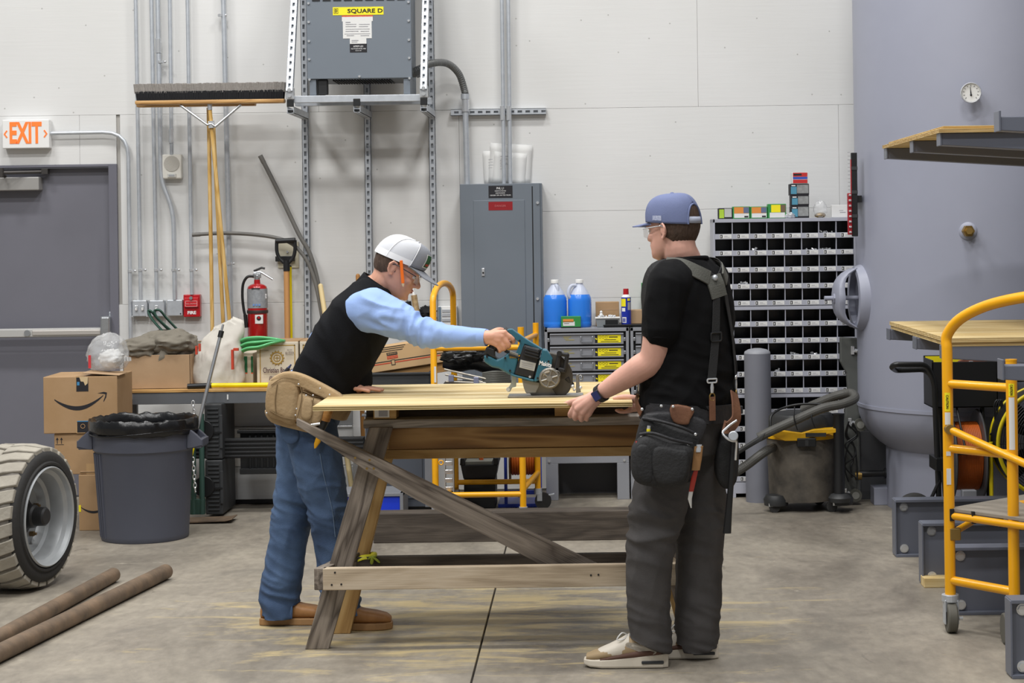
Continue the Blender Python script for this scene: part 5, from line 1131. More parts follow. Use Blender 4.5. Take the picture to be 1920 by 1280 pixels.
# ------------------------------------------------------------------ bin cabinets
YBc = 11.6; NB, NRow = 8, 5
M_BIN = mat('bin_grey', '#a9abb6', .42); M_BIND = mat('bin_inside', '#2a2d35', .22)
bx0, bx1 = P(1338, 500, YBc).x, P(1605, 500, YBc).x
UH = 164 * YBc / FPX
zTop = P(1470, 409, YBc).z
card_me = None
def make_bin(label, ztop):
    global card_me
    w = bx1 - bx0; t = thing('bin_cabinet', label, 'bin cabinet', ((bx0 + bx1) / 2, YBc + .14, ztop - UH))
    q = MB(); q.bx(bx0, bx0 + .012, YBc, YBc + .29, ztop - UH, ztop); q.bx(bx1 - .012, bx1, YBc, YBc + .29, ztop - UH, ztop); q.bx(bx0, bx1, YBc, YBc + .29, ztop - .022, ztop); q.build('shell', M_BIN, t, bevel=.0015)
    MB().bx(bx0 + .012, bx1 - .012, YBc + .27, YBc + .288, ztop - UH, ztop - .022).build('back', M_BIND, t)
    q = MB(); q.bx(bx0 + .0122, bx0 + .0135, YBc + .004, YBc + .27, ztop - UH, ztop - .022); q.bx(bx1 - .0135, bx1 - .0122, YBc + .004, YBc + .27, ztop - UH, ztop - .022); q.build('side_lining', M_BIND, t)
    H = (UH - .024) / NRow
    cw = (w - .024) / NB
    for r in range(NRow):
        zf = ztop - .022 - (r + 1) * H
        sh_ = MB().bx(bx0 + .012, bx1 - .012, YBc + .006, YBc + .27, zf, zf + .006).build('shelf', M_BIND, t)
        MB().bx(bx0 + .012, bx1 - .012, YBc - .002, YBc + .004, zf, zf + .033).build('shelf_lip', M_BIN, sh_, bevel=.001)
        for c in range(NB):
            if (r * 7 + c * 3) % 41 == 5 and c == 7: continue
            xc_ = bx0 + .012 + cw * (c + .60); wv = .074; hv = .025
            if card_me is None:
                qq = MB(); qq.bx(-wv / 2, wv / 2, -.0012, 0, 0, hv); qq.cur = 1
                qq.bx(-wv / 2 + .003, -wv / 2 + .018, -.0016, -.001, .002, hv - .002); qq.cur = 0
                qq.bx(-wv / 2 + .007, -wv / 2 + .012, -.0019, -.0014, .006, hv - .007); qq.cur = 2
                qq.bx(-.008, .012, -.0016, -.001, .013, .016); qq.bx(-.01, .026, -.0016, -.001, .006, .008)
                o = qq.build('label_card', [M_WPAPER, M_INK, M_GINK], sh_, mtx=Matrix.Translation((xc_, YBc - .002, zf + .005))); card_me = o
            else:
                o = bpy.data.objects.new('label_card', card_me.data); COL.objects.link(o); o.parent = sh_; rt = ROOTM[t.name]; o.matrix_local = rt.inverted() @ Matrix.Translation((xc_, YBc - .002, zf + .005))
    for c in range(1, NB):
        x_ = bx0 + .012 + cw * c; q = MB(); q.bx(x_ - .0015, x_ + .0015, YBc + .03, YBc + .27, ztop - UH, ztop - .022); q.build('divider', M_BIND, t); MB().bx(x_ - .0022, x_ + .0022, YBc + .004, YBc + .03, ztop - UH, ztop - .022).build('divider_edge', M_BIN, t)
    return t
for k, lab in enumerate(('top grey bin cabinet of small labelled pigeonholes with boxes on it', 'middle grey bin cabinet of small labelled pigeonholes', 'bottom grey bin cabinet behind the shop vacuum and bollard')): make_bin(lab, zTop - k * (UH + .002))
zB = zTop - 3 * (UH + .002); t = thing('plinth_stand', 'grey plinth stand under the bin cabinets', 'stand', ((bx0 + bx1) / 2, YBc + .14, 0))
MB().bx(bx0, bx1, YBc, YBc + .29, zB - .07, zB).build('frame', M_BIN, t, bevel=.002)
for x in (bx0, bx1 - .12): MB().bx(x, x + .12, YBc, YBc + .29, 0, zB - .07).build('leg', M_BIN, t, bevel=.002)
MB().bx(bx0 + .1, bx1 - .1, YBc + .25, YBc + .27, 0, zB - .07).build('back', M_BIND, t)
# hardware lying in bins
rng = random.Random(11); cw = (bx1 - bx0 - .024) / NB; H = (UH - .024) / NRow
for (unit, r, c, n_) in ((0, 0, 6, 9), (0, 1, 2, 6), (0, 1, 5, 5), (0, 1, 6, 8), (0, 3, 1, 8), (1, 2, 4, 6), (1, 3, 3, 5), (1, 3, 2, 6), (1, 2, 5, 5)):
    zf = zTop - unit * (UH + .002) - .022 - (r + 1) * H + .008; q = MB()
    for k in range(n_):
        c_ = V((bx0 + .012 + cw * (c + .2 + .6 * rng.random()), YBc + .02 + .05 * rng.random(), zf + .02 + .012 * rng.random())); q.cyl(c_, c_ + V((rng.uniform(-.02, .02), rng.uniform(-.01, .01), rng.uniform(-.005, .012))), .006, n=6)
    q.bx(bx0 + .02 + cw * c, bx0 + cw * (c + 1), YBc + .008, YBc + .2, zf - .002, zf + .016)
    o = q.build('loose_hardware', M_CHROME, smooth=40); tag(o, f'loose shiny fasteners in a bin, {["top", "middle"][unit]} cabinet, row {["one", "two", "three", "four", "five"][r]}, column {["one","two","three","four","five","six","seven","eight"][c]}', 'fasteners', kind='stuff')
# boxes on top of the bin cabinets
ZC = zTop + .0005; YK = 11.66
t, e, z0 = pbox('fastener_box', 'small black and lime fastener box at the left end of the bin cabinets', 1347, 390, 1373, 407, YK, .08, M_INK, z=ZC); MB().bx(e[0] + .005, e[0] + .035, YK - .001, YK, z0 + .006, e[3] - .008).build('lime_label', mat('lime', '#a8c83c', .5), t); MB().bx(e[0] + .038, e[1] - .004, YK - .001, YK, z0 + .012, e[3] - .004).build('grey_label', mat('pale_grey', '#b4b6b2', .6), t)
for (u0, u1, lab) in ((1374, 1406, 'left of the twin green and orange fastener boxes'), (1407, 1439, 'right of the twin green and orange fastener boxes')):
    t, e, z0 = pbox('fastener_box', lab, u0, 387, u1, 406, YK, .08, M_GBOX, z=ZC); MB().bx(e[0] + .008, e[1] - .006, YK - .001, YK, z0 + .034, e[3] - .004).build('orange_panel', M_ORPR, t); MB().bx(e[0] + .008, e[1] - .006, YK - .001, YK, z0 + .006, z0 + .033).build('white_label', M_WPAPER, t); MB().bx(e[1] - .035, e[1] - .01, YK - .0016, YK - .0008, z0 + .008, z0 + .018).build('barcode', M_INK, t); MB().bx(e[1] - .04, e[1] - .006, YK - .0016, YK - .0008, z0 + .036, e[3] - .005).build('blue_photo', mat('photo_blue', '#5f6a88', .6), t)
t, e, z0 = pbox('fastener_box', 'taller green fastener box with a yellow panel', 1440, 382, 1474, 406, YK, .08, M_GBOX, z=ZC); MB().bx(e[0] + .01, e[1] - .008, YK - .001, YK, z0 + .004, z0 + .036).build('white_label', M_WPAPER, t); MB().bx(e[0] + .02, e[0] + .078, YK - .001, YK, z0 + .038, e[3] - .006).build('yellow_panel', M_YEL, t); MB().bx(e[0] + .08, e[1] - .004, YK - .001, YK, z0 + .038, e[3] - .006).build('photo_panel', mat('photo_brown', '#6e5a46', .6), t)
o = blob('metal_fitting', M_CHROME, P(1481, 400, YK), (.03, .02, .02), None, .4, 3, 6.6, 20, 14, lowcut=-.015); o.location.z = ZC; tag(o, 'small shiny metal fitting lying beside the stacked boxes', 'fitting')
hb = [(386, 405.5), (366, 385.5), (344.5, 365.5)]; zk = ZC
for k, ((va, vb), lab) in enumerate(zip(hb, ('lowest dark screw box of the stack of four', 'second dark screw box up in the stack of four', 'third dark screw box up in the stack of four'))):
    t, e, z0 = pbox('screw_box', lab, 1481 + (2 if k != 2 else 0), va, 1517, vb, YK, .09, M_INK, z=zk); zk = e[3] + .0005
    MB().bx(e[0] + .006, e[0] + .042, YK - .001, YK, z0 + .008, e[3] - .018).build('blue_panel', mat('box_teal', '#4f8fa8', .5), t); MB().bx(e[0] + .044, e[1] - .004, YK - .001, YK, z0 + .012, e[3] - .006).build('grey_photo', mat('photo_grey', '#8b8d8c', .6, var=.2, vs=40), t); MB().bx(e[0] + .01, e[0] + .035, YK - .0014, YK - .0006, e[3] - .014, e[3] - .008).build('brand_print', M_WINK, t)
t, e, z0 = pbox('screw_box', 'red white and blue screw box on top of the stack of four', 1485, 323, 1515, 344, YK, .08, M_WPAPER, z=zk)
for a, b, m in ((.62, .98, mat('print_red', '#c02b2b', .5)), (.4, .6, mat('print_blue', '#3550b0', .5)), (.05, .36, mat('print_red', '#c02b2b', .5))): MB().bx(e[0] + .006, e[1] - .004, YK - .001, YK, z0 + (e[3] - z0) * a, z0 + (e[3] - z0) * b).build('colour_band', m, t)
MB().bx(e[0] + .01, e[0] + .06, YK - .0015, YK - .0005, e[3] - .02, e[3] - .008).build('brand_print', M_INK, t)
q = MB(); pz = P(1538, 390, 11.7); o = blob('hardware_bag', M_CLEAR, (pz.x, 11.7, ZC + .05), (.04, .025, .055), None, .15, 3, 3.1, 28, 20, lowcut=-.048, ridge=.1); tag(o, 'small clear bag of brass hardware on the bin cabinets', 'bag')
blob('brass_pieces', M_BRASS, (pz.x, 11.7, ZC + .016), (.034, .02, .016), o, .3, 5, 2, 20, 12)
t, e, z0 = pbox('fastener_box', 'plain white box at the right end of the bin cabinets', 1560, 384, 1591, 406, YK, .08, M_WPAPER, z=ZC); MB().bx(e[0] + .05, e[0] + .085, YK - .001, YK, z0 + .03, z0 + .034).build('print_line', M_GINK, t); MB().bx(e[0] + .045, e[0] + .07, YK - .001, YK, z0 + .042, z0 + .045).build('print_line', M_GINK, t)
# tool rail on the tank side
t = thing('tool_rail', 'upright black and red magnetic tool rail beside the tank', 'tool rail', P(1601, 442, 10.98)); e = RX(1597, 286, 1608, 443, 10.96)
MB().bx(e[0], e[1], 10.96, 10.99, e[2], e[3]).build('bar', M_BLACK, t, bevel=.003); MB().bx(e[0] - .004, e[0], 10.962, 10.985, e[2] + .01, e[3] - .04).build('red_edge', M_RED, t)
e2 = RX(1590, 362, 1598, 440, 10.95); MB().bx(e2[0], e2[1] - .004, 10.95, 10.98, e2[2], e2[3]).build('red_holder', mat('holder_red', '#9a1a26', .4), t, bevel=.002)
for k in range(8): z = e2[2] + .015 + k * .031; MB().box(((e2[0] + e2[1]) / 2, 10.947, z), (.014, .01, .011)).build('bit', M_CHROME, t, bevel=.002)
for k in range(11): z = e2[3] + .02 + k * .022; MB().box((e[0] - .012, 10.97, z), (.016, .008, .004)).build('peg', M_CHROME, t)
MB().bx(e[0] + .012, 1.622, 10.985, 11.16, e[2] + .2, e[2] + .24).build('magnet_mount', M_BLACK, t)
for z in (e[2] + .12, e[2] + .26, e[2] + .4): MB().bx(e[0] - .001, e[1] + .001, 10.957, 10.96, z - .01, z + .01).build('clip', M_TOTE, t)
# ================================================================== right side
M_TANK = mat('tank_paint', '#9598a7', .42, var=.03, vs=2.2, bump=.02, bs=8)
M_TANKD = mat('tank_trim', '#989baa', .45)
TC = V((2.40, 11.17, 0)); TR = .785
zd = P(1640, 768, 10.9).z; zb_ = P(1760, 858, 10.6).z
tk = thing('air_tank', 'huge blue-grey steel tank standing at the right wall', 'tank', (TC.x, TC.y, 0))
prof = [(0, zd - .40)] + [(TR * sin(a), zd - .40 * cos(a)) for a in [pi / 2 * k / 14 for k in range(1, 15)]] + [(TR, zd), (TR + .006, zd), (TR + .006, zd + .02), (TR, zd + .02), (TR, 3.6)] + [(TR * cos(a), 3.6 + .42 * sin(a)) for a in [pi / 2 * k / 10 for k in range(1, 10)]] + [(0, 4.02)]
MB().lathe(prof, TC, n=128).build('shell', M_TANK, tk, smooth=30)
MB().lathe([(.60, 0), (.62, 0), (.62, zd - .24), (.60, zd - .24)], TC, n=64, cap=False).build('skirt', M_TANK, tk, smooth=40)
def tanksurf(u, v, ):  # point on the tank seen at pixel
    o = V((0, 0, EYE)); d = (P(u, v, 10) - o); a = d.x ** 2 + d.y ** 2; b = -2 * (d.x * TC.x + d.y * TC.y); c = TC.x ** 2 + TC.y ** 2 - TR ** 2
    s = (-b - sqrt(max(0, b * b - 4 * a * c))) / (2 * a); p = o + d * s; n = V((p.x - TC.x, p.y - TC.y, 0)).normalized(); return p, n
p, n_ = tanksurf(1822, 176); g = thing('pressure_gauge', 'round white-faced pressure gauge on the tank', 'gauge', p)
fn = V((-.12, -1, .0)).normalized(); c = p + n_ * .06
MB().cyl(p - n_ * .02, c, .014, n=12).build('stem', M_BRASS, g, smooth=40)
MB().lathe([(0, 0), (.05, 0), (.056, .004), (.058, .012), (.058, .03), (.054, .036), (.05, .03), (.05, .026), (0, .026)], c, fn, 40).build('case', M_CHROME, g, smooth=40)
MB().lathe([(0, .027), (.049, .027)], c, fn, 40, cap=False).build('dial', M_WPAPER, g)
gu, gw = frame(fn)
for k in range(11):
    a = radians(-45 + k * 27); q = MB(); pc_ = c + fn * .0276; d_ = gu * cos(a) + gw * sin(a); q.tube([pc_ + d_ * .036, pc_ + d_ * .044], .0014, 4); q.build('tick', M_INK, g)
q = MB(); q.tube([c + fn * .029 + V((0, 0, -.012)), c + fn * .029 + V((-.004, 0, .034))], [.004, .001], 6); q.sph(c + fn * .029 + V((0, 0, -.012)), .006, 8, 6); q.build('needle', M_INK, g)
p, n_ = tanksurf(1815, 433); g = thing('drain_valve', 'brass plug fitting on a round boss of the tank', 'valve', p); fn = (n_ + V((.25, 0, 0))).normalized()
MB().lathe([(.052, -.02), (.05, .004), (.042, .01), (.03, .012), (.03, .035), (0, .035)], p, n_, 28, cap=False).build('boss', M_TANKD, g, smooth=40); MB().cyl(p + n_ * .03, p + fn * .06, .034, n=6).build('hex_nut', M_BRASS, g); MB().cyl(p + fn * .055, p + fn * .085, .02, n=6).build('plug', M_BRASS, g)
# oval hand hole with its yoke
hn = V((-.993, -.12, 0)).normalized(); hp = TC + hn * (TR - .02); hp.z = P(1604, 560, 10.9).z; hu = V((0, 0, 1)); hw = hu.cross(hn)
g = thing('hand_hole', 'oval flanged hand hole with a bolted yoke on the tank side', 'hand hole', hp)
def oval(h, a, b): return [hp + hn * h + hu * a * cos(2 * pi * k / 40) + hw * b * sin(2 * pi * k / 40) for k in range(40)]
MB().rings([oval(-.06, .20, .17), oval(.03, .195, .165), oval(.062, .182, .15), oval(.062, .15, .11), oval(.0, .14, .11)], cap=False).build('flange', M_TANKD, g, smooth=40)
MB().rings([oval(.02, .14, .11), oval(.03, .12, .09)]).build('cover', M_TANKD, g, smooth=40)
q = MB(); yk = []
for k in range(13):
    t_ = -1 + 2 * k / 12; yk.append((hp + hn * (.06 + .095 * (1 - t_ ** 4)) + hu * (.175 * t_), hw * (.105 * (1 - .45 * abs(t_))), hn * (.028 - .012 * abs(t_))))
q.loft(yk, 12, 4); q.build('yoke', M_TANKD, g, smooth=50)
MB().cyl(hp + hn * .02, hp + hn * .24, .014, n=10).build('bolt', M_TANKD, g, smooth=40); MB().cyl(hp + hn * .158, hp + hn * .19, .03, n=6).build('nut', M_TANKD, g)
# rusty flange and black box on the tank
p, n_ = tanksurf(1850, 695); M_COP = mat('rust_red', '#7c4a3a', .7, var=.2, vs=20)
g = thing('pipe_flange', 'rusty red bolted flange with a grey pipe stub on the tank', 'flange', p)
q = MB(); fc = p + V((0, -.06, .0)); q.prism([(fc.x - .17, fc.z + .06), (fc.x - .13, fc.z + .075), (fc.x + .13, fc.z + .075), (fc.x + .15, fc.z - .03), (fc.x + .12, fc.z - .07), (fc.x - .12, fc.z - .07)], fc.y, fc.y + .08); q.build('plate', M_COP, g, bevel=.004)
for dx in (-.1, .125): MB().cyl((fc.x + dx, fc.y, fc.z + .045), (fc.x + dx, fc.y - .02, fc.z + .045), .018, n=6).build('bolt', M_GALV, g)
pa = P(1868, 707, 10.28); q = MB(); q.cyl(pa, pa + V((.055, 0, 0)), .04, n=18); q.cyl(pa + V((.05, 0, 0)), pa + V((.075, 0, 0)), .043, n=18); q.build('pipe_stub', M_GALV, g, smooth=40); MB().cyl(pa + V((.07, 0, 0)), pa + V((.2, 0, .0)), .028, n=14).build('black_hose', M_BLACK, g, smooth=40)
g = thing('open_bin', 'black steel open-top bin with a yellow lining fixed to the tank', 'bin', P(1810, 765, 10.3)); e = RX(1748, 678, 1871, 764, 10.12); zt, z0 = e[3], e[2]; q = MB()
e = (e[0], e[1]); d0, d1 = 10.12, 10.38
for a in ((e[0], e[1], d0, d0 + .008, z0, zt), (e[0], e[1], d1 - .008, d1, z0, zt + .02), (e[0], e[0] + .008, d0, d1, z0, zt + .01), (e[1] - .008, e[1], d0, d1, z0, zt + .01), (e[0], e[1], d0, d1, z0, z0 + .008)): q.bx(*a)
q.build('shell', M_BLACK, g, bevel=.002); MB().bx(e[0] + .009, e[1] - .009, d1 - .014, d1 - .009, z0 + .01, zt + .015).build('lining', M_YEL, g); MB().bx(e[0] + .1, e[1] - .1, d1, 10.6, z0 + .02, z0 + .05).build('bracket', M_BLACK, g); MB().bx(e[0] + .009, e[0] + .014, d0 + .01, d1 - .01, z0 + .01, zt + .005).build('lining', M_YEL, g)
# dark pipe with cap low on the tank, behind the vacuum
g = thing('drain_pipe', 'dark drain pipe sticking out low on the left of the tank', 'pipe', P(1640, 935, 11.2)); a, b = P(1612, 888, 11.25), P(1664, 887, 11.25); MB().cyl(a, b + V((.1, 0, 0)), .02, n=14).build('pipe', M_BLACK, g, smooth=40); MB().cyl(b - V((.02, 0, 0)), b + V((.004, 0, 0)), .032, n=16).build('collar', M_BLACK, g, smooth=40); MB().bx(b.x - .09, b.x + .02, 11.2, 11.35, 0, P(1650, 912, 11.25).z).build('support', M_TANKD, g, bevel=.004)
MB().cyl(a + V((-.03, 0, -.01)), a + V((.01, 0, -.01)), .026, n=10).build('valve', M_BRASS, g, smooth=40)
e = RX(1612, 808, 1668, 880, 11.45); t = thing('steel_plate', 'dark grey plate standing between bins and tank', 'plate', ((e[0] + e[1]) / 2, 11.46, 0)); MB().bx(e[0], e[1], 11.45, 11.47, 0, e[3]).build('plate', mat('plate_grey', '#58595c', .5), t, bevel=.002); MB().bx(e[0] - .006, e[0], 11.445, 11.475, 0, e[3]).build('edge', M_CABG, t)
# bollard
b0 = F(1426, 943); r = .081; t = thing('bollard', 'grey painted round bollard in front of the bins', 'bollard', (b0.x, b0.y + r, 0)); zz = P(1426, 662, b0.y + r).z
MB().lathe([(0, 0), (r, 0), (r, zz), (0, zz)], (b0.x, b0.y + r, 0), n=40).build('post', mat('bollard_paint', '#74767f', .5, var=.03, vs=4), t, smooth=40); MB().lathe([(r * 1.0, zz), (r * .95, zz + .012), (r * .7, zz + .024), (r * .3, zz + .031), (0, zz + .032)], (b0.x, b0.y + r, 0), n=40).build('dome', mat('bollard_cap', '#8e9096', .6, var=.08, vs=20), t, smooth=60)
# shop vacuum
vc = F(1505, 960) + V((0, .15, 0)); vY = vc.y; VX = P(1503, 880, vY).x
t = thing('shop_vacuum', 'dusty black shop vacuum with a yellow band and thick hose', 'vacuum', (VX, vY, 0)); M_DUST = mat('dusty_black', '#34322f', .75, vs=7, col2='#6a6359', bump=.05, bs=40, detail=9)
M_VBK = mat('vac_black', '#2e2f30', .5); M_VYL = mat('vac_yellow', '#eab212', .4)
k_ = vY / FPX
def vz(v): return P(1503, v, vY).z
r = .205
MB().lathe([(0, vz(934)), (r * .93, vz(934)), (r * .95, vz(925)), (r, vz(823)), (r, vz(818)), (0, vz(818))], (VX, vY, 0), n=48).build('drum', M_DUST, t, smooth=40)
MB().lathe([(r * 1.0, vz(819)), (r * 1.05, vz(818)), (r * 1.05, vz(812)), (r * .98, vz(809)), (0, vz(806))], (VX, vY, 0), n=48).build('yellow_band', M_VYL, t, smooth=40)
MB().lathe([(r * .97, vz(812)), (r * .95, vz(800)), (r * .93, vz(780)), (r * .88, vz(774)), (r * .5, vz(770)), (0, vz(770))], (VX, vY, 0), n=48).build('lid', M_VBK, t, smooth=40)
q = MB(); q.prism([(VX - .21, vz(806)), (VX - .19, vz(798)), (VX - .02, vz(804)), (VX + .05, vz(798)), (VX + .2, vz(796)), (VX + .22, vz(802)), (VX + .06, vz(810)), (VX - .04, vz(818)), (VX - .12, vz(818))], vY - r - .02, vY - r + .06); q.build('yellow_trim', M_VYL, t, bevel=.004)
MB().bx(VX - .05, VX + .06, vY - r - .035, vY - r + .02, vz(829), vz(813)).build('latch', M_BLACK, t, bevel=.005); MB().bx(VX - .005, VX + .015, vY - r - .039, vY - r - .03, vz(827), vz(816)).build('latch_slot', M_VBK, t)
MB().bx(VX - .0, VX + .12, vY - r - .024, vY - r - .015, vz(811), vz(804)).build('name_strip', M_VBK, t)
for sx, u in ((-1, 1452), (1, 1572)):
    xw = P(u, 930, vY).x; q = MB(); q.lathe([(0, vz(941)), (.07, vz(941)), (.075, vz(930)), (.06, vz(922)), (0, vz(920))], (xw, vY - .1, 0), n=24); q.build('caster_pod', M_VBK, t, smooth=40)
    for yy in (vY - .14,):
        cx = P(u - 6, 955, yy).x; MB().cyl((cx, yy, .075), (cx, yy, .04), .01, n=8).build('caster_stem', M_CHROME, t); MB().cyl((cx - .02 * sx, yy - .012, .032), (cx - .02 * sx, yy + .012, .032), .032, n=18).build('caster_wheel', M_RUB, t, smooth=40); MB().box((cx, yy, .05), (.03, .03, .03)).build('caster_fork', M_CHROME, t, bevel=.003)
for dx in (-.12, .12): MB().cyl((VX + dx, vY + .14, .035), (VX + dx, vY + .165, .035), .035, n=18).build('rear_wheel', M_RUB, t, smooth=40); 
for dx in (-.12, .12): MB().cyl((VX + dx, vY + .15, .03), (VX + dx, vY + .12, vz(930)), .012, n=8).build('rear_stem', M_VBK, t)
M_HOSEB = mat('vac_hose', '#4b4a46', .6, var=.12, vs=20)
hy = vY - r - .06
def ribbed(uvY, r_, name='hose'):
    pts = smooth_pts([P(*a) for a in uvY], 16); rr = [r_ * (1 + .05 * (i % 2)) for i in range(len(pts))]; MB().tube(pts, rr, 14).build(name, M_HOSEB, t, smooth=25)
ribbed([(1422, 820, hy), (1450, 806, hy), (1490, 788, hy - .01), (1540, 766, hy - .02), (1580, 757, hy), (1602, 747, hy + .05), (1596, 737, hy + .12), (1570, 741, hy + .15), (1530, 757, hy + .2), (1505, 768, hy + .25)], .026)
ribbed([(1378, 886, hy), (1400, 872, hy), (1425, 853, hy), (1440, 843, hy + .05), (1450, 838, hy + .16)], .026, 'outlet_hose')
q = MB(); a, b = P(1376, 852, hy - .02), P(1424, 822, hy); q.loft([(a, V((0, .03, 0)), V((.01, 0, .018))), (P(1415, 828, hy), V((0, .028, 0)), V((.012, 0, .022))), (P(1430, 818, hy), V((0, .03, 0)), V((.014, 0, .027)))], 16, 5); q.build('crevice_nozzle', M_VBK, t, smooth=40)
MB().tube(smooth_pts([P(1447, 808, hy), P(1446, 780, hy + .03), P(1470, 764, hy + .1), P(1510, 757, hy + .1), P(1570, 760, hy + .1)], 6), .007, 8).build('carry_wire', M_BLACK, t, smooth=50)
for u, v0, v1 in ((1490, 762, 806), (1523, 768, 802)): MB().tube(smooth_pts([P(u, v0, hy - .03), P(u - 1, (v0 + v1) / 2, hy - .045), P(u + 5, v1, hy - .02)], 5), .004, 6).build('hose_strap', M_BLACK, t, smooth=50)
# wand standing beside it and upright dolly
xw = P(1573, 850, vY - .2).x; t = thing('vacuum_wand', 'black vacuum wand stood upright right of the dusty drum', 'wand', (xw, vY - .2, .02)); zz0 = P(1573, 926, vY - .2).z
MB().cyl((xw, vY - .2, zz0), (xw + .0, vY - .2, P(1573, 775, vY - .2).z), .032, n=20).build('tube', M_BLACK, t, smooth=40); MB().lathe([(0, zz0 - .045), (.06, zz0 - .045), (.066, zz0 - .02), (.05, zz0), (.034, zz0 + .005)], (xw, vY - .2, 0), n=20).build('floor_head', M_VBK, t, smooth=40)
yD = vY + .12
t = thing('plastic_dolly', 'grey plastic dolly stood on end behind the shop vacuum', 'dolly', P(1600, 945, yD)); M_DOL = mat('dolly_grey', '#565855', .65, var=.08, vs=8)
sil = [(1576, 632), (1612, 634), (1614, 660), (1608, 676), (1616, 700), (1617, 740), (1612, 800), (1612, 940), (1578, 940), (1586, 760), (1590, 730), (1588, 700), (1576, 678)]
q = MB(); q.prism([(P(u, v, yD).x, max(0.002, P(u, v, yD).z)) for u, v in sil], yD, yD + .06); q.build('deck', M_DOL, t, bevel=.008, seg=3)
for (u, v) in ((1618, 661), (1613, 796), (1604, 928)):
    c = P(u, v, yD - .02); MB().cyl(c + V((0, -.014, 0)), c + V((0, .014, 0)), .038, n=24).build('caster_wheel', mat('caster_grey', '#56564f', .6), t, smooth=40); MB().cyl(c + V((0, -.017, 0)), c + V((0, .017, 0)), .022, n=20).build('caster_hub', mat('caster_hub', '#8a8a84', .5), t, smooth=40); q = MB(); q.tube([c, c + V((-.05, 0, .015))], .012, 8); q.build('caster_fork', M_CHROME, t, smooth=40); MB().box(c + V((-.06, .03, .014)), (.02, .05, .05)).build('caster_plate', M_CHROME, t, bevel=.003)
t = thing('power_cord', 'tangled black power cord hanging on the dolly', 'cord', P(1600, 900, yD - .05)); rg = random.Random(5)
for k in range(4):
    pts = [P(1590 + rg.uniform(-6, 18), 790 + j * 22 + rg.uniform(-5, 5), yD - .05 - .02 * rg.random()) for j in range(6)]; MB().tube(smooth_pts(pts, 6), .005, 7).build('loop', M_BLACK, t, smooth=60)
# ------------------------------------------------------------------ cantilever rack
M_RACK = mat('rack_grey', '#676b77', .4, var=.02, vs=3); RXL = 1.54; RYS = (9.42, 8.66, 7.99, 6.85); RXR = 3.0
rk = thing('cantilever_rack', 'dark blue-grey cantilever rack with bolted floor beams and tapered arms', 'rack', (RXR - .2, 8.1, 0))
zu = P(1772, 249, 7.99).z; zl = P(1779, 650, 7.99).z
BT = .29
for Y in RYS:
    q = MB(); x0, x1 = RXL, RXR - .1; h = BT
    q.prism([(-.05, 0), (.05, 0), (.05, .014), (.006, .014), (.006, h - .014), (.05, h - .014), (.05, h), (-.05, h), (-.05, h - .014), (-.006, h - .014), (-.006, .014), (-.05, .014)], x0, x1, lambda a, x, z: V((x, Y + .05 + a, z)))
    bm_ = q.build('floor_beam', M_RACK, rk, bevel=.002)
    MB().bx(RXL - .004, RXL + .004, Y + .004, Y + .098, .006, h - .004).build('end_plate', M_RACK, bm_, bevel=.002)
    MB().bx(RXL + .0, RXL + 1.2, Y + .03, Y + .036, .014, h - .014).build('web_plate', M_RACK, bm_)
    for z in (.04, h - .04):
        c = V((RXL + .045, Y + .03, z)); MB().cyl(c, c + V((0, -.012, 0)), .017, n=6).build('bolt', M_CHROME, bm_); MB().cyl(c, c + V((0, -.004, 0)), .022, n=16).build('washer', M_CHROME, bm_)
    MB().bx(RXR - .25, RXR - .07, Y - .01, Y + .11, 0.29, 4.3).build('column', M_RACK, rk, bevel=.003)
    for z in (zu, zl):
        q = MB(); q.prism([(RXL - .015, z - .052), (RXL - .015, z), (RXR - .2, z), (RXR - .2, z - .14)], Y + .01, Y + .09); am = q.build('arm', M_RACK, rk, bevel=.004); MB().bx(RXL - .02, RXL - .012, Y + .006, Y + .094, z - .054, z + (.022 if Y < 7 else .004)).build('stop_plate', M_RACK, am, bevel=.002)
# plywood on the rack
M_PLY = wood('plywood_face', '#b79a5e', '#cdb27a', '#dcc795', 1.3, .75, .08, 6., .6); M_PLYE = wood('plywood_edge', '#a57c43', '#c79c5a', '#dab677', 2.4, .8)
def sheet(label, x0, x1, y0, y1, z, th=.018, plies=True, edge=None):
    t = thing('plywood_sheet', label, 'plywood', ((x0 + x1) / 2, (y0 + y1) / 2, z)); n = 5
    for k in range(n):
        z0 = z + th * k / n; ins = 0 if k % 2 == 0 else .0015
        MB().bx(x0 + ins, x1 - ins, y0 + ins, y1 - ins, z0, z + th * (k + 1) / n).build('ply', M_PLY if k % 2 == 0 else (edge or M_PLYE), t)
    return t
sheet('upper plywood sheet on the top rack arms', RXL - .03, RXR - .3, 7.97, 9.50, zu + .0005, .016); sheet('thin second sheet on the upper plywood of the rack', RXL - .005, RXR - .3, 8.0, 9.45, zu + .017, .013)
sheet('lower sheet of the pair on the lower rack arms', RXL - .0, RXR - .3, 8.0, 9.5, zl + .0005, .018, edge=M_PLY); sheet('upper sheet of the pair on the lower rack arms', RXL - .006, RXR - .3, 7.99, 9.5, zl + .019, .018, edge=M_PLY)
wbk = F(1733, 1102); o = MB().bx(wbk.x, wbk.x + .22, wbk.y, wbk.y + .09, 0, .045).build('wood_block', M_PLY, bevel=.003); tag(o, 'short pale offcut of wood on the floor by the rack beams', 'wood block')
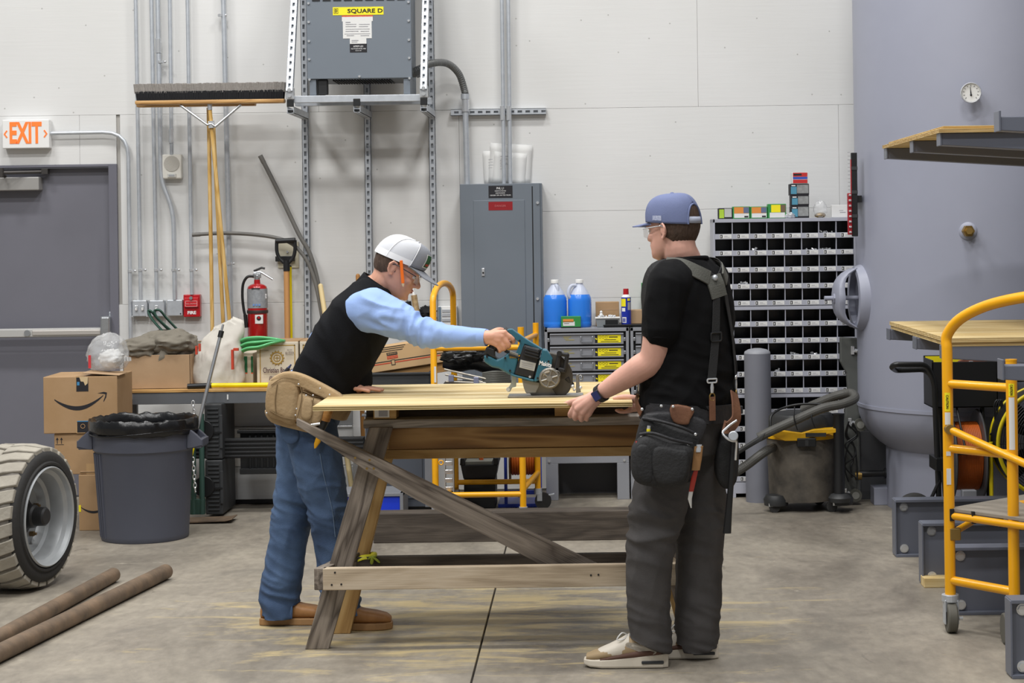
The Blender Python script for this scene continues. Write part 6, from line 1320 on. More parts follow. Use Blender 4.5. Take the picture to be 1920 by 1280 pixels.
# ------------------------------------------------------------------ yellow scaffold at the right edge
A0 = F(1781, 1186); B0 = F(1893, 1206); A0.y += .02
A = V((P(1779, 900, A0.y).x, A0.y, 0)); B = V((P(1899, 900, B0.y).x, B0.y, 0))
t = thing('rolling_scaffold', 'yellow rolling scaffold with arched rail at the right picture edge', 'scaffold', (A + B) / 2); r = .0225; zc0 = P(1780, 1128, A.y).z
rad = V((B.x - A.x, B.y - A.y, 0)).normalized()
def PA(u, v, k): return P(u, v, A.y + (B.y - A.y) * k)
Cx = A + rad * .72
zA = P(1770, 660, A.y).z; zt = P(1930, 555, A.y - .3).z
arch = [V((A.x, A.y, zc0)), V((A.x, A.y, zA))]
gp = [(1776, 628), (1800, 598), (1850, 573), (1920, 557), (1985, 553), (2035, 575), (2052, 640)]
arch[1].z = P(1772, 652, A.y).z
arch += [P(u, v, A.y - (u - 1778) * .0021) for u, v in gp]
Cx = V((arch[-1].x, arch[-1].y, 0)); arch += [V((Cx.x, Cx.y, .12))]
arch = [arch[0]] + smooth_pts(arch[1:-1], 5) + [arch[-1]]
MB().tube(arch, r, 16).build('arched_frame', M_SCAF, t, smooth=60)
zBt = P(1896, 676, B.y).z
MB().cyl((B.x, B.y, P(1896, 1140, B.y).z), (B.x, B.y, zBt), r, n=18).build('post', M_SCAF, t, smooth=40)
MB().cyl((B.x, B.y, zBt), (B.x, B.y, zBt + .006), r * 1.04, n=18).build('post_cap', M_SCAF, t, smooth=40)
def lerpz(v0, v1): return V((A.x, A.y, P(1780, v0, A.y).z)), V((B.x, B.y, P(1896, v1, B.y).z))
for v0, v1, rr in ((719, 727, .018), (840, 852, .018), (1087, 1109, .0185)):
    a, b = lerpz(v0, v1); MB().cyl(a, b, rr, n=14).build('rail', M_SCAF, t, smooth=40)
a, b = lerpz(803, 858); b2 = a + (b - a) * ((Cx - A).length / (B - A).length); MB().cyl(a + V((.0, -.03, 0)), b2 + V((0, -.03, 0)), .016, n=14).build('diagonal_brace', M_SCAF, t, smooth=40); MB().cyl(a + V((0, -.05, 0)), a + V((0, .0, 0)), .02, n=12).build('brace_pin', M_BRASS, t, smooth=40)
a = V((A.x, A.y, P(1780, 1000, A.y).z)); b = P(1822, 978, A.y + .15); q = MB(); q.cyl(a + V((.01, 0, 0)), b, .014, n=12); q.build('knee_brace', M_SCAF, t, smooth=40); MB().box(a + V((.02, -.01, 0)), (.045, .03, .05)).build('brace_bracket', M_BRASS, t, bevel=.004)
a = P(1866, 950, A.y + .45); b = P(1935, 915, A.y + .1); b = V((Cx.x, Cx.y, b.z + .06)); MB().cyl(a, b, .016, n=12).build('far_brace', M_SCAF, t, smooth=40)
# platform
zp = P(1780, 958, A.y).z; pl = MB(); nrm = V((rad.y, -rad.x, 0)) ; nrm = nrm if nrm.y > 0 else -nrm
c1, c2 = A + rad * -.0, Cx; q = MB(); vs = []
for z in (zp, zp + .014):
    for p in (c1, c2, c2 + nrm * .6, c1 + nrm * .6): vs.append(V((p.x, p.y, z)))
q.add(vs, [(0, 1, 2, 3), (4, 7, 6, 5), (0, 4, 5, 1), (1, 5, 6, 2), (2, 6, 7, 3), (3, 7, 4, 0)]); q.build('platform', mat('platform_board', '#8d867b', .8, var=.1, vs=9), t, bevel=.002)
a, b = V((A.x, A.y, zp - .018)), V((Cx.x, Cx.y, zp - .018)); MB().cyl(a, b, .015, n=12).build('platform_rail', M_SCAF, t, smooth=40)
for k in (.03, .38, .8): p = A.lerp(B, k); MB().box((p.x, p.y - .005, zp - .012), (.018, .03, .05)).build('clip', M_BLACK, t, bevel=.002)
for p, v in ((A, 1186), (B, 1208)):
    q = MB(); q.cyl((p.x, p.y, .125), (p.x, p.y, .155), .036, n=20); q.box((p.x, p.y - .0, .105), (.05, .05, .04)); 
    for sx in (-1, 1): q.box((p.x + sx * .026, p.y - .005, .085), (.006, .05, .1))
    q.build('caster_fork', M_GALV, t, bevel=.004); ox_ = -.0 if p is A else -.03; MB().cyl((p.x - .02 + ox_, p.y - .01, .062), (p.x + .02 + ox_, p.y - .01, .062), .062, n=32).build('caster_wheel', mat('caster_tyre', '#5c5a52', .7), t, smooth=35, bevel=.006); MB().cyl((p.x + .03, p.y - .02, .06), (p.x + .045, p.y - .02, .06), .01, n=8).build('axle_nut', M_CHROME, t)
for p, u in ((A, 1777), (B, 1896)):
    for v0, v1, m in ((735, 770, M_YEL), (772, 795, M_WPAPER)) if p is A else ((718, 742, M_YEL), (744, 842, M_WPAPER)):
        z0, z1 = P(u, v1, p.y).z, P(u, v0, p.y).z; vs = []; q = MB(); n = 6
        for i in range(n + 1):
            a = -.75 + 1.0 * i / n
            for z in (z0, z1): vs.append(V((p.x + sin(a) * (r + .0006), p.y - cos(a) * (r + .0006), z)))
        q.add(vs, [(2 * i, 2 * i + 1, 2 * i + 3, 2 * i + 2) for i in range(n)]); q.build('caution_label', m, t, smooth=60)
    zc_ = P(u, 752 if p is A else 730, p.y).z; text('CAUTION', 'lettering', M_INK, (p.x - .007, p.y - r - .001, zc_), .016, t, ax=(0, 0, -1), up=(1, 0, 0), width=.055 if p is A else .042)
for v0, v1 in ((845, 853), (877, 907)):
    z0, z1 = P(1778, v1, A.y).z, P(1778, v0, A.y).z; MB().box((A.x - .004, A.y - r, (z0 + z1) / 2), (.018, .002, z1 - z0)).build('white_label', M_WPAPER, t)
# ------------------------------------------------------------------ black hand truck, cord reel and fan behind the rack
YHt = 10.0; M_TRK = mat('truck_black', '#151617', .35)
t = thing('hand_truck', 'black tube hand truck with a loop handle beside the tank', 'hand truck', P(1755, 935, YHt)); r = .0155
pts = fillet([P(1762, 935, YHt), P(1752, 720, YHt + .02), P(1746, 700, YHt + .02), P(1736, 683, YHt), P(1678, 683, YHt), P(1672, 688, YHt + .03), P(1680, 694, YHt + .16), P(1734, 692, YHt + .16), P(1748, 705, YHt + .16), P(1758, 730, YHt + .16), P(1776, 935, YHt + .16)], .03, 4); pts[0].z = pts[-1].z = .04
MB().tube(pts, r, 12).build('frame', M_TRK, t, smooth=60)
p = P(1757, 867, YHt + .05); MB().box(p, (.05, .2, .07)).build('cross_plate', M_TRK, t, bevel=.004)
for yy in (YHt - .07, YHt + .22): c = V((P(1728, 940, YHt).x, yy, .105)); MB().torus(c, (0, 1, 0), .08, .028, 32, 10).build('tyre', M_RUB, t, smooth=60); MB().cyl(c + V((0, -.015, 0)), c + V((0, .015, 0)), .06, n=24).build('wheel_hub', mat('hub_cream', '#8c8674', .6), t, smooth=40)
MB().cyl((P(1728, 940, YHt).x, YHt - .09, .105), (P(1728, 940, YHt).x, YHt + .24, .105), .01, n=10).build('axle', M_GALV, t); MB().bx(P(1758, 930, YHt).x, P(1765, 930, YHt).x + .2, YHt - .02, YHt + .18, .006, .014).build('toe_plate', M_TRK, t); q = MB(); q.tube([V((P(1728, 940, YHt).x, YHt + .0, .105)), P(1762, 900, YHt)], .01, 8); q.build('axle_strut', M_TRK, t)
YRe = 10.0
c0, c1 = P(1794, 865, YRe), P(1846, 865, YRe); Rr = 77 * YRe / FPX
t = thing('cord_reel', 'orange drum cord reel with black frame near the fan', 'cord reel', ((c0.x + c1.x) / 2, YRe + .15, 0)); M_ORD = mat('drum_orange', '#b8570f', .55, var=.08, vs=30, stretch=(14, 1, 1))
yc = YRe + .2; zc_ = P(1820, 862, YRe).z
q = MB(); n = 16
MB().cyl((c0.x, yc, zc_), (c1.x, yc, zc_), Rr * .82, n=48).build('core', M_ORD, t, smooth=40)
for k in range(n): q.torus((c0.x + (k + .5) * (c1.x - c0.x) / n, yc, zc_), (1, 0, 0), Rr * .82, .006, 40, 6)
q.build('wound_cord', M_ORD, t, smooth=60)
for x in (c0.x - .006, c1.x + .008): MB().lathe([(.02, -.006), (Rr * 1.12, -.006), (Rr * 1.15, 0), (Rr * 1.12, .006), (.02, .006)], (x, yc, zc_), (1, 0, 0), 48, cap=False).build('flange', mat('flange_grey', '#4c4c4e', .5, .2), t, smooth=40)
for x in (c0.x - .03, c1.x + .03):
    MB().tube(fillet([V((x, yc - .2, .01)), V((x, yc - .02, P(1820, 757, YRe).z)), V((x, yc + .22, .01))], .05), .01, 8).build('stand', M_BLACK, t, smooth=50)
za_ = P(1815, 757, YRe).z
MB().cyl((c0.x - .04, yc - .02, za_), (c1.x + .06, yc - .02, za_ + .01), .011, n=10).build('handle', M_BLACK, t, smooth=40); MB().cyl((c0.x + .03, yc - .03, za_), (c0.x + .05, yc - .19, P(1812, 845, YRe).z), .006, n=8).build('crank', M_BLACK, t, smooth=40); MB().bx(c0.x + .0, c1.x - .03, yc - .22, yc - .19, P(1812, 852, YRe).z, P(1812, 840, YRe).z).build('brake', M_BLACK, t, bevel=.004)
q = MB(); e = RX(1805, 919, 1831, 938, YRe - .05); o = MB().bx(e[0], e[1], YRe - .06, YRe + .0, 0, e[3]).build('steel_offcut', M_CABL, bevel=.003); tag(o, 'small grey steel channel piece under the cord reel', 'offcut')
YFn = 9.95; fc = P(1968, 828, YFn); FR = 101 * YFn / FPX
t = thing('floor_fan', 'black drum fan with yellow rim at the right edge', 'fan', (fc.x, YFn + .1, 0)); M_FY = mat('fan_yellow', '#e6cf10', .35)
for yy in (YFn - .06, YFn + .12): MB().torus((fc.x, yy, fc.z), (0, 1, 0), FR, .011, 64, 10).build('rim', M_FY, t, smooth=60)
MB().lathe([(FR, -.06), (FR + .004, -.06), (FR + .004, .12), (FR, .12)], (fc.x, YFn, fc.z), (0, 1, 0), 64, cap=False).build('drum', M_BLACK, t, smooth=40)
q = MB()
for k in range(1, 22): q.torus((fc.x, YFn - .065, fc.z), (0, 1, 0), FR * k / 22, .0022, 48, 5)
q.build('grille_rings', M_BLACK, t, smooth=60)
for k in range(12): a = 2 * pi * k / 12; MB().tube([(fc.x + cos(a) * .05, YFn - .068, fc.z + sin(a) * .05), (fc.x + cos(a) * FR, YFn - .066, fc.z + sin(a) * FR)], .003, 6).build('grille_spoke', M_BLACK, t)
MB().cyl((fc.x, YFn - .08, fc.z), (fc.x, YFn - .06, fc.z), .06, n=24).build('hub', M_BLACK, t, smooth=40)
for k in range(5):
    a = 2 * pi * k / 5; q = MB(); q.loft([(V((fc.x + cos(a) * rr_, YFn + .03, fc.z + sin(a) * rr_)), V((-sin(a) * w_, .03, cos(a) * w_)), V((0, .003, 0))) for rr_, w_ in ((.05, .03), (.15, .06), (.25, .07))], 12); q.build('blade', M_VBK, t, smooth=50)
q = MB(); q.cyl((fc.x, YFn + .02, fc.z), (fc.x, YFn + .16, fc.z), .06, n=20); q.build('motor', M_BLACK, t, smooth=40)
for sx in (-1, 1): MB().tube([(fc.x + sx * (FR + .02), YFn + .03, fc.z), (fc.x + sx * (FR + .02), YFn + .03, .06), (fc.x + sx * FR * .6, YFn - .1, .02)], .012, 8).build('stand_leg', M_FY, t, smooth=50)
MB().bx(fc.x - FR - .03, fc.x + FR + .03, YFn - .02, YFn + .08, .004, .03).build('stand_base', M_BLACK, t, bevel=.003)
q = MB()
for k in range(3): q.tube(smooth_pts([P(1862, 830, YFn + .1), P(1866, 800, YFn + .1), P(1864 + k * 4, 760, YFn + .1), P(1872 + k * 3, 750, YFn + .1), P(1878 + k, 775, YFn + .1), P(1868, 800, YFn + .1), P(1856, 815, YFn + .1)], 6), .004, 6)
o = q.build('fan_cord', M_BLACK, t, smooth=60)
# ================================================================== work table with plywood and saw
M_GREYW = wood('weathered_wood', '#4f463e', '#766c62', '#94897d', 1.6, .85, .4, 8., .55); M_PALEW = wood('pale_pine', '#97866f', '#b5a48c', '#c7b8a2', 1.4, .8, .2, 6., .45); M_DARKW = wood('dark_timber', '#332c26', '#453d35', '#5a5148', 1.4, .85, .3, 7., .4)
M_ORGW = wood('orange_ply', '#6a4a28', '#8f693b', '#a98350', .9, .7, .15, 9., .8); M_TANW = wood('tan_pine', '#93703f', '#ad8a55', '#bd9d69', 1.4, .75, .2, 6., .5)
TYF = 7.3; zPT = P(586, 762, TYF).z 
tb = thing('work_table', 'weathered wooden work table with splayed legs and a long diagonal brace', 'table', (P(900, 1100, 7.65).x, 7.65, 0))
# top boards
def bp(name, m, u0, v0, u1, v1, Y0, Y1, parent=tb, bev=.003):
    e = RX(u0, v0, u1, v1, Y0); c = V(((e[0] + e[1]) / 2, (Y0 + Y1) / 2, (e[2] + e[3]) / 2)); return MB().box((0, 0, 0), (e[1] - e[0], Y1 - Y0, e[3] - e[2])).build(name, m, parent, bevel=bev, mtx=Matrix.Translation(c))
M_LGW = wood('weathered_light', '#6a635c', '#8d867e', '#a59e95', 1.6, .85, .4, 8., .5)
bp('top_board', M_LGW, 681, 783, 1290, 799, 7.56, 7.70); bp('top_board', M_GREYW, 681, 783, 1290, 799, 7.71, 7.85); bp('top_board', M_GREYW, 681, 783, 1290, 799, 7.86, 8.0)
bp('apron', M_ORGW, 728, 798.5, 1275, 838, 7.62, 7.645); bp('lower_apron', M_TANW, 722, 839.5, 1278, 857, 7.63, 7.66); bp('rear_apron', M_TANW, 728, 800, 1275, 850, 7.86, 7.885)
e_ = RX(690, 770, 1280, 783, 7.75); MB().box((0, 0, 0), (e_[1] - e_[0], .04, zPT - .019 - P(900, 783, 7.56).z)).build('gap_shade_board', M_DARKW, tb, bevel=.002, mtx=Matrix.Translation(((e_[0] + e_[1]) / 2, 7.705, (zPT - .019 + P(900, 783, 7.56).z) / 2 - .005)))  # added dark board; its colour stands in for the shadowed gap under the plywood
# legs
def leg(m, ut, vt, ub, Yb, name='leg', w=.092, t_=.038, Yt=None):
    top = P(ut, vt, Yt or Yb); bot = P(ub, 1200, Yb); bot = V((bot.x, Yb, 0)); x = (top - bot).normalized()
    # plumb-cut at the floor
    q = MB(); s = V((0, -1, 0)).cross(x).normalized(); 
    def at(z, a): p = bot + s * a; k = (z - p.z) / x.z; return p + x * k
    vs = []
    for dy in (0, t_):
        for (z, a) in ((0, -w / 2), (0, w / 2), (top.z, w / 2), (top.z, -w / 2)): vs.append(at(z, a) + V((0, dy, 0)))
    M = Matrix(((x.x, 0, s.x, bot.x), (x.y, 1, s.y, bot.y), (x.z, 0, s.z, bot.z), (0, 0, 0, 1))); inv = M.inverted()
    q.add([inv @ p for p in vs], [(0, 1, 2, 3), (4, 7, 6, 5), (0, 4, 5, 1), (1, 5, 6, 2), (2, 6, 7, 3), (3, 7, 4, 0)]); return q.build(name, m, tb, bevel=.003, mtx=M)
YL1 = F(594, 1217).y; YL2 = F(638, 1188).y
leg(M_GREYW, 715, 800, 594, YL1, Yt=YL1 + .06); leg(M_TANW, 728, 800, 636, YL2, w=.088, Yt=YL2 - .06)
leg(M_GREYW, 1196, 800, 1306, YL1 + .1, Yt=YL1 + .14); leg(M_TANW, 1190, 800, 1290, YL2 + .06, w=.088, Yt=YL2)
# brace, stretchers
ya = YL1 - .045
a, b = P(562, 798, ya), P(1125, 1076, ya + .06)
x_ = (b - a).normalized(); s2 = V((0, 1, 0)); z2 = x_.cross(s2); z2 = z2 if z2.z > 0 else -z2; y2 = z2.cross(x_)
Mb = Matrix(((x_.x, y2.x, z2.x, a.x), (x_.y, y2.y, z2.y, a.y), (x_.z, y2.z, z2.z, a.z), (0, 0, 0, 1))); iv = Mb.inverted()
def brp(u, v): k = (u - 557) / 570; return P(u, v, ya + .06 * k)
poly = [(557, 784), (684, 845), (780, 892), (960, 979), (1135, 1064), (1128, 1080), (1056, 1080), (960, 1028), (780, 935), (684, 879), (600, 823), (557, 797)]
vv = [iv @ (brp(u, v) + V((0, dy, 0))) for dy in (-.018, .018) for u, v in poly]; nn = len(poly)
br = MB().add(vv, [tuple(range(nn)), tuple(range(2 * nn - 1, nn - 1, -1))] + [(i, i + nn, (i + 1) % nn + nn, (i + 1) % nn) for i in range(nn)]).build('diagonal_brace', M_GREYW, tb, bevel=.002, mtx=Mb)
q = MB()
for (u, v) in ((693, 862), (688, 878), (701, 878), (666, 858)): c = P(u, v, ya - .015); MB().cyl(c, c + V((0, -.004, 0)), .005, n=8).build('screw', M_BRASS, tb)
yS = ya - .05
e = RX(605, 1061, 1280, 1102, yS); MB().box((0, 0, 0), (e[1] - e[0], .038, e[3] - e[2])).build('front_stretcher', M_PALEW, tb, bevel=.003, mtx=Matrix.Translation(((e[0] + e[1]) / 2, yS + .019, (e[2] + e[3]) / 2)))
for u, v in ((628, 1073), (622, 1096), (640, 1095), (1122, 1077), (1108, 1078)): c = P(u, v, yS); MB().cyl(c + V((0, .002, 0)), c + V((0, -.002, 0)), .004, n=8).build('nail', M_BLACK, tb)
e2 = RX(652, 1040, 1285, 1078, YL2 - .05); MB().box((0, 0, 0), (e2[1] - e2[0], .036, e2[3] - e2[2])).build('rear_stretcher', M_DARKW, tb, bevel=.003, mtx=Matrix.Translation(((e2[0] + e2[1]) / 2, YL2 - .03, (e2[2] + e2[3]) / 2)))
cb0 = P(598, 1080, yS + .0); board('cross_tie', M_GREYW, V((cb0.x + .0, yS + .005, (e[2] + e[3]) / 2)), V((cb0.x + .11, YL2 + .05, (e[2] + e[3]) / 2)), e[3] - e[2], .045, (0, 0, 1), tb)
board('cross_tie', M_PALEW, V((e[1] - .03, yS + .04, (e[2] + e[3]) / 2)), V((e[1] - .09, YL2 + .05, (e[2] + e[3]) / 2)), e[3] - e[2], .04, (0, 0, 1), tb)
# plywood sheet on spacers
M_PLYT = wood('plywood_top', '#ad9460', '#c6b080', '#d6c59c', .9, .7, .06, 5., .65)
xl, xr = P(586, 762, TYF).x, P(1186, 765, TYF).x; zS = zPT - .018
zt0 = P(900, 783, 7.56).z
pw = sheet('large plywood sheet lying on the work table under the saw', xl, xr, TYF, TYF + 1.02, zS, .018, edge=mat('ply_glue', '#8f7a3e', .8))
for ch in pw.children: ch.data.materials[0] = M_PLYT if ch.data.materials[0].name == 'plywood_face' else ch.data.materials[0]
for (u0, u1, lab) in ((700, 743, 'small wood spacer with a white tag under the left of the plywood'), (1040, 1082, 'small wood spacer under the plywood near the watch hand')):
    x0, x1 = P(u0, 776, 7.57).x, P(u1, 776, 7.57).x; o = MB().bx(x0, x1, 7.57, TYF + .98, zt0, zS).build('wood_spacer', M_TANW, bevel=.002); tag(o, lab, 'wood block')
    if u0 == 700: MB().bx(x0 + .005, x0 + .065, 7.5685, 7.57, zt0 + .006, zS - .012).build('barcode_tag', M_WPAPER, o); MB().bx(x0 + .022, x0 + .058, 7.5678, 7.5685, zt0 + .01, zS - .016).build('barcode', M_GINK, o)
# yellow tie on the second leg
c = P(680, 1046, YL2 - .03); t = thing('yellow_strap', 'yellow strap tied round the rear table leg', 'strap', c)
q = MB(); pts = [c + V((.045 * cos(s), .03 * sin(s) + .02, .012 * cos(s) + .004 * sin(3 * s))) for s in [2 * pi * k / 20 for k in range(20)]]; q.tube(pts, .014, 8, closed=True, flat=.5); q.build('band', mat('strap_yellow', '#d2cc2c', .5), t, smooth=60)
for d in ((.06, -.02, .01), (.075, -.03, -.015), (.04, -.035, -.02)): q = MB(); q.tube(smooth_pts([c + V((.03, -.02, 0)), c + V((.045, -.03, .01)), c + V(d)], 4), [.009] * 8 + [.004], 7, flat=.5); q.build('loose_end', mat('strap_olive', '#93a032', .6), t, smooth=60)
# dark timber lying on the floor behind
e = RX(700, 963, 1215, 1015, F(900, 1015).y); YTm = F(950, 1015).y; tm = MB().box((0, 0, 0), (P(1235, 1000, YTm).x - P(700, 1000, YTm).x, .15, .158)).build('timber', M_DARKW, bevel=.004, mtx=Matrix.Translation(((P(700, 1000, YTm).x + P(1235, 1000, YTm).x) / 2, YTm + .075, .079))); tag(tm, 'long dark square timber lying on the floor behind the table', 'timber')
# ------------------------------------------------------------------ circular saw
SY = FPX * (EYE - zPT) / 308.0 + .035; zTop_ = zPT
M_TEAL = mat('saw_teal', '#2c6274', .42, var=.03, vs=12); M_SBLK = mat('saw_black', '#1c1c1e', .5); M_SMET = mat('saw_metal', '#8f8d88', .4, .6, var=.1, vs=20)
sp0 = P(1020, 745, SY); sw = thing('circular_saw', 'teal and black rear-handle circular saw resting on the plywood', 'saw', (sp0.x, SY + .05, zTop_ + .0005))
SQ = lambda u, v: ((P(880 + u / 8, 600 + v / 8, SY).x, P(880 + u / 8, 600 + v / 8, SY).z))
DZ_ = (zTop_ + .0008) - SQ(1000, 1165)[1]
def SQ2(u, v): x, z = SQ(u, v); return (x, z + DZ_)
def sprism(name, m, pts, y0, y1, bev=.004, parent=sw, seg=2):
    q = MB(); q.prism([SQ2(*p) for p in pts], SY + y0, SY + y1); return q.build(name, m, parent, bevel=bev, seg=seg)
x0 = SQ2(565, 0)[0]; x1 = SQ2(1690, 0)[0]
MB().bx(x0, x1, SY - .035, SY + .125, zTop_ + .0006, zTop_ + .0046).build('base_plate', M_SMET, sw, bevel=.001); MB().bx(x0, x1, SY - .036, SY - .033, zTop_ + .0006, zTop_ + .008).build('plate_edge', M_SMET, sw, bevel=.001)
sprism('motor_housing', M_SBLK, [(815, 375), (1085, 450), (960, 905), (665, 835)], -.012, .075, .010, seg=3)
sprism('motor_cover', M_SBLK, [(850, 395), (1060, 455), (1020, 590), (810, 540)], -.022, -.01, .006)
q = MB(); 
for k in range(3): sprism('cooling_fin', M_SBLK, [(838, 430 + k * 45), (1045, 487 + k * 45), (1040, 505 + k * 45), (832, 448 + k * 45)], -.026, -.02, .001)
sprism('rating_label', mat('label_silver', '#b9b9b4', .4, .3), [(770, 605), (1003, 660), (975, 778), (750, 722)], -.0135, -.0115, .0005)
for k in range(3): sprism('label_print', M_GINK, [(790, 640 + k * 30), (960, 680 + k * 30), (958, 686 + k * 30), (788, 646 + k * 30)], -.0145, -.0125, 0)
sprism('gear_housing', M_TEAL, [(1100, 450), (1160, 465), (1215, 530), (1250, 590), (1235, 700), (1160, 770), (1090, 850), (1070, 900), (1000, 940), (970, 930)], -.018, .07, .006)
sprism('lower_frame', M_TEAL, [(620, 800), (680, 830), (975, 905), (970, 940), (900, 925), (620, 845)], -.016, .06, .004)
sprism('handle_body', M_TEAL, [(215, 540), (330, 560), (420, 610), (520, 560), (590, 500), (720, 560), (735, 600), (680, 830), (620, 845), (440, 740), (340, 720), (230, 650)], -.008, .045, .008, seg=3)
sprism('front_bridge', M_TEAL, [(600, 150), (640, 150), (830, 285), (1030, 410), (1100, 450), (1085, 470), (830, 375), (790, 520), (720, 560), (700, 500), (760, 360), (700, 310), (580, 190), (555, 165)], -.006, .043, .008, seg=3)
q = MB(); hpts = [SQ2(590, 172), SQ2(520, 235), SQ2(440, 330), SQ2(360, 420), SQ2(300, 510), SQ2(270, 560)]
q.tube(smooth_pts([V((x, SY + .018, z)) for x, z in hpts], 4), .0185, 14); q.build('rear_grip', M_SBLK, sw, smooth=60)
sprism('grip_base', M_SBLK, [(260, 410), (380, 450), (385, 550), (420, 600), (330, 560), (225, 500)], -.010, .046, .008)
sprism('trigger', M_SBLK, [(540, 460), (620, 490), (600, 530), (520, 500)], .004, .03, .003)
sprism('power_switch', M_SBLK, [(590, 510), (760, 560), (750, 590), (585, 545)], -.012, -.004, .003); sprism('silver_bracket', M_SMET, [(610, 470), (740, 520), (735, 555), (605, 510)], -.011, -.003, .002)
for u in (620, 655, 688): c = V((SQ2(u, 570)[0], SY - .009, SQ2(u, 570)[1])); MB().cyl(c, c + V((0, .01, 0)), .005, n=10).build('brass_terminal', M_BRASS, sw, smooth=40)
for u, v in ((755, 322), (540, 580), (612, 770), (1190, 630), (1028, 880), (268, 560), (1240, 720)):
    x, z = SQ2(u, v); MB().cyl((x, SY - .0195, z), (x, SY - .006, z), .0042, n=10).build('screw', M_BLACK, sw, smooth=40)
x, z = SQ2(910, 862); MB().cyl((x, SY - .016, z), (x, SY - .01, z), .005, n=10).build('silver_screw', M_CHROME, sw, smooth=40)
x, z = SQ2(1143, 672); a_ = radians(-13); text('Makita', 'lettering', M_WINK, (x, SY - .0188, z), .024, sw, ax=(cos(a_), 0, sin(a_)), up=(-sin(a_), 0, cos(a_)), bold=.0006, width=.052)
# blade guards and blade
bx_, bz_ = SQ2(1170, 900); bz_ = zTop_ + .062
MB().lathe([(.0, 0), (.093, 0), (.093, .0022), (0, .0022)], (bx_, SY + .03, zTop_ + .07), (0, 1, 0), 60).build('blade', M_SMET, sw, smooth=40)
sprism('lower_guard', mat('guard_grey', '#8d8b85', .45, .4), [(785, 895), (1060, 950), (1050, 1010), (1000, 1110), (850, 1115), (815, 1030)], .0, .05, .004)
q = MB(); up_ = []
for k in range(15): a = radians(-70 + 175 * k / 14); up_.append((bx_ + .104 * cos(a) * 1.0, zTop_ + .075 + .104 * sin(a)))
low_ = [(bx_ + .02 * cos(radians(-70 + 175 * k / 14)), zTop_ + .07 + .02 * sin(radians(-70 + 175 * k / 14))) for k in range(14, -1, -1)]
q.prism([(x, max(z, zTop_ + .006)) for x, z in up_ + low_], SY + .005, SY + .06); q.build('upper_guard', mat('guard_dark', '#4a4640', .5, .4, var=.15, vs=20), sw, bevel=.004)
gx, gz = SQ2(1205, 880)
MB().cyl((gx, SY - .03, gz), (gx, SY + .01, gz), .043, n=40).build('depth_knob', mat('knob_metal', '#8a847a', .4, .5), sw, smooth=40, bevel=.004)
MB().torus((gx, SY - .031, gz), (0, 1, 0), .036, .004, 36, 8).build('knob_ring', M_SMET, sw, smooth=60); MB().cyl((gx, SY - .04, gz), (gx, SY - .03, gz), .012, n=16).build('knob_centre', M_SMET, sw, smooth=40)
for k in range(6): a = 2 * pi * k / 6 + .3; q = MB(); q.tube([(gx + .012 * cos(a), SY - .033, gz + .012 * sin(a)), (gx + .034 * cos(a), SY - .033, gz + .034 * sin(a))], .0035, 6); q.build('knob_spoke', M_SMET, sw, smooth=50)
sprism('knob_cover', mat('guard_pale', '#b0aaa0', .5), [(1110, 800), (1160, 760), (1210, 755), (1215, 790), (1150, 810), (1115, 850)], -.034, .0, .003)
for pts in ([(1330, 500), (1390, 515), (1350, 790), (1265, 770)], [(1440, 525), (1500, 525), (1490, 620), (1445, 810), (1400, 800)], [(1330, 490), (1480, 505), (1505, 530), (1495, 580), (1330, 540)], [(1290, 700), (1460, 740), (1445, 815), (1270, 790)]): sprism('front_grip', M_SBLK, pts, -.02, .012, .006)
x, z = SQ2(1352, 512); MB().cyl((x, SY - .026, z), (x, SY + .016, z), .011, n=16).build('grip_pivot', M_SBLK, sw, smooth=40)
q = MB(); q.torus((SQ2(1310, 820)[0], SY - .028, SQ2(1310, 820)[1]), (0, 1, 0), .014, .0022, 20, 6); q.build('lock_ring', M_SMET, sw, smooth=60)
q = MB(); q.tube([V((SQ2(1460, 880)[0], SY + .01, SQ2(1460, 880)[1])), V((SQ2(1540, 1000)[0], SY + .02, SQ2(1540, 1000)[1]))], .012, 8); q.build('pivot_arm', M_SBLK, sw, smooth=50)
for u, v, r in ((1550, 1010, .008), (1668, 1030, .007), (1575, 1060, .006)): x, z = SQ2(u, v); MB().sph((x, SY + .0, z), r, 10, 8).build('adjuster_nut', M_CHROME, sw, smooth=60)
sprism('bevel_quadrant', M_SMET, [(1600, 840), (1640, 830), (1655, 1000), (1675, 1100), (1600, 1110)], .01, .016, .002); x, z = SQ2(1670, 880); MB().torus((x, SY + .01, z), (0, 1, 0), .009, .002, 18, 6).build('quadrant_ring', M_SMET, sw, smooth=60)
sprism('rear_bracket', mat('bracket_pale', '#aeb4ae', .4, .4), [(635, 845), (705, 860), (700, 1020), (640, 1035), (610, 1095), (570, 1100), (555, 1050), (600, 1010), (630, 950)], .02, .024, .002); x, z = SQ2(580, 1060); MB().cyl((x, SY + .01, z), (x, SY + .03, z), .008, n=12).build('bracket_nut', M_CHROME, sw, smooth=40)
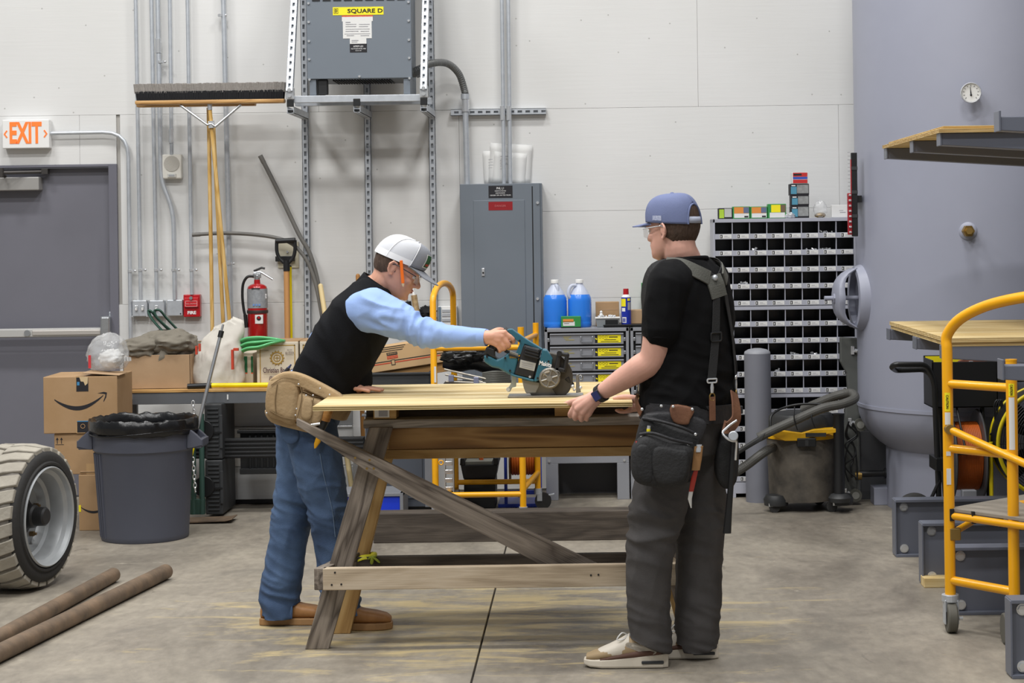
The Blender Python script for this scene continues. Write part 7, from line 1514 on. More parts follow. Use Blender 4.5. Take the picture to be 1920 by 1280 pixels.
# ================================================================== the two workers
import numpy as np
def fuse(mb, name, m, parent, voxel, smooth=3, wr=None, factor=.5, post=None):
    """join overlapping closed pieces into one continuous surface"""
    o = mb.build('tmp', m); off = o.location.copy()
    r = o.modifiers.new('r', 'REMESH'); r.mode = 'VOXEL'; r.voxel_size = voxel
    if smooth: s = o.modifiers.new('s', 'SMOOTH'); s.factor = factor; s.iterations = smooth
    dg = bpy.context.evaluated_depsgraph_get(); dg.update(); me = bpy.data.meshes.new_from_object(o.evaluated_get(dg)); bpy.data.objects.remove(o)
    n = len(me.vertices); co = np.empty(n * 3, 'f'); me.vertices.foreach_get('co', co); co = co.reshape(-1, 3) + np.array(off, 'f')
    if wr:
        no = np.empty(n * 3, 'f'); me.vertices.foreach_get('normal', no); no = no.reshape(-1, 3)
        d = np.fromiter((wr(V(p)) for p in co.tolist()), 'f', n); co = co + no * d[:, None]
    if post: co = post(co)
    root = parent
    RM = ROOTM[root.name]; inv = np.array(RM.inverted()); co = co @ inv[:3, :3].T.astype('f') + inv[:3, 3].astype('f')
    me.vertices.foreach_set('co', co.astype('f').ravel()); me.update(); me.name = name
    me.polygons.foreach_set('use_smooth', [True] * len(me.polygons))
    me.materials.clear(); me.materials.append(m)
    ob = bpy.data.objects.new(name, me); COL.objects.link(ob); ob.parent = parent; return ob
def hems(h):
    ys, b0, f0, b1, f1 = h
    def post(co):
        for sel, b, f in ((co[:, 1] < ys, b0, f0), (co[:, 1] >= ys, b1, f1)):
            k = np.clip((co[:, 0] - b.x) / (f.x - b.x), -.4, 1.4); z = b.z + (f.z - b.z) * k
            mask = sel & (co[:, 2] < z); co[mask, 2] = z[mask] - (z[mask] - co[mask, 2]) * .04
        return co
    return post
def rid(p, s): return 1 - 2 * abs(noise.noise(V((p.x * s[0], p.y * s[1], p.z * s[2]))))
def limb(q, pts, n=20, sub=5):
    """pts: (point, radius)"""
    ps = smooth_pts([a for a, _ in pts], sub); rr = []
    for i in range(len(pts) - 1): rr += [pts[i][1] + (pts[i + 1][1] - pts[i][1]) * k / sub for k in range(sub)]
    rr.append(pts[-1][1]); q.tube(ps, rr, n); q.sph(ps[0], rr[0], 16, 10); q.sph(ps[-1], rr[-1], 16, 10)
def headparts(O, R):
    """O origin, R rotation matrix local(x forward,y left,z up) -> world"""
    L = lambda x, y, z: O + R @ V((x, y, z)); return L
HS = [(.118, .02, -.06, .03), (.105, .06, -.095, .055), (.08, .083, -.108, .069), (.05, .092, -.112, .0745), (.025, .0955, -.110, .076), (.008, .0895, -.107, .0745), (-.015, .0905, -.103, .0725), (-.035, .0935, -.096, .0695), (-.055, .0985, -.083, .065), (-.072, .0945, -.062, .060), (-.09, .097, -.03, .051), (-.105, .088, 0., .039), (-.114, .07, .022, .024)]
def hsec(z):
    z = max(min(z, .118), -.114)
    for a, b in zip(HS, HS[1:]):
        if b[0] <= z <= a[0]:
            k = (a[0] - z) / (a[0] - b[0]); return tuple(a[i] + (b[i] - a[i]) * k for i in range(4))
def hpt(L, th, z, off=0., zoff=None):
    _, xf, xb, w = hsec(z); cx, hx = (xf + xb) / 2, (xf - xb) / 2; c, s = cos(th), sin(th)
    c2 = math.copysign(abs(c) ** .9, c); s2 = math.copysign(abs(s) ** .9, s)
    return L(cx + (hx + off) * c2, (w + off) * s2, z if zoff is None else zoff)
def head_mesh(q, L, R):
    rs = []
    zs = [.118 - .232 * i / 34 for i in range(35)]
    q.rings([[hpt(L, 2 * pi * k / 36, z) for k in range(36)] for z in zs])
    def e(c, r): q.sph(L(*c), r, 14, 10, R)
    q.tube([L(.088, 0, .014), L(.102, 0, -.010), L(.114, 0, -.026)], [.0075, .0095, .0115], 12); e((.113, 0, -.027), (.0115, .0115, .0105))
    for s in (-1, 1):
        e((.101, s * .0105, -.031), (.012, .0085, .0085)); e((.083, s * .032, .021), (.013, .024, .0075)); e((.064, s * .043, -.022), (.022, .019, .02)); e((.077, s * .032, .012), (.012, .017, .004)); e((.077, s * .032, -.008), (.0115, .016, .004))
        # ear
        c = V((-.008, s * .079, -.006)); q.tube([L(c.x + .006, c.y - s * .004, c.z + .012), L(c.x + .002, c.y + s * .004, c.z + .028), L(c.x - .014, c.y + s * .010, c.z + .030), L(c.x - .024, c.y + s * .012, c.z + .014), L(c.x - .020, c.y + s * .008, c.z - .010), L(c.x - .006, c.y + s * .002, c.z - .028), L(c.x + .004, c.y - s * .002, c.z - .022)], [.005, .0055, .0055, .0055, .0055, .0065, .005], 8)
        q.sph(L(c.x - .008, c.y - s * .001, c.z + .006), (.016, .006, .024), 12, 8, R)
    e((.0965, 0, -.0525), (.008, .022, .0045)); e((.095, 0, -.0635), (.009, .019, .0055)); e((.088, 0, -.094), (.014, .022, .013))
def hair(L, R, parent, m, zlow, name='hair', th0=78, off=.006, burn=True, ztop=.075):
    q = MB(); rows, cols = 14, 60; vs = []; rg = random.Random(2)
    for i in range(rows + 1):
        for j in range(cols + 1):
            a = radians(th0 + (360 - 2 * th0) * j / cols); side = min(1, abs(a - pi) / radians(180 - th0)); zl = zlow + (.055 if burn else .03) * max(0, (side - .62) / .38) * (0 if side > .93 and burn else 1)
            z = ztop + (zl - ztop) * i / rows; f = i / rows
            o = off * (1 - .75 * f * f) + .0035 * noise.noise(V((j * .55, i * .25, 3))) * (1 - f * .4)
            vs.append(hpt(L, a, z, max(.0012, o), None))
    q.add(vs, [(i * (cols + 1) + j, i * (cols + 1) + j + 1, (i + 1) * (cols + 1) + j + 1, (i + 1) * (cols + 1) + j) for i in range(rows) for j in range(cols)])
    return q.build(name, m, parent, smooth=80)
def cap_shell(L, parent, m, zf, zb, ztop, off, fwd=.0, a0=-180, a1=180, name='cap_crown', rows=14, cols=72, hole=None, bulge=0., apex=.0):
    """cap crown as a shell; zf/zb = band height in front/back"""
    q = MB(); vs = []; fs = []
    def pt(t, a):
        zband = (zf + zb) / 2 + (zf - zb) / 2 * cos(a)
        _, xf, xb, w = hsec(zband if zband < .06 else .06)
        cx, hx = (xf + xb) / 2, (xf - xb) / 2 + off; hw = w + off
        r = cos(t * pi / 2) ** (.55); zz = zband + (ztop - zband) * sin(t * pi / 2) ** .95
        fb = 1 + bulge * max(0, cos(a)) ** 2 * sin(t * pi)
        return L(cx + apex * t * t + hx * r * cos(a) * fb, hw * r * sin(a), zz)
    for i in range(rows + 1):
        for j in range(cols + 1): vs.append(pt(i / rows * .999, radians(a0 + (a1 - a0) * j / cols)))
    for i in range(rows):
        for j in range(cols):
            a = a0 + (a1 - a0) * (j + .5) / cols
            if hole and hole(i / rows, a): continue
            fs.append((i * (cols + 1) + j, i * (cols + 1) + j + 1, (i + 1) * (cols + 1) + j + 1, (i + 1) * (cols + 1) + j))
    q.add(vs, fs); o = q.build(name, m, parent, smooth=60); s = o.modifiers.new('thick', 'SOLIDIFY'); s.thickness = .003; s.offset = 1; return o, pt
def bill(L, parent, m, zf, tip, w=.082, drop=.012, name='cap_bill', x0=.085, m2=None):
    q = MB(); n = 14; rows = 8; top = []; bot = []
    for i in range(rows + 1):
        k = i / rows
        for j in range(n + 1):
            s = -1 + 2 * j / n; y = s * w * (1 - .10 * k * k); edge = sqrt(max(0, 1 - abs(s) ** 2.6))
            xb = x0 - .045 * s * s; x = xb + (tip[0] - x0) * k * (edge * .9 + .1 if k > 0 else 1) ; z = zf + (tip[1] - zf) * ((x - xb) / (tip[0] - x0)) - drop * s * s
            top.append(L(x, y, z)); bot.append(L(x, y, z - .004))
    W = n + 1; fs = [(i * W + j, i * W + j + 1, (i + 1) * W + j + 1, (i + 1) * W + j) for i in range(rows) for j in range(n)]
    q.add(top, fs); q.cur = 1; q.add(bot, fs); q.cur = 0
    edge_ = [i * W for i in range(rows + 1)] + [rows * W + j for j in range(1, n + 1)] + [i * W + n for i in range(rows - 1, -1, -1)]
    N = len(top); q.add(top + bot, [(a, b, b + N, a + N) for a, b in zip(edge_, edge_[1:])]); return q.build(name, [m, m2 or m], parent, smooth=40)
def glasses(L, parent, dark):
    mf = mat('lens_clear', '#dfe6ea', .05, alpha=.28, spec=.8)
    for s in (-1, 1):
        q = MB(); vs = []; n = 8
        for i in range(n + 1):
            for j in range(5):
                a = radians(6 + 54 * i / n); x = .075 + .038 * cos(a) - .004; y = s * (.008 + .066 * sin(a) / sin(radians(60)) * .92); z = .016 - .042 * j / 4 * (1 - .25 * (i / n)) ; vs.append(L(x, y, z))
        q.add(vs, [(i * 5 + j, i * 5 + j + 1, (i + 1) * 5 + j + 1, (i + 1) * 5 + j) for i in range(n) for j in range(4)]); q.build('lens', mf, parent, smooth=60)
        MB().tube([L(.09, s * .07, .012), L(.04, s * .082, .014), L(-.012, s * .086, .016), L(-.03, s * .08, .004)], .0022, 6).build('temple_arm', dark, parent, smooth=50)
    MB().tube([L(.103, -.04, .017), L(.111, 0, .018), L(.103, .04, .017)], .0018, 6).build('brow_bar', dark, parent, smooth=50)
def finger(q, pts, r):
    limb(q, [(p, r * (1 - .1 * i)) for i, p in enumerate(pts)], 10, 3)
M_SKIN1 = mat('skin_tan', '#d6a087', .5, sss=.12, var=.06, vs=18); M_SKIN2 = mat('skin_fair', '#d9a795', .5, sss=.12, var=.07, vs=16)
M_LIP = mat('lip', '#a8625a', .5); M_EYE = mat('eye_white', '#d8d4cf', .2); M_IRIS = mat('iris', '#2c2018', .2)
M_HAIR = mat('brown_hair', '#4a382c', .7, var=.25, vs=60, stretch=(1, 1, .2), bump=.6, bs=160)
def face_bits(L, R, parent):
    for s in (-1, 1):
        MB().sph(L(.0775, s * .032, .002), .0115, 14, 10).build('eye', M_EYE, parent, smooth=60); MB().sph(L(.0875, s * .0325, .001), .0042, 10, 8).build('iris', M_IRIS, parent, smooth=60)
        MB().tube([L(.094, s * .014, .021), L(.0935, s * .03, .0265), L(.082, s * .05, .023)], [.0028, .0034, .002], 7).build('eyebrow', M_HAIR, parent, smooth=60)
    q = MB(); q.sph(L(.0990, 0, -.0535), (.0075, .019, .0036), 14, 8, R); q.sph(L(.0980, 0, -.0615), (.0078, .0165, .0045), 14, 8, R); q.build('lips', M_LIP, parent, smooth=60)
# ------------------------------------------------------------------ left worker
YL = 7.98
pl = thing('person', 'man in black vest and pale blue shirt leaning over the table to push the saw', 'person', (P(600, 1160, YL).x, YL, 0))
th = radians(30); RL = Matrix(((cos(th), 0, sin(th)), (0, 1, 0), (-sin(th), 0, cos(th))))
OL = P(746, 503, YL - .01); LL = headparts(OL, RL)
q = MB(); head_mesh(q, LL, RL)
nb = P(700, 545, YL)
limb(q, [(LL(-.03, 0, -.03), .058), (LL(-.028, 0, -.075), .057), (P(712, 535, YL), .06), (nb, .068)])
def tor(q, secs, Yc, grow=0., n=40, pw=2.3):
    rs = []; cs = [P(u, v, Yc) for u, v, *_ in secs]
    for i, (u, v, hd, hw) in enumerate(secs):
        d = (cs[min(i + 1, len(cs) - 1)] - cs[max(i - 1, 0)]).normalized(); fr_ = V((d.z, 0, -d.x)); rs.append((cs[i], fr_ * (hd + grow), V((0, hw + grow, 0))))
    # resample
    out = []; 
    cc = smooth_pts([r[0] for r in rs], 4); fu = smooth_pts([r[1] for r in rs], 4); fw = smooth_pts([r[2] for r in rs], 4)
    q.loft(list(zip(cc, fu, fw)), n, pw)
TL = [(570, 800, .12, .165), (583, 765, .128, .17), (606, 722, .125, .158), (640, 660, .132, .17), (672, 606, .128, .185), (692, 568, .10, .18), (704, 540, .065, .10)]
tor(q, TL, YL, -.022)
# arms
SHr = [(P(676, 585, 7.86), .06), (P(700, 582, 7.80), .06), (P(735, 595, 7.765), .052), (P(788, 620, 7.72), .044), (P(850, 630, 7.66), .037), (P(895, 632, 7.62), .028), (P(912, 632, 7.605), .027)]
limb(q, SHr)
wr_ = SHr[-1][0]
SYG = SY + .018
def H8(x, y, dy): return P(880 + x / 8, 600 + y / 8, SYG + dy) + V((0, 0, DZ_))
mc = [H8(525, 205, -.026), H8(492, 262, -.030), H8(450, 322, -.029), H8(408, 375, -.024)]
w0 = H8(245, 262, -.012)
for i, m_ in enumerate(mc): limb(q, [(w0.lerp(wr_, .3) + (m_ - mc[1]) * .35, .0195), (w0.lerp(m_, .55), .019), (m_, .0135)], 12, 4)
limb(q, [(wr_, .026), (w0, .0265), (w0.lerp(mc[1], .4), .024)], 14, 4)
finger(q, [mc[0], H8(655, 300, -.024), H8(650, 352, .010), H8(600, 335, .028)], .0108); finger(q, [mc[1], H8(595, 385, -.027), H8(568, 420, .010), H8(515, 385, .030)], .0110); finger(q, [mc[2], H8(528, 432, -.025), H8(502, 458, .010), H8(455, 420, .028)], .0104); finger(q, [mc[3], H8(462, 470, -.021), H8(440, 488, .008), H8(405, 455, .022)], .0092)
limb(q, [(w0.lerp(mc[0], .25), .02), (H8(430, 175, .016), .0145), (H8(520, 185, .042), .0115), (H8(560, 250, .046), .0095)], 12, 4)
# far arm and flat hand
elb = P(600, 645, 8.2); hz_ = zPT + .016; wl = P(655, 733, 7.92); wl.z = hz_ + .02
limb(q, [(P(690, 578, 8.13), .058), (P(640, 612, 8.2), .048), (elb, .042), (P(622, 690, 8.06), .038), (wl, .027)])
hb_ = P(672, 735, 7.9); hb_.z = hz_ + .004
limb(q, [(wl, .025), (hb_, .021)], 14, 4); 
for k, (dx, dy, L_) in enumerate(((.06, -.045, .045), (.085, -.022, .055), (.092, .0, .06), (.085, .024, .055), (.07, .045, .04))):
    b_ = hb_ + V((.01 if k else -.01, dy * .62, 0)); k2 = V((b_.x + dx * .45, b_.y + dy * .3, hz_ + .003)); t_ = V((b_.x + dx, b_.y + dy * .45, hz_ - .004)); finger(q, [b_, k2, t_], .0098)
# legs inside the jeans
GL = [[P(585, 800, 7.90), P(600, 880, 7.89), P(615, 955, 7.885), P(630, 1050, 7.89), P(640, 1150, 7.9)], [P(565, 800, 8.07), P(560, 880, 8.06), P(551, 955, 8.05), P(534, 1050, 8.03), P(524, 1145, 8.02)]]
for g in GL: limb(q, list(zip(g, (.085, .075, .06, .05, .042))))
body = fuse(q, 'body', M_SKIN1, pl, .0038, 3)
face_bits(LL, RL, pl)
hair(LL, RL, pl, M_HAIR, -.045, ztop=.045, off=.005, burn=False, th0=86)
# shirt sleeves
M_SHIRT = mat('blue_shirt', '#8ea9db', .75, var=.03, vs=8, bump=.06, bs=150)
q = MB(); limb(q, [(P(668, 588, 7.87), .080), (P(694, 582, 7.815), .085), (P(716, 587, 7.79), .077), (P(738, 596, 7.765), .072), (P(765, 610, 7.745), .059), (P(790, 621, 7.72), .052), (P(820, 627, 7.69), .047), (P(850, 630.5, 7.66), .044), (P(885, 632, 7.63), .037), (P(908, 632.5, 7.61), .034)], 28, 6)
limb(q, [(P(690, 578, 8.10), .085), (P(640, 612, 8.2), .066), (elb, .056), (P(622, 690, 8.06), .048), (wl.lerp(P(622, 690, 8.06), .2), .036)], 24, 6)
tor(q, [(560, 758, .12, .16), (583, 735, .125, .16), (606, 715, .12, .15), (640, 660, .12, .15)], YL + .0)
el_ = P(788, 620, 7.7)
def wr_shirt(p):
    d = math.exp(-((p.x - el_.x) / .09) ** 2); d2 = math.exp(-((p.x - P(715, 600, 7.78).x) / .10) ** 2)
    return .0035 * rid(p, (9, 7, 16)) + d * .016 * rid(p + V((.3, 0, .4 * p.z)), (30, 8, 9)) + d2 * .013 * rid(p + V((0, 0, .25 * p.x)), (6, 6, 24))
fuse(q, 'shirt', M_SHIRT, pl, .006, 3, wr_shirt)
q = MB(); a, b = P(898, 632.3, 7.616), P(912.5, 632.8, 7.604); d = (b - a).normalized(); u_, w_ = frame(d); q.lathe([(.0335, 0), (.0365, .001), (.0355, (b - a).length), (.033, (b - a).length), (.031, .0)], a, d, 32, cap=False); q.build('cuff', M_SHIRT, pl, smooth=50)
# vest
M_VEST = mat('black_fleece', '#0e0f13', .9, var=.1, vs=30, bump=.25, bs=260, spec=.2)
q = MB(); tor(q, [(604, 726, .13, .165), (620, 697, .136, .17), (640, 660, .139, .177), (672, 606, .134, .192), (690, 572, .108, .186), (701, 548, .078, .12), (708, 535, .064, .085)], YL, .002, 48)
limb(q, [(P(640, 690, YL), .12), (P(648, 718, YL), .105), (P(640, 728, YL), .07)], 24)
fold = P(640, 640, YL)
def wr_vest(p):
    ax_ = V((p.x * .86 + p.z * .5, p.y, p.z * .86 - p.x * .5)); return .006 * rid(p + V((2, 0, 0)), (13, 6, 5)) + .004 * noise.noise(p * 6) + .009 * rid(V((p.x * .5 - p.z * .87, p.y, p.x * .87 + p.z * .5)), (3, 5, 14)) * (1 if p.y < 7.98 else .3)
fuse(q, 'vest', M_VEST, pl, .0065, 3, wr_vest)
# collar
q = MB(); rs = []
for (u, v, r1, r2) in ((698, 546, .078, .088), (702, 536, .068, .078), (707, 527, .064, .070)):
    c = P(u, v, YL); d = V((.42, 0, .9)).normalized(); f_ = V((d.z, 0, -d.x)); rs.append([c + f_ * r1 * cos(2 * pi * k / 40) + V((0, 1, 0)) * r2 * sin(2 * pi * k / 40) + d * (.012 * (-cos(2 * pi * k / 40))) for k in range(40)])
q.rings(rs, cap=False); o = q.build('collar', M_VEST, pl, smooth=60); s = o.modifiers.new('t', 'SOLIDIFY'); s.thickness = .008; s.offset = 0
# armhole binding
c = P(684, 583, 7.80); q = MB(); n_ = V((.55, -.83, -.05)).normalized(); u_, w_ = frame(n_)
# jeans
M_JEAN = mat('denim', '#2f4362', .85, vs=3.2, col2='#587193', bump=.2, bs=240, detail=6)
q = MB(); tor(q, [(562, 812, .115, .16), (570, 795, .125, .172), (583, 765, .128, .172), (598, 738, .126, .16)], YL, .004, 44)
limb(q, [(P(582, 800, 7.905), .11), (P(598, 880, 7.89), .104), (P(607, 920, 7.885), .092), (P(615, 955, 7.885), .084), (P(624, 1010, 7.885), .080), (P(631, 1060, 7.89), .080), (P(637, 1110, 7.895), .080), (P(641, 1160, 7.9), .078)], 30, 6)
limb(q, [(P(566, 800, 8.06), .11), (P(562, 880, 8.06), .10), (P(556, 920, 8.05), .09), (P(550, 955, 8.05), .083), (P(541, 1010, 8.04), .082), (P(533, 1060, 8.03), .082), (P(526, 1105, 8.02), .080), (P(523, 1155, 8.02), .078)], 30, 6)
zkn = P(615, 955, 7.88).z
def wr_jean(p):
    lo = max(0, 1 - p.z / .32); kn = math.exp(-((p.z - zkn) / .10) ** 2); return (.003 + .013 * lo + .008 * kn) * rid(p + V((0, 0, .35 * p.x)), (8, 8, 22)) + .0045 * rid(p, (18, 18, 5)) - .003
jo = fuse(q, 'jeans', M_JEAN, pl, .0065, 3, wr_jean, post=hems((8.0 - .04, P(602, 1160, 7.9), P(682, 1147, 7.9), P(489, 1153, 8.02), P(558, 1128, 8.02))))
M_SEAM = mat('seam_thread', '#6b7f98', .8)
# side seam and back pocket
q = MB(); pts = []
for (u, v) in ((606, 845), (612, 880), (621, 920), (629, 955), (634, 1000)): pts.append(P(u, v, 7.885) + V((0, -.098 if v < 900 else -.088, 0)))
MB().tube(smooth_pts(pts, 6), .0016, 6).build('side_seam', M_SEAM, pl, smooth=50)
def patch(name, m, uv, Y, parent, out=.0, bulge=.0, th=.004, bev=.002):
    """soft leather or cloth panel: outline in pixels at depth Y, rounded outwards"""
    n = len(uv); cu = sum(a for a, _ in uv) / n; cv = sum(b for _, b in uv) / n; q = MB(); rings = []
    for k, (sc, dy) in enumerate(((1, .03), (1, -bulge * .35), (.985, -bulge * .62), (.94, -bulge * .8), (.84, -bulge * .92), (.6, -bulge), (.25, -bulge * .97))):
        rings.append([P(cu + (a - cu) * sc, cv + (b - cv) * sc, Y) + V((0, dy, 0)) for a, b in uv])
    q.rings(rings); return q.build(name, m, parent, smooth=50)
def dense(uv, k=4):
    out = []; n = len(uv)
    for i in range(n):
        a, b, c, d = uv[i - 1], uv[i], uv[(i + 1) % n], uv[(i + 2) % n]
        for j in range(k):
            t = j / k; out.append(tuple(.5 * (2 * b[m] + (c[m] - a[m]) * t + (2 * a[m] - 5 * b[m] + 4 * c[m] - d[m]) * t * t + (3 * b[m] - a[m] - 3 * c[m] + d[m]) * t ** 3) for m in (0, 1)))
    return out
patch('back_pocket', M_JEAN, dense([(526, 800), (558, 804), (560, 824), (544, 833), (530, 822)], 3), 7.805, pl, bulge=.012)
# boots
M_BOOT = mat('tan_leather', '#9a6a3c', .55, vs=14, col2='#ad7d4c', bump=.06, bs=60); M_SOLE = mat('gum_sole', '#a07a50', .6)
def boot(heel, Yc, ln, parent, M_up, M_so, h=.105, dirx=1, yaw=0., hw=.05):
    x0 = P(heel, 1165, Yc).x; q = MB(); secs = []
    f_ = V((dirx * cos(yaw), sin(yaw), 0)); s_ = V((-f_.y, f_.x, 0)); o = V((x0, Yc, 0))
    for t, hh, w, zc in ((0, .05, .032, .05), (.06, .085, .040, .055), (.2, h, .043, .055), (.33, h * .97, .044, .052), (.45, .082, .046, .045), (.6, .064, .050, .036), (.78, .054, .050, .031), (.92, .042, .042, .027), (.985, .026, .025, .02)):
        secs.append((o + f_ * ln * t + V((0, 0, .026 + hh / 2 * .92)), s_ * w, V((0, 0, hh / 2 * .95))))
    q.loft(secs, 24, 2.6); fuse(q, 'boot_upper', M_up, parent, .005, 3)
    q = MB(); prof = [(-.01, .036), (.05, .044), (.2, .046), (.4, .045), (.6, .053), (.78, .054), (.92, .045), (1.0, .022)]
    out = [(o + f_ * ln * t + s_ * w) for t, w in prof] + [(o + f_ * ln * t - s_ * w) for t, w in reversed(prof)]
    q.rings([[p + V((0, 0, z)) for p in out] for z in (.001, .014, .03)]); q.build('boot_sole', M_so, parent, bevel=.004)
    return o, f_, s_
boot(603, 7.895, .30, pl, M_BOOT, M_SOLE); boot(490, 8.02, .30, pl, M_BOOT, M_SOLE)
# trucker cap, glasses, pencil
M_CAPW = mat('cap_mesh_white', '#c6c8cd', .8, bump=.12, bs=600); M_CAPB2 = mat('cap_band_white', '#e2e3e5', .8); M_CAPG = mat('cap_grey', '#8b8e95', .85, bump=.15, bs=300)
cpL = thing('cap', 'white and grey trucker cap with a small green patch on the leaning man', 'cap', LL(0, 0, .03))
_, cpw = cap_shell(LL, cpL, M_CAPW, .046, .018, .136, .010, a0=62, a1=298, name='mesh_panel', bulge=.1, apex=.03)
_, cpt = cap_shell(LL, cpL, M_CAPG, .046, .018, .137, .0105, a0=-63, a1=63, name='front_panel', bulge=.1, apex=.03)
q = MB(); vs = []
for i in range(4):
    for j in range(49): p = cpw(.001 + .14 * i / 3, radians(62 + 236 * j / 48)); c_ = LL(0, 0, .05); vs.append(p + (p - c_).normalized() * .0042)
q.add(vs, [(i * 49 + j, i * 49 + j + 1, (i + 1) * 49 + j + 1, (i + 1) * 49 + j) for i in range(3) for j in range(48)]); q.build('sweat_band', M_CAPB2, cpL, smooth=60)
for a_ in (62, 118, 180, 242, 298): MB().tube([(lambda p: p + (p - LL(0, 0, .05)).normalized() * .0038)(cpw(.02 + .93 * k / 10, radians(a_))) for k in range(11)], .0022, 6).build('panel_seam', M_CAPB2, cpL, smooth=60)
q = MB(); vs = []
for i in range(3):
    for j in range(4): p = cpt(.14 + .07 * i / 2, radians(-27 + 14 * j / 3)); c_ = LL(0, 0, .05); vs.append(p + (p - c_).normalized() * .0052)
q.add(vs, [(i * 4 + j, i * 4 + j + 1, (i + 1) * 4 + j + 1, (i + 1) * 4 + j) for i in range(2) for j in range(3)]); q.build('patch_mark', mat('patch_red', '#a8402c', .8), cpL, smooth=60)
bill(LL, cpL, M_CAPG, .048, (.187, .022), name='bill', m2=mat('bill_tan', '#8f7d62', .8)); MB().sph(LL(.022, 0, .139), (.008, .008, .004), 12, 8).build('button', M_CAPW, cpL, smooth=60)
q = MB(); R2 = RL
vs = []
for i in range(6):
    for j in range(6): p = cpt(.10 + .40 * i / 5, radians(-24 + 20 * j / 5 - 6)); c_ = LL(0, 0, .05); vs.append(p + (p - c_).normalized() * .0045)
q.add(vs, [(i * 6 + j, i * 6 + j + 1, (i + 1) * 6 + j + 1, (i + 1) * 6 + j) for i in range(5) for j in range(5)]); q.build('patch', mat('patch_green', '#1f4a35', .8, vs=60, col2='#3d6b3f'), cpL, smooth=60)
vs = []
for i in range(6):
    for j in range(6): p = cpt(.08 + .44 * i / 5, radians(-26.5 + 25 * j / 5 - 6)); c_ = LL(0, 0, .05); vs.append(p + (p - c_).normalized() * .0038)
q = MB(); q.add(vs, [(i * 6 + j, i * 6 + j + 1, (i + 1) * 6 + j + 1, (i + 1) * 6 + j) for i in range(5) for j in range(5)]); q.build('patch_border', M_WHITE, cpL, smooth=60)
gl = thing('safety_glasses', 'clear safety glasses on the leaning man', 'glasses', LL(.1, 0, 0)); glasses(LL, gl, M_BLACK)
a, b = P(752, 488, YL - .098), P(756, 537, YL - .100); pn = thing('carpenter_pencil', 'orange carpenter pencil tucked behind the ear under the cap', 'pencil', b)
d = (b - a).normalized(); L_ = (b - a).length; board('shaft', mat('pencil_orange', '#f0701a', .4), a, a + d * L_ * .88, .013, .007, (1, 0, 0), pn, bevel=.0015); q = MB(); u_ = V((1, 0, 0)); q.loft([(a + d * L_ * .88, V((.0065, 0, 0)), V((0, .0035, 0))), (b, V((.003, 0, 0)), V((0, .0015, 0)))], 10, 3); q.build('sharpened_end', mat('raw_wood', '#d9bd93', .7), pn)
# tool belt
M_LEA = mat('tan_suede', '#a08560', .85, vs=8, col2='#b39a76', bump=.25, bs=70)
bt = thing('tool_belt', 'tan leather tool belt with pouches on the leaning man', 'tool belt', P(575, 760, 7.8))
q = MB(); rs = []; bc_ = P(600, 742, YL); dv = (P(610, 716, YL) - P(574, 788, YL)).normalized(); f_ = V((dv.z, 0, -dv.x))
for h_, g_ in ((-.045, .0), (-.04, .006), (.035, .006), (.04, 0)): rs.append([bc_ + dv * h_ + f_ * (.142 + g_) * cos(2 * pi * k / 56) + V((0, 1, 0)) * (.182 + g_) * sin(2 * pi * k / 56) for k in range(56)])
q.rings(rs, cap=False); q.build('belt', M_LEA, bt, smooth=50)
YPb = 7.80
patch('large_pouch', M_LEA, dense([(506, 716), (530, 700), (560, 706), (566, 740), (556, 792), (528, 786), (502, 772)], 4), YPb, bt, bulge=.075)
patch('pouch_flap', M_LEA, dense([(508, 712), (532, 697), (562, 700), (600, 717), (642, 742), (636, 757), (596, 740), (560, 724), (530, 722)], 4), YPb - .05, bt, bulge=.02)
patch('small_pocket', M_LEA, dense([(562, 736), (588, 742), (612, 752), (604, 792), (580, 797), (556, 786)], 4), YPb - .01, bt, bulge=.06)
patch('pliers_sleeve', M_LEA, dense([(570, 748), (586, 750), (584, 784), (566, 782)], 4), YPb - .062, bt, bulge=.02)
patch('base_flap', M_LEA, dense([(498, 768), (520, 775), (556, 790), (604, 800), (596, 812), (556, 804), (510, 790)], 4), YPb + .01, bt, bulge=.045)
for u, v in ((574, 741), (587, 741), (560, 720), (600, 728), (618, 740), (556, 766), (554, 778), (500, 774)): c = P(u, v, YPb - .085); MB().sph(c, (.004, .003, .004), 8, 6).build('rivet', M_CHROME, bt, smooth=60)
M_SEAML = mat('suede_seam', '#7d6748', .9)
for ln_ in ([(508, 722), (532, 708), (560, 712)], [(562, 722), (566, 745), (556, 788)], [(506, 770), (530, 782), (554, 786)], [(520, 720), (516, 750), (518, 776)], [(588, 746), (584, 770), (582, 794)]):
    MB().tube(smooth_pts([P(u, v, YPb - .076) for u, v in ln_], 5), .0022, 6).build('seam', M_SEAML, bt, smooth=50)
q = MB(); q.tube([P(562, 791, YPb - .07), P(580, 797, YPb - .075), P(600, 794, YPb - .07)], .006, 8); q.build('metal_rim', M_CHROME, bt, smooth=50)
mk = thing('marker_pen', 'dark marker pen poking out of the tan pouch', 'pen', P(545, 705, YPb - .03)); MB().cyl(P(532, 702, YPb - .03), P(541, 690, YPb - .03), .010, .008, n=12).build('barrel', M_INK, mk, smooth=40); MB().cyl(P(541, 690, YPb - .03), P(546, 683, YPb - .03), .006, .003, n=10).build('nib_cap', mat('pen_blue', '#2a3560', .5), mk, smooth=40); MB().cyl(P(529, 706, YPb - .03), P(533, 701, YPb - .03), .0095, n=12).build('end', M_WPAPER, mk, smooth=40)
tl = thing('chisel', 'wooden-handled tool with a yellow tip hanging at the man\'s hip', 'hand tool', P(594, 838, YPb - .03))
def rodp(name, m, a, b, r, r2=None): return MB().cyl(a, b, r, r2, n=14).build(name, m, tl, smooth=40)
YT_ = YPb - .035
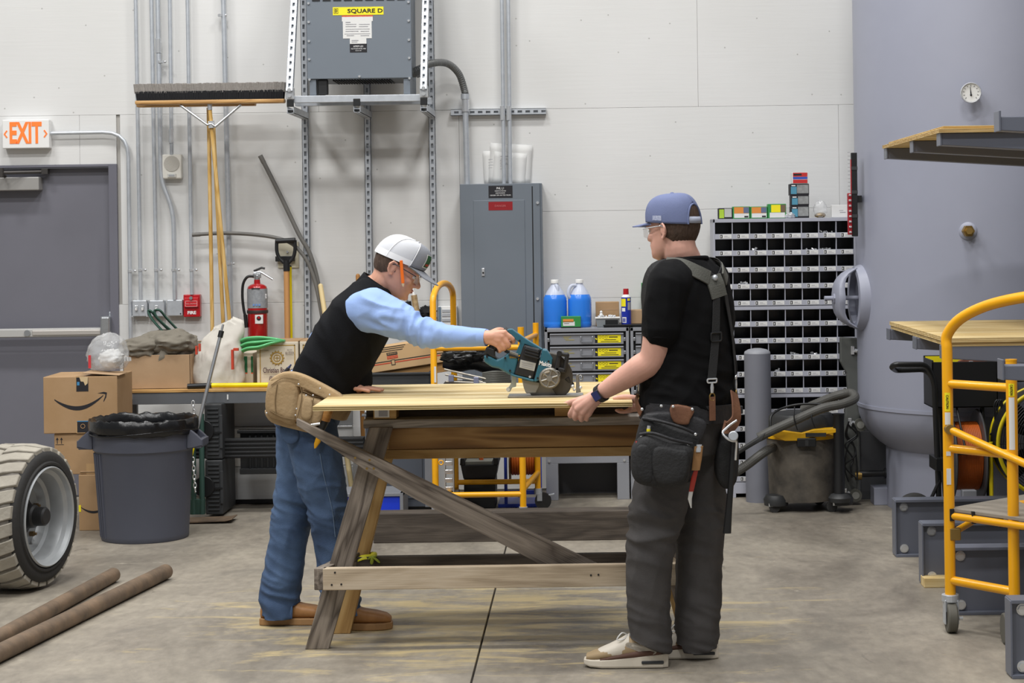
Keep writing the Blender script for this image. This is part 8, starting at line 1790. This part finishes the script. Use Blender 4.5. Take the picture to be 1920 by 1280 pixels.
rodp('wooden_grip', wood('grip_wood', '#a06a32', '#b9823f', '#c9965a', 3., .5), P(622, 740, YT_), P(608, 788, YT_), .027, .024); rodp('black_collar', M_BLACK, P(608, 788, YT_), P(602, 806, YT_), .022, .014); rodp('shank', M_SMET, P(602, 806, YT_), P(597, 822, YT_), .009)
q = MB(); q.loft([(P(598, 818, YT_), V((.012, 0, .003)), V((0, .008, 0))), (P(595, 830, YT_), V((.014, 0, .003)), V((0, .009, 0))), (P(591, 840, YT_), V((.004, 0, .001)), V((0, .004, 0)))], 14, 3); q.build('yellow_tip', mat('tip_yellow', '#f0b010', .4), tl, smooth=40)
# ------------------------------------------------------------------ right worker
YR = 7.22
pr = thing('person', 'man in black t-shirt and grey trousers steadying the plywood, seen from behind', 'person', (P(1270, 1230, YR).x, YR, 0))
ph = radians(33); FR_ = V((-cos(ph), sin(ph), 0)); LR_ = V((-FR_.y, FR_.x, 0))
hh = radians(40); hf = V((-cos(hh), sin(hh), 0)); hl = V((-hf.y, hf.x, 0)); pt_ = radians(4)
hf2 = (hf * cos(pt_) + V((0, 0, -sin(pt_)))); hu2 = (V((0, 0, cos(pt_))) + hf * sin(pt_))
RR = Matrix(((hf2.x, hl.x, hu2.x), (hf2.y, hl.y, hu2.y), (hf2.z, hl.z, hu2.z))); OR = P(1261, 431, YR); LR = headparts(OR, RR)
TRs = [(1285, 830, .125, .175), (1287, 790, .14, .19), (1290, 740, .145, .195), (1292, 690, .142, .195), (1293, 620, .14, .205), (1291, 560, .13, .215), (1289, 525, .115, .205), (1286, 503, .095, .15), (1283, 488, .07, .085)]
def torR(q, secs, grow=0., n=48, pw=2.3):
    cs = [P(u, v, YR) for u, v, *_ in secs]; cc = smooth_pts(cs, 4); fu = smooth_pts([FR_ * (a[2] + grow) for a in secs], 4); fw = smooth_pts([LR_ * (a[3] + grow) for a in secs], 4); q.loft(list(zip(cc, fu, fw)), n, pw)
def surfR(a, v, off=.0):
    """point on the shirt: a degrees from front towards his left, at image height v"""
    S_ = [(1290, 780, .155, .20), (1290, 740, .158, .205), (1293, 690, .152, .202), (1296, 620, .140, .207), (1295, 560, .132, .214), (1291, 525, .122, .208), (1286, 503, .105, .16), (1283, 488, .08, .095)]
    for x, y in zip(S_, S_[1:]):
        if y[1] <= v <= x[1]: k = (x[1] - v) / (x[1] - y[1]); s_ = [x[i] + (y[i] - x[i]) * k for i in range(4)]; break
    else: s_ = S_[0] if v > 780 else S_[-1]
    c, s = cos(radians(a)), sin(radians(a)); c2 = math.copysign(abs(c) ** (2 / 2.3), c); s2 = math.copysign(abs(s) ** (2 / 2.3), s)
    return P(s_[0], v, YR) + FR_ * (s_[2] + off) * c2 + LR_ * (s_[3] + off) * s2
q = MB(); head_mesh(q, LR, RR); limb(q, [(LR(-.025, 0, -.03), .062), (LR(-.03, 0, -.08), .064), (P(1282, 490, YR), .07), (P(1286, 510, YR), .08)])
torR(q, TRs, -.02)
SL = P(1248, 528, 7.05); EL = P(1225, 668, 7.075); WL_ = P(1129, 735, 7.205)
limb(q, [(P(1265, 522, 7.12), .06), (SL, .062), (P(1236, 600, 7.05), .056), (EL, .052), (P(1200, 690, 7.10), .052), (P(1165, 712, 7.155), .043), (WL_, .030)], 24, 6)
def K3(x, y, Y): return P(840 + x / 4.5725, 560 + y / 4.5725, Y)
w1 = K3(1262, 838, 7.21)
mcp = [K3(1092, 905, 7.235), K3(1112, 942, 7.222), K3(1155, 972, 7.222), K3(1203, 985, 7.232)]
for m_ in mcp: limb(q, [(WL_.lerp(w1, .5) + (m_ - mcp[1]) * .22, .022), (w1.lerp(m_, .5), .021), (m_, .0145)], 12, 4)
finger(q, [mcp[0], K3(1046, 985, 7.25), K3(1050, 1008, 7.282), K3(1062, 998, 7.308)], .0108); finger(q, [mcp[1], K3(1086, 1012, 7.24), K3(1094, 1030, 7.28), K3(1105, 1012, 7.31)], .0112); finger(q, [mcp[2], K3(1140, 1028, 7.24), K3(1146, 1040, 7.28), K3(1150, 1020, 7.308)], .0108); finger(q, [mcp[3], K3(1188, 1026, 7.25), K3(1192, 1036, 7.28), K3(1194, 1018, 7.30)], .0098)
limb(q, [(w1.lerp(mcp[0], .2), .021), (K3(1115, 872, 7.262), .0145), (K3(1045, 890, 7.305), .0115), (K3(993, 906, 7.318), .0088)], 12, 4)
SRr = P(1327, 525, 7.38); ER = P(1300, 668, 7.50); WR_ = P(1222, 752, 7.475)
limb(q, [(P(1310, 522, 7.32), .06), (SRr, .06), (ER, .05), (P(1262, 712, 7.49), .045), (WR_, .03)], 20, 5)
w2 = K3(1690, 892, 7.47); mc2 = [K3(1585, 925, 7.432), K3(1590, 938, 7.455), K3(1598, 942, 7.48), K3(1612, 938, 7.502)]
for m_ in mc2: limb(q, [(WR_.lerp(w2, .6), .022), (w2.lerp(m_, .5), .02), (m_, .0135)], 12, 4)
for i, m_ in enumerate(mc2): Yq = 7.425 + i * .024; finger(q, [m_, K3(1535 + i * 6, 962, Yq), K3(1480 + i * 10, 968, Yq), K3(1445 + i * 14, 955, Yq)], .0102)
limb(q, [(w2.lerp(mc2[0], .25), .021), (K3(1600, 858, 7.43), .0155), (K3(1510, 842, 7.425), .0118), (K3(1428, 852, 7.425), .009)], 12, 4)
GR = [[P(1262, 830, 7.14), P(1243, 900, 7.12), P(1226, 1000, 7.12), P(1218, 1100, 7.13), P(1222, 1205, 7.13)], [P(1312, 830, 7.30), P(1312, 900, 7.30), P(1312, 1000, 7.29), P(1309, 1100, 7.28), P(1307, 1195, 7.27)]]
for g in GR: limb(q, list(zip(g, (.085, .08, .062, .05, .03))))
fuse(q, 'body', M_SKIN2, pr, .0038, 3)
face_bits(LR, RR, pr); hair(LR, RR, pr, M_HAIR, -.050, off=.008, burn=False, th0=88, ztop=.03)
# t-shirt
M_TEE = mat('black_tee', '#0b0b0d', .9, var=.1, vs=12, bump=.1, bs=240, spec=.2)
q = MB(); torR(q, [(1290, 782, .15, .195), (1290, 740, .156, .203), (1293, 690, .15, .20), (1296, 620, .138, .205), (1295, 560, .130, .212), (1291, 525, .12, .206), (1286, 503, .103, .158), (1283, 486, .078, .092)])
limb(q, [(P(1272, 524, 7.12), .080), (P(1255, 532, 7.06), .079), (P(1247, 570, 7.05), .073), (P(1243, 600, 7.05), .070), (P(1241, 616, 7.052), .069)], 28, 6)
limb(q, [(P(1312, 525, 7.32), .085), (P(1328, 532, 7.385), .085), (P(1318, 600, 7.44), .076)], 24, 6)
def wr_tee(p): lo = max(0, 1 - (p.z - 1.0) / .45); return .005 * rid(p, (9, 9, 9)) + .010 * lo * rid(p + V((.1, .2, .3 * p.x)), (7, 7, 18)) + .004 * rid(p, (18, 18, 6))
fuse(q, 't_shirt', M_TEE, pr, .0065, 3, wr_tee)
q = MB(); a, b = P(1240, 604, 7.05), P(1240, 629, 7.054); d = (b - a).normalized(); q.lathe([(.066, 0), (.0705, .0), (.0705, (b - a).length), (.067, (b - a).length + .001), (.064, 0)], a, d, 40, cap=False); q.build('sleeve_hem', M_TEE, pr, smooth=50)
q = MB(); q.tube([P(1284, 487, YR) + FR_ * .082 * cos(s) + LR_ * .094 * sin(s) + V((0, 0, .008 * -cos(s))) for s in [2 * pi * k / 40 for k in range(40)]], .009, 8, closed=True); q.build('neckband', M_TEE, pr, smooth=60)
# trousers
M_PANT = mat('grey_trousers', '#3c3a3a', .85, vs=7, col2='#4b4847', bump=.12, bs=220)
q = MB(); torR(q, [(1284, 850, .125, .17), (1286, 820, .138, .19), (1288, 780, .145, .195), (1289, 758, .147, .197)])
limb(q, [(P(1258, 835, 7.14), .115), (P(1245, 900, 7.125), .110), (P(1233, 950, 7.12), .102), (P(1225, 1000, 7.12), .093), (P(1218, 1060, 7.125), .087), (P(1216, 1120, 7.13), .083), (P(1219, 1170, 7.13), .078), (P(1224, 1224, 7.13), .068)], 32, 6)
limb(q, [(P(1312, 835, 7.29), .11), (P(1312, 900, 7.295), .104), (P(1311, 950, 7.295), .098), (P(1312, 1000, 7.29), .092), (P(1311, 1060, 7.285), .090), (P(1309, 1120, 7.28), .089), (P(1307, 1165, 7.275), .086), (P(1306, 1214, 7.27), .078)], 32, 6)
zkr = P(1225, 1000, 7.12).z
def wr_pant(p): lo = max(0, 1 - p.z / .3); kn = math.exp(-((p.z - zkr - .03) / .12) ** 2); return (.002 + .010 * lo + .012 * kn) * rid(p + V((0, 0, .35 * p.x)), (7, 7, 18)) + .004 * rid(p, (15, 15, 4)) - .003
fuse(q, 'trousers', M_PANT, pr, .0065, 3, wr_pant, post=hems((7.205, P(1253, 1222, 7.13), P(1190, 1196, 7.13), P(1348, 1212, 7.27), P(1270, 1203, 7.27))))
# trainers
M_SHW = mat('shoe_cream', '#d8d0c2', .7); M_SHT = mat('shoe_tan', '#a58f6e', .75); M_SHB = mat('shoe_brown', '#5b3f33', .7); M_MID = mat('midsole', '#d6cdbd', .6)
def trainer(heel, Yc, ln, base=0.):
    o = V((P(heel, 1240, Yc).x, Yc, base)); f_ = V((-1, .06, 0)).normalized(); s_ = V((-f_.y, f_.x, 0))
    def loftp(name, m, secs, pw=2.5):
        q = MB(); q.loft([(o + f_ * ln * t + V((0, 0, z)), s_ * w, V((0, 0, h))) for t, z, w, h in secs], 22, pw); return q.build(name, m, pr, smooth=50)
    loftp('shoe_upper', M_SHT, [(.02, .07, .026, .03), (.08, .078, .036, .048), (.2, .082, .040, .054), (.32, .084, .042, .052), (.44, .076, .043, .044), (.58, .064, .046, .032), (.74, .052, .048, .022), (.88, .044, .042, .016), (.97, .038, .026, .010)])
    loftp('shoe_toe_box', M_SHW, [(.45, .078, .042, .0475), (.58, .067, .0470, .0355), (.70, .057, .0475, .0265), (.79, .051, .043, .0205), (.845, .047, .032, .0155)])
    loftp('mudguard', M_SHB, [(.01, .064, .030, .024), (.1, .062, .042, .024), (.3, .056, .0465, .018), (.5, .048, .0505, .013), (.66, .040, .0515, .010), (.8, .034, .050, .004)], 3)
    q = MB(); prof = [(-.015, .030), (.05, .042), (.2, .045), (.4, .0455), (.6, .052), (.78, .053), (.92, .046), (1.0, .024)]; out = [(t, w) for t, w in prof] + [(t, -w) for t, w in reversed(prof)]
    def zt(t): return .056 - .024 * min(1, max(0, t) / .75)
    q.rings([[o + f_ * ln * t + s_ * w * g + V((0, 0, .002 + .010 * max(0, (t - .8) / .2) ** 2)) for t, w in out] for g in (.94,)] + [[o + f_ * ln * t + s_ * w + V((0, 0, .010 + .008 * max(0, (t - .8) / .2) ** 2)) for t, w in out]] + [[o + f_ * ln * t + s_ * w * .98 + V((0, 0, zt(t))) for t, w in out]]); q.build('midsole', M_MID, pr, bevel=.003)
    c = o + f_ * ln * .17 + s_ * .0455 + V((0, 0, .024)); MB().box(c, (.085, .006, .012)).build('air_window', M_TOTE, pr, bevel=.003)
    for sgn in (1,):
        c = o + f_ * ln * .30 + s_ * .043 + V((0, 0, .078)); q = MB(); q.loft([(c + f_ * d_ + V((0, 0, z_)), f_ * .012, V((0, 0, h_))) for d_, z_, h_ in ((-.045, -.012, .012), (0, 0, .018), (.05, .012, .010))], 12); q.build('side_patch', M_SHW, pr, smooth=50)
    for k in range(4): t = .44 + k * .055; q = MB(); zz = .118 - k * .0155; q.tube([o + f_ * ln * t + s_ * .022 + V((0, 0, zz - .006)), o + f_ * ln * t + V((0, 0, zz + .004)), o + f_ * ln * t - s_ * .022 + V((0, 0, zz - .006))], .003, 6); q.build('lace', M_WHITE, pr, smooth=50)
    q = MB(); c = o + f_ * ln * .40 + V((0, 0, .128)); q.loft([(c + V((0, 0, -.03)), s_ * .026, f_ * .008), (c + f_ * -.008 + V((0, 0, .012)), s_ * .024, f_ * .006), (c + f_ * -.016 + V((0, 0, .03)), s_ * .018, f_ * .004)], 14); q.build('tongue', M_SHW, pr, smooth=50)
    q = MB(); c = o + f_ * ln * .47 + s_ * .012 + V((0, 0, .122)); q.tube(smooth_pts([c, c + f_ * .02 + s_ * .02 + V((0, 0, .012)), c + f_ * .04 + s_ * .026 + V((0, 0, -.012)), c + f_ * .015 + s_ * .02 + V((0, 0, -.012)), c], 4), .0025, 6); q.build('lace_bow', M_WHITE, pr, smooth=50)
trainer(1251, 7.135, .318); trainer(1345, 7.275, .30)
# blue cap
M_CAPB = mat('cap_blue', '#656f93', .8, bump=.15, bs=300, var=.04, vs=20)
cpR = thing('cap', 'blue snapback cap on the man in black', 'cap', LR(0, 0, .03))
_, cp2 = cap_shell(LR, cpR, M_CAPB, .040, .012, .138, .013, name='crown', hole=lambda t, a: abs(abs(a) - 180) < 27 * sqrt(max(0, 1 - (t / .42) ** 2)) if t < .42 else False, cols=96, rows=24, bulge=.06)
bill(LR, cpR, M_CAPB, .040, (.185, .030), name='bill'); MB().sph(LR(-.01, 0, .141), (.008, .008, .005), 12, 8).build('button', M_CAPB, cpR, smooth=60)
q = MB(); vs = []
for i in range(3):
    for j in range(13): p = cp2(.02 + .12 * i / 2, radians(151 + 58 * j / 12)); c_ = LR(0, 0, .03); vs.append(p + (p - c_).normalized() * .002)
q.add(vs, [(i * 13 + j, i * 13 + j + 1, (i + 1) * 13 + j + 1, (i + 1) * 13 + j) for i in range(2) for j in range(12)]); o = q.build('snap_strap', mat('strap_pale', '#a9afc0', .6), cpR, smooth=60); o.modifiers.new('t', 'SOLIDIFY').thickness = .002
q = MB(); vs = []
for i in range(3):
    for j in range(6): p = cp2(.05 + .10 * i / 2, radians(74 + 22 * j / 5)); c_ = LR(0, 0, .03); vs.append(p + (p - c_).normalized() * .0045)
q.add(vs, [(i * 6 + j, i * 6 + j + 1, (i + 1) * 6 + j + 1, (i + 1) * 6 + j) for i in range(2) for j in range(5)]); q.build('side_tag', mat('tag_pale', '#b5bacb', .7, vs=120, col2='#7f88aa'), cpR, smooth=60)
# dome of hair in the strap opening
q = MB(); vs = [hpt(LR, radians(138 + 84 * j / 20), .012 + .098 * i / 10, .005) for i in range(11) for j in range(21)]
q.add(vs, [(i * 21 + j, i * 21 + j + 1, (i + 1) * 21 + j + 1, (i + 1) * 21 + j) for i in range(10) for j in range(20)]); q.build('hair_crown', M_HAIR, pr, smooth=80)
for sg in (-1, 1):
    pp = [(lambda p: p + (p - LR(0, 0, .03)).normalized() * .002)(cp2(.42 * k / 14, radians(180 + sg * 28 * sqrt(max(0, 1 - (k / 14) ** 2))))) for k in range(15)]
    MB().tube(pp, .0042, 7).build('opening_trim', M_CAPB, cpR, smooth=60)
gr = thing('safety_glasses', 'clear safety glasses on the man in the blue cap', 'glasses', LR(.1, 0, 0)); glasses(LR, gr, mat('frame_clear', '#b9c0c8', .2))
# watch
wt = thing('wrist_watch', 'black smart watch on the left wrist of the man in black', 'watch', WL_); wa, wb_ = K3(1335, 830, 7.195), K3(1275, 800, 7.2)
c = P(1127, 737, 7.205); d = (P(1165, 712, 7.155) - WL_).normalized(); q = MB(); u_, w_ = frame(d)
q.rings([[c + d * h_ + (u_ * cos(2 * pi * k / 32) + w_ * sin(2 * pi * k / 32)) * r_ for k in range(32)] for h_, r_ in ((-.012, .031), (-.011, .0345), (.011, .036), (.012, .033))], cap=False); q.build('band', M_BLACK, wt, smooth=50)
fn = (V((0, -1, .12)) - d * V((0, -1, .12)).dot(d)).normalized(); sdv = d.cross(fn); Mw = Matrix(((d.x, sdv.x, fn.x), (d.y, sdv.y, fn.y), (d.z, sdv.z, fn.z)))
MB().box(c + fn * .038, (.036, .040, .010), Mw).build('case', M_BLACK, wt, bevel=.006, seg=3); MB().box(c + fn * .0435, (.030, .034, .001), Mw).build('screen', mat('watch_screen', '#1a2150', .08, emit='#202a66', es=.3), wt, bevel=.0004)
# suspenders
M_WEB = mat('webbing', '#232324', .85, bump=.2, bs=200); M_PAD = mat('grey_pad', '#5a5a54', .8, bump=.2, bs=150); M_BRLEA = mat('brown_leather', '#6a4430', .65, vs=14, col2='#7d553c', bump=.15, bs=60)
su = thing('suspenders', 'black and grey padded work suspenders with metal clips', 'suspenders', surfR(170, 740, .01))
def ribbon(name, m, pts, w, parent, th=.004, off=0.):
    pts = smooth_pts(pts, 5); q = MB(); rs = []; ctr = None
    for i, p in enumerate(pts):
        a = pts[max(i - 1, 0)]; b = pts[min(i + 1, len(pts) - 1)]; t = (b - a).normalized(); c = P(1290, 436, YR); nv = V((p.x - c.x, p.y - c.y, 0)); up_ = max(0, (p.z - P(1290, 530, YR).z) / .08); nv = (nv.normalized() + V((0, 0, up_ * .9))).normalized(); s_ = t.cross(nv).normalized(); nv = s_.cross(t)
        rs.append([p + s_ * w / 2 - nv * th / 2, p + s_ * w / 2 + nv * th / 2, p - s_ * w / 2 + nv * th / 2, p - s_ * w / 2 - nv * th / 2])
    q.rings(rs); return q.build(name, m, parent, bevel=.001, seg=1)
yk = surfR(178, 528, .012)
def over(a0, side):
    return [surfR(a0, 735, .012), surfR(a0, 660, .012), surfR(a0 + 2 * side, 590, .012), surfR(a0 + 6 * side, 545, .014), surfR(70 * side if side > 0 else -70, 505, .016) + V((0, 0, .012)), surfR(115 * side, 500, .016) + V((0, 0, .016)), surfR(150 * side, 507, .014), yk]
ribbon('left_strap', M_WEB, over(40, 1), .045, su); ribbon('right_strap', M_WEB, over(-40, -1), .045, su)
ribbon('shoulder_pad', M_PAD, [surfR(92, 500, .019) + V((0, 0, .018)), surfR(120, 501, .02) + V((0, 0, .014)), surfR(148, 508, .018), surfR(166, 520, .016)], .055, su, .007); ribbon('shoulder_pad', M_PAD, [surfR(-100, 501, .019) + V((0, 0, .016)), surfR(-135, 504, .018), surfR(-160, 514, .016), surfR(-172, 524, .016)], .055, su, .007)
q = MB(); ribbon('yoke', M_PAD, [surfR(172, 516, .017), surfR(173, 535, .017), surfR(174, 556, .016)], .085, su, .008)
MB().sph(surfR(172, 520, .024), (.012, .012, .012), 12, 8).build('snap', M_GALV, su, smooth=60)
def hang(a0, a1, v0, v1, w=.036): return ribbon('back_strap', M_WEB, [surfR(a0, v0, .014), surfR((a0 + a1) / 2, (v0 + v1) / 2, .014), surfR(a1, v1, .014)], w, su)
hang(170, 156, 556, 706); hang(184, 198, 552, 706)
for a, v in ((163, 628),): c = surfR(a, v, .018); fn = (c - P(1290, v, YR)); fn.z = 0; fn.normalize(); sx = V((0, 0, 1)).cross(fn); q = MB(); q.tube(fillet([c + sx * .024 + V((0, 0, .016)), c - sx * .024 + V((0, 0, .016)), c - sx * .024 - V((0, 0, .016)), c + sx * .024 - V((0, 0, .016)), c + sx * .024 + V((0, 0, .016))], .008, 3), .004, 6); q.build('slider_buckle', M_BLACK, su, smooth=50)
def clip(a, v):
    c = surfR(a, v, .016); fn = (c - P(1290, v, YR)); fn.z = 0; fn.normalize(); sx = V((0, 0, 1)).cross(fn); q = MB(); q.tube(fillet([c + sx * .02 + V((0, 0, .008)), c - sx * .02 + V((0, 0, .008)), c - sx * .02 - V((0, 0, .006)), c + sx * .02 - V((0, 0, .006)), c + sx * .02 + V((0, 0, .008))], .006, 3), .0035, 6); q.build('clip_ring', M_CHROME, su, smooth=50)
    q = MB(); q.loft([(c - V((0, 0, .008)), sx * .005, fn * .004), (c - V((0, 0, .025)), sx * .008, fn * .005), (c - V((0, 0, .045)), sx * .006, fn * .004)], 10); q.build('snap_hook', M_CHROME, su, smooth=50)
    c2 = c - V((0, 0, .06)); q = MB(); q.tube([c2 + sx * .011 * cos(s) + V((0, 0, .014 * sin(s))) for s in [2 * pi * k / 16 for k in range(16)]], .003, 6, closed=True); q.build('ring', M_BRASS, su, smooth=60); return c2
for a in (156, 198, 40): 
    c2 = clip(a, 708)
    if a != 40: ribbon('leather_tab', M_BRLEA, [c2 + V((0, 0, .0)), c2 - V((0, 0, .04)), c2 - V((0, 0, .09))], .026, su, .005)
ribbon('leather_tab', M_BRLEA, [surfR(40, 738, .02), surfR(52, 755, .022), surfR(64, 768, .022)], .03, su, .005)
# black tool belt and pouches
M_BLEA = mat('black_leather', '#202023', .65, vs=12, col2='#2c2b2e', bump=.3, bs=50); M_NYL = mat('black_nylon', '#19191b', .75, vs=10, col2='#262627', bump=.3, bs=90)
tbR = thing('tool_belt', 'black leather tool belt with pouches worn by the man in black', 'tool belt', P(1290, 780, 7.0))
q = MB(); rs = []; c0 = P(1289, 768, YR); up_ = (V((0, 0, 1)) + V((.05, 0, 0))).normalized()
for h_, g_ in ((-.036, 0), (-.035, .006), (.033, .006), (.034, 0)): rs.append([c0 + up_ * h_ + FR_ * (.166 + g_) * cos(2 * pi * k / 64) + LR_ * (.214 + g_) * sin(2 * pi * k / 64) - V((0, 0, .06 * (cos(2 * pi * k / 64) * FR_.x * .166 + sin(2 * pi * k / 64) * LR_.x * .214))) for k in range(64)])
q.rings(rs, cap=False); o = q.build('belt', M_BLEA, tbR, smooth=50); o.modifiers.new('t', 'SOLIDIFY').thickness = .006
MB().box(P(1383, 768, 7.2), (.04, .02, .03)).build('belt_tail', M_BLEA, tbR, bevel=.003)
YPo = 7.02
patch('hanger_flap', M_BLEA, dense([(1212, 776), (1260, 772), (1318, 786), (1322, 808), (1304, 832), (1256, 806), (1214, 790)], 4), YPo - .012, tbR, bulge=.02)
patch('rear_pouch', M_NYL, dense([(1203, 785), (1222, 780), (1262, 798), (1306, 816), (1308, 850), (1300, 900), (1215, 900), (1190, 850)], 4), YPo - .02, tbR, bulge=.04)
patch('front_pouch', M_NYL, dense([(1194, 824), (1212, 812), (1250, 822), (1296, 836), (1294, 870), (1285, 905), (1240, 910), (1200, 905), (1184, 885), (1184, 845)], 5), YPo - .05, tbR, bulge=.075)
patch('pocket_bulge', M_NYL, dense([(1226, 840), (1270, 842), (1290, 850), (1282, 900), (1230, 902)], 4), YPo - .115, tbR, bulge=.022); patch('pocket_bulge', M_NYL, dense([(1194, 838), (1222, 838), (1224, 900), (1198, 896)], 4), YPo - .105, tbR, bulge=.022)
q = MB(); q.tube(smooth_pts([P(1200, 814, YPo - .09), P(1225, 812, YPo - .115), P(1262, 824, YPo - .12), P(1298, 832, YPo - .09)], 5), .006, 8); q.build('pouch_rim', M_BLEA, tbR, smooth=60); q = MB(); q.tube(smooth_pts([P(1205, 784, YPo - .05), P(1240, 790, YPo - .075), P(1280, 802, YPo - .08), P(1308, 815, YPo - .06)], 5), .006, 8); q.build('pouch_rim', M_BLEA, tbR, smooth=60)
patch('leather_patch', M_BRLEA, dense([(1259, 760), (1300, 766), (1294, 786), (1288, 796), (1262, 790)], 3), YPo - .035, tbR, bulge=.008)
for u, v, m in ((1262, 762, 0), (1298, 767, 0), (1203, 817, .04), (1304, 814, .03), (1290, 836, .04), (1240, 761, 0), (1204, 767, 0)): MB().sph(P(u, v, YPo - .05 - m), (.006, .004, .006), 10, 6).build('rivet', M_CHROME, tbR, smooth=60)
patch('far_pouch', M_NYL, dense([(1350, 812), (1372, 806), (1384, 830), (1380, 900), (1356, 914), (1340, 880)], 4), 7.16, tbR, bulge=.05)
# items in the pouch
uk = thing('utility_knife', 'small yellow and silver tool in the black pouch', 'knife', P(1216, 812, YPo - .06)); MB().cyl(P(1217, 798, YPo - .075), P(1216, 806, YPo - .075), .007, n=10).build('silver_end', M_CHROME, uk, smooth=40); MB().cyl(P(1216, 804, YPo - .078), P(1216, 815, YPo - .078), .0075, n=10).build('yellow_body', M_YEL, uk, smooth=40)
kn = thing('pruning_knife', 'red-handled knife in a tan sheath on the belt', 'knife', P(1296, 950, YPo - .05)); q = MB(); q.loft([(P(1310, 836, YPo - .05), V((.017, 0, 0)), V((0, .012, 0))), (P(1307, 860, YPo - .05), V((.018, 0, 0)), V((0, .012, 0))), (P(1304, 881, YPo - .05), V((.0165, 0, 0)), V((0, .011, 0)))], 14, 4); q.build('sheath', mat('sheath_tan', '#9c7348', .7), kn, smooth=40)
q = MB(); q.loft([(P(1311, 833, YPo - .055), V((.011, 0, 0)), V((0, .006, 0))), (P(1309, 847, YPo - .058), V((.010, 0, 0)), V((0, .008, 0)))], 10, 3); q.build('steel_tip', M_CHROME, kn, smooth=40)
q = MB(); q.loft([(P(1304, 880, YPo - .05), V((.011, 0, 0)), V((0, .007, 0))), (P(1300, 900, YPo - .05), V((.0105, 0, 0)), V((0, .007, 0))), (P(1296, 921, YPo - .05), V((.009, 0, 0)), V((0, .006, 0)))], 12, 3); q.build('red_handle', mat('knife_red', '#a03024', .4), kn, smooth=40)
q = MB(); q.loft([(P(1296, 920, YPo - .05), V((.008, 0, 0)), V((0, .003, 0))), (P(1293.5, 935, YPo - .05), V((.0075, 0, 0)), V((0, .0025, 0))), (P(1296, 952, YPo - .05), V((.002, 0, 0)), V((0, .001, 0)))], 10); q.build('blade', M_CHROME, kn, smooth=40)
rp = thing('red_pencil', 'short red pencil at the edge of the black pouch', 'pencil', P(1197, 840, YPo - .07)); MB().tube([P(1193, 826, YPo - .09), P(1195, 838, YPo - .10), P(1203, 839, YPo - .10)], .0035, 7).build('shaft', mat('knife_red', '#a03024', .4), rp, smooth=40); MB().sph(P(1193, 826, YPo - .09), .004, 8, 6).build('tip', M_INK, rp, smooth=60)
hm = thing('hammer', 'hammer hanging head up from a brown leather loop at the back', 'hammer', P(1365, 1000, 7.05)); YH_ = 7.06
q = MB(); q.loft([(P(1376, 826, YH_), V((.012, 0, 0)), V((0, .012, 0))), (P(1371, 900, YH_), V((.011, 0, 0)), V((0, .012, 0))), (P(1366, 960, YH_), V((.013, 0, 0)), V((0, .013, 0))), (P(1363, 999, YH_), V((.016, 0, 0)), V((0, .014, 0)))], 14, 3); q.build('handle', M_BLACK, hm, smooth=40)
MB().cyl(P(1375, 817, YH_ - .07), P(1375, 817, YH_ + .02), .0185, n=20).build('head', M_GALV, hm, smooth=40, bevel=.003); MB().cyl(P(1377, 812, YH_), P(1376, 832, YH_), .010, n=10).build('neck', M_GALV, hm, smooth=40); q = MB(); q.loft([(P(1375, 817, YH_ + .02), V((.012, 0, 0)), V((0, 0, .012))), (P(1376, 822, YH_ + .09), V((.014, 0, 0)), V((0, 0, .004)))], 10); q.build('claw', M_GALV, hm, smooth=40)
ho = thing('hammer_holder', 'brown leather loop with a bent steel ring on the belt', 'holder', P(1370, 800, YH_)); ribbon('leather_loop', M_BRLEA, [P(1376, 735, 7.10), P(1380, 760, 7.07), P(1380, 785, 7.05), P(1368, 800, 7.04), P(1356, 800, 7.06)], .05, ho, .006)
q = MB(); q.tube(fillet([P(1381, 788, 7.03), P(1370, 795, 7.02), P(1353, 810, 7.01), P(1360, 820, 7.0), P(1372, 827, 7.0), P(1381, 826, 7.02), P(1379, 862, 7.03)], .012, 4), .0048, 8); q.build('steel_ring', M_CHROME, ho, smooth=60)
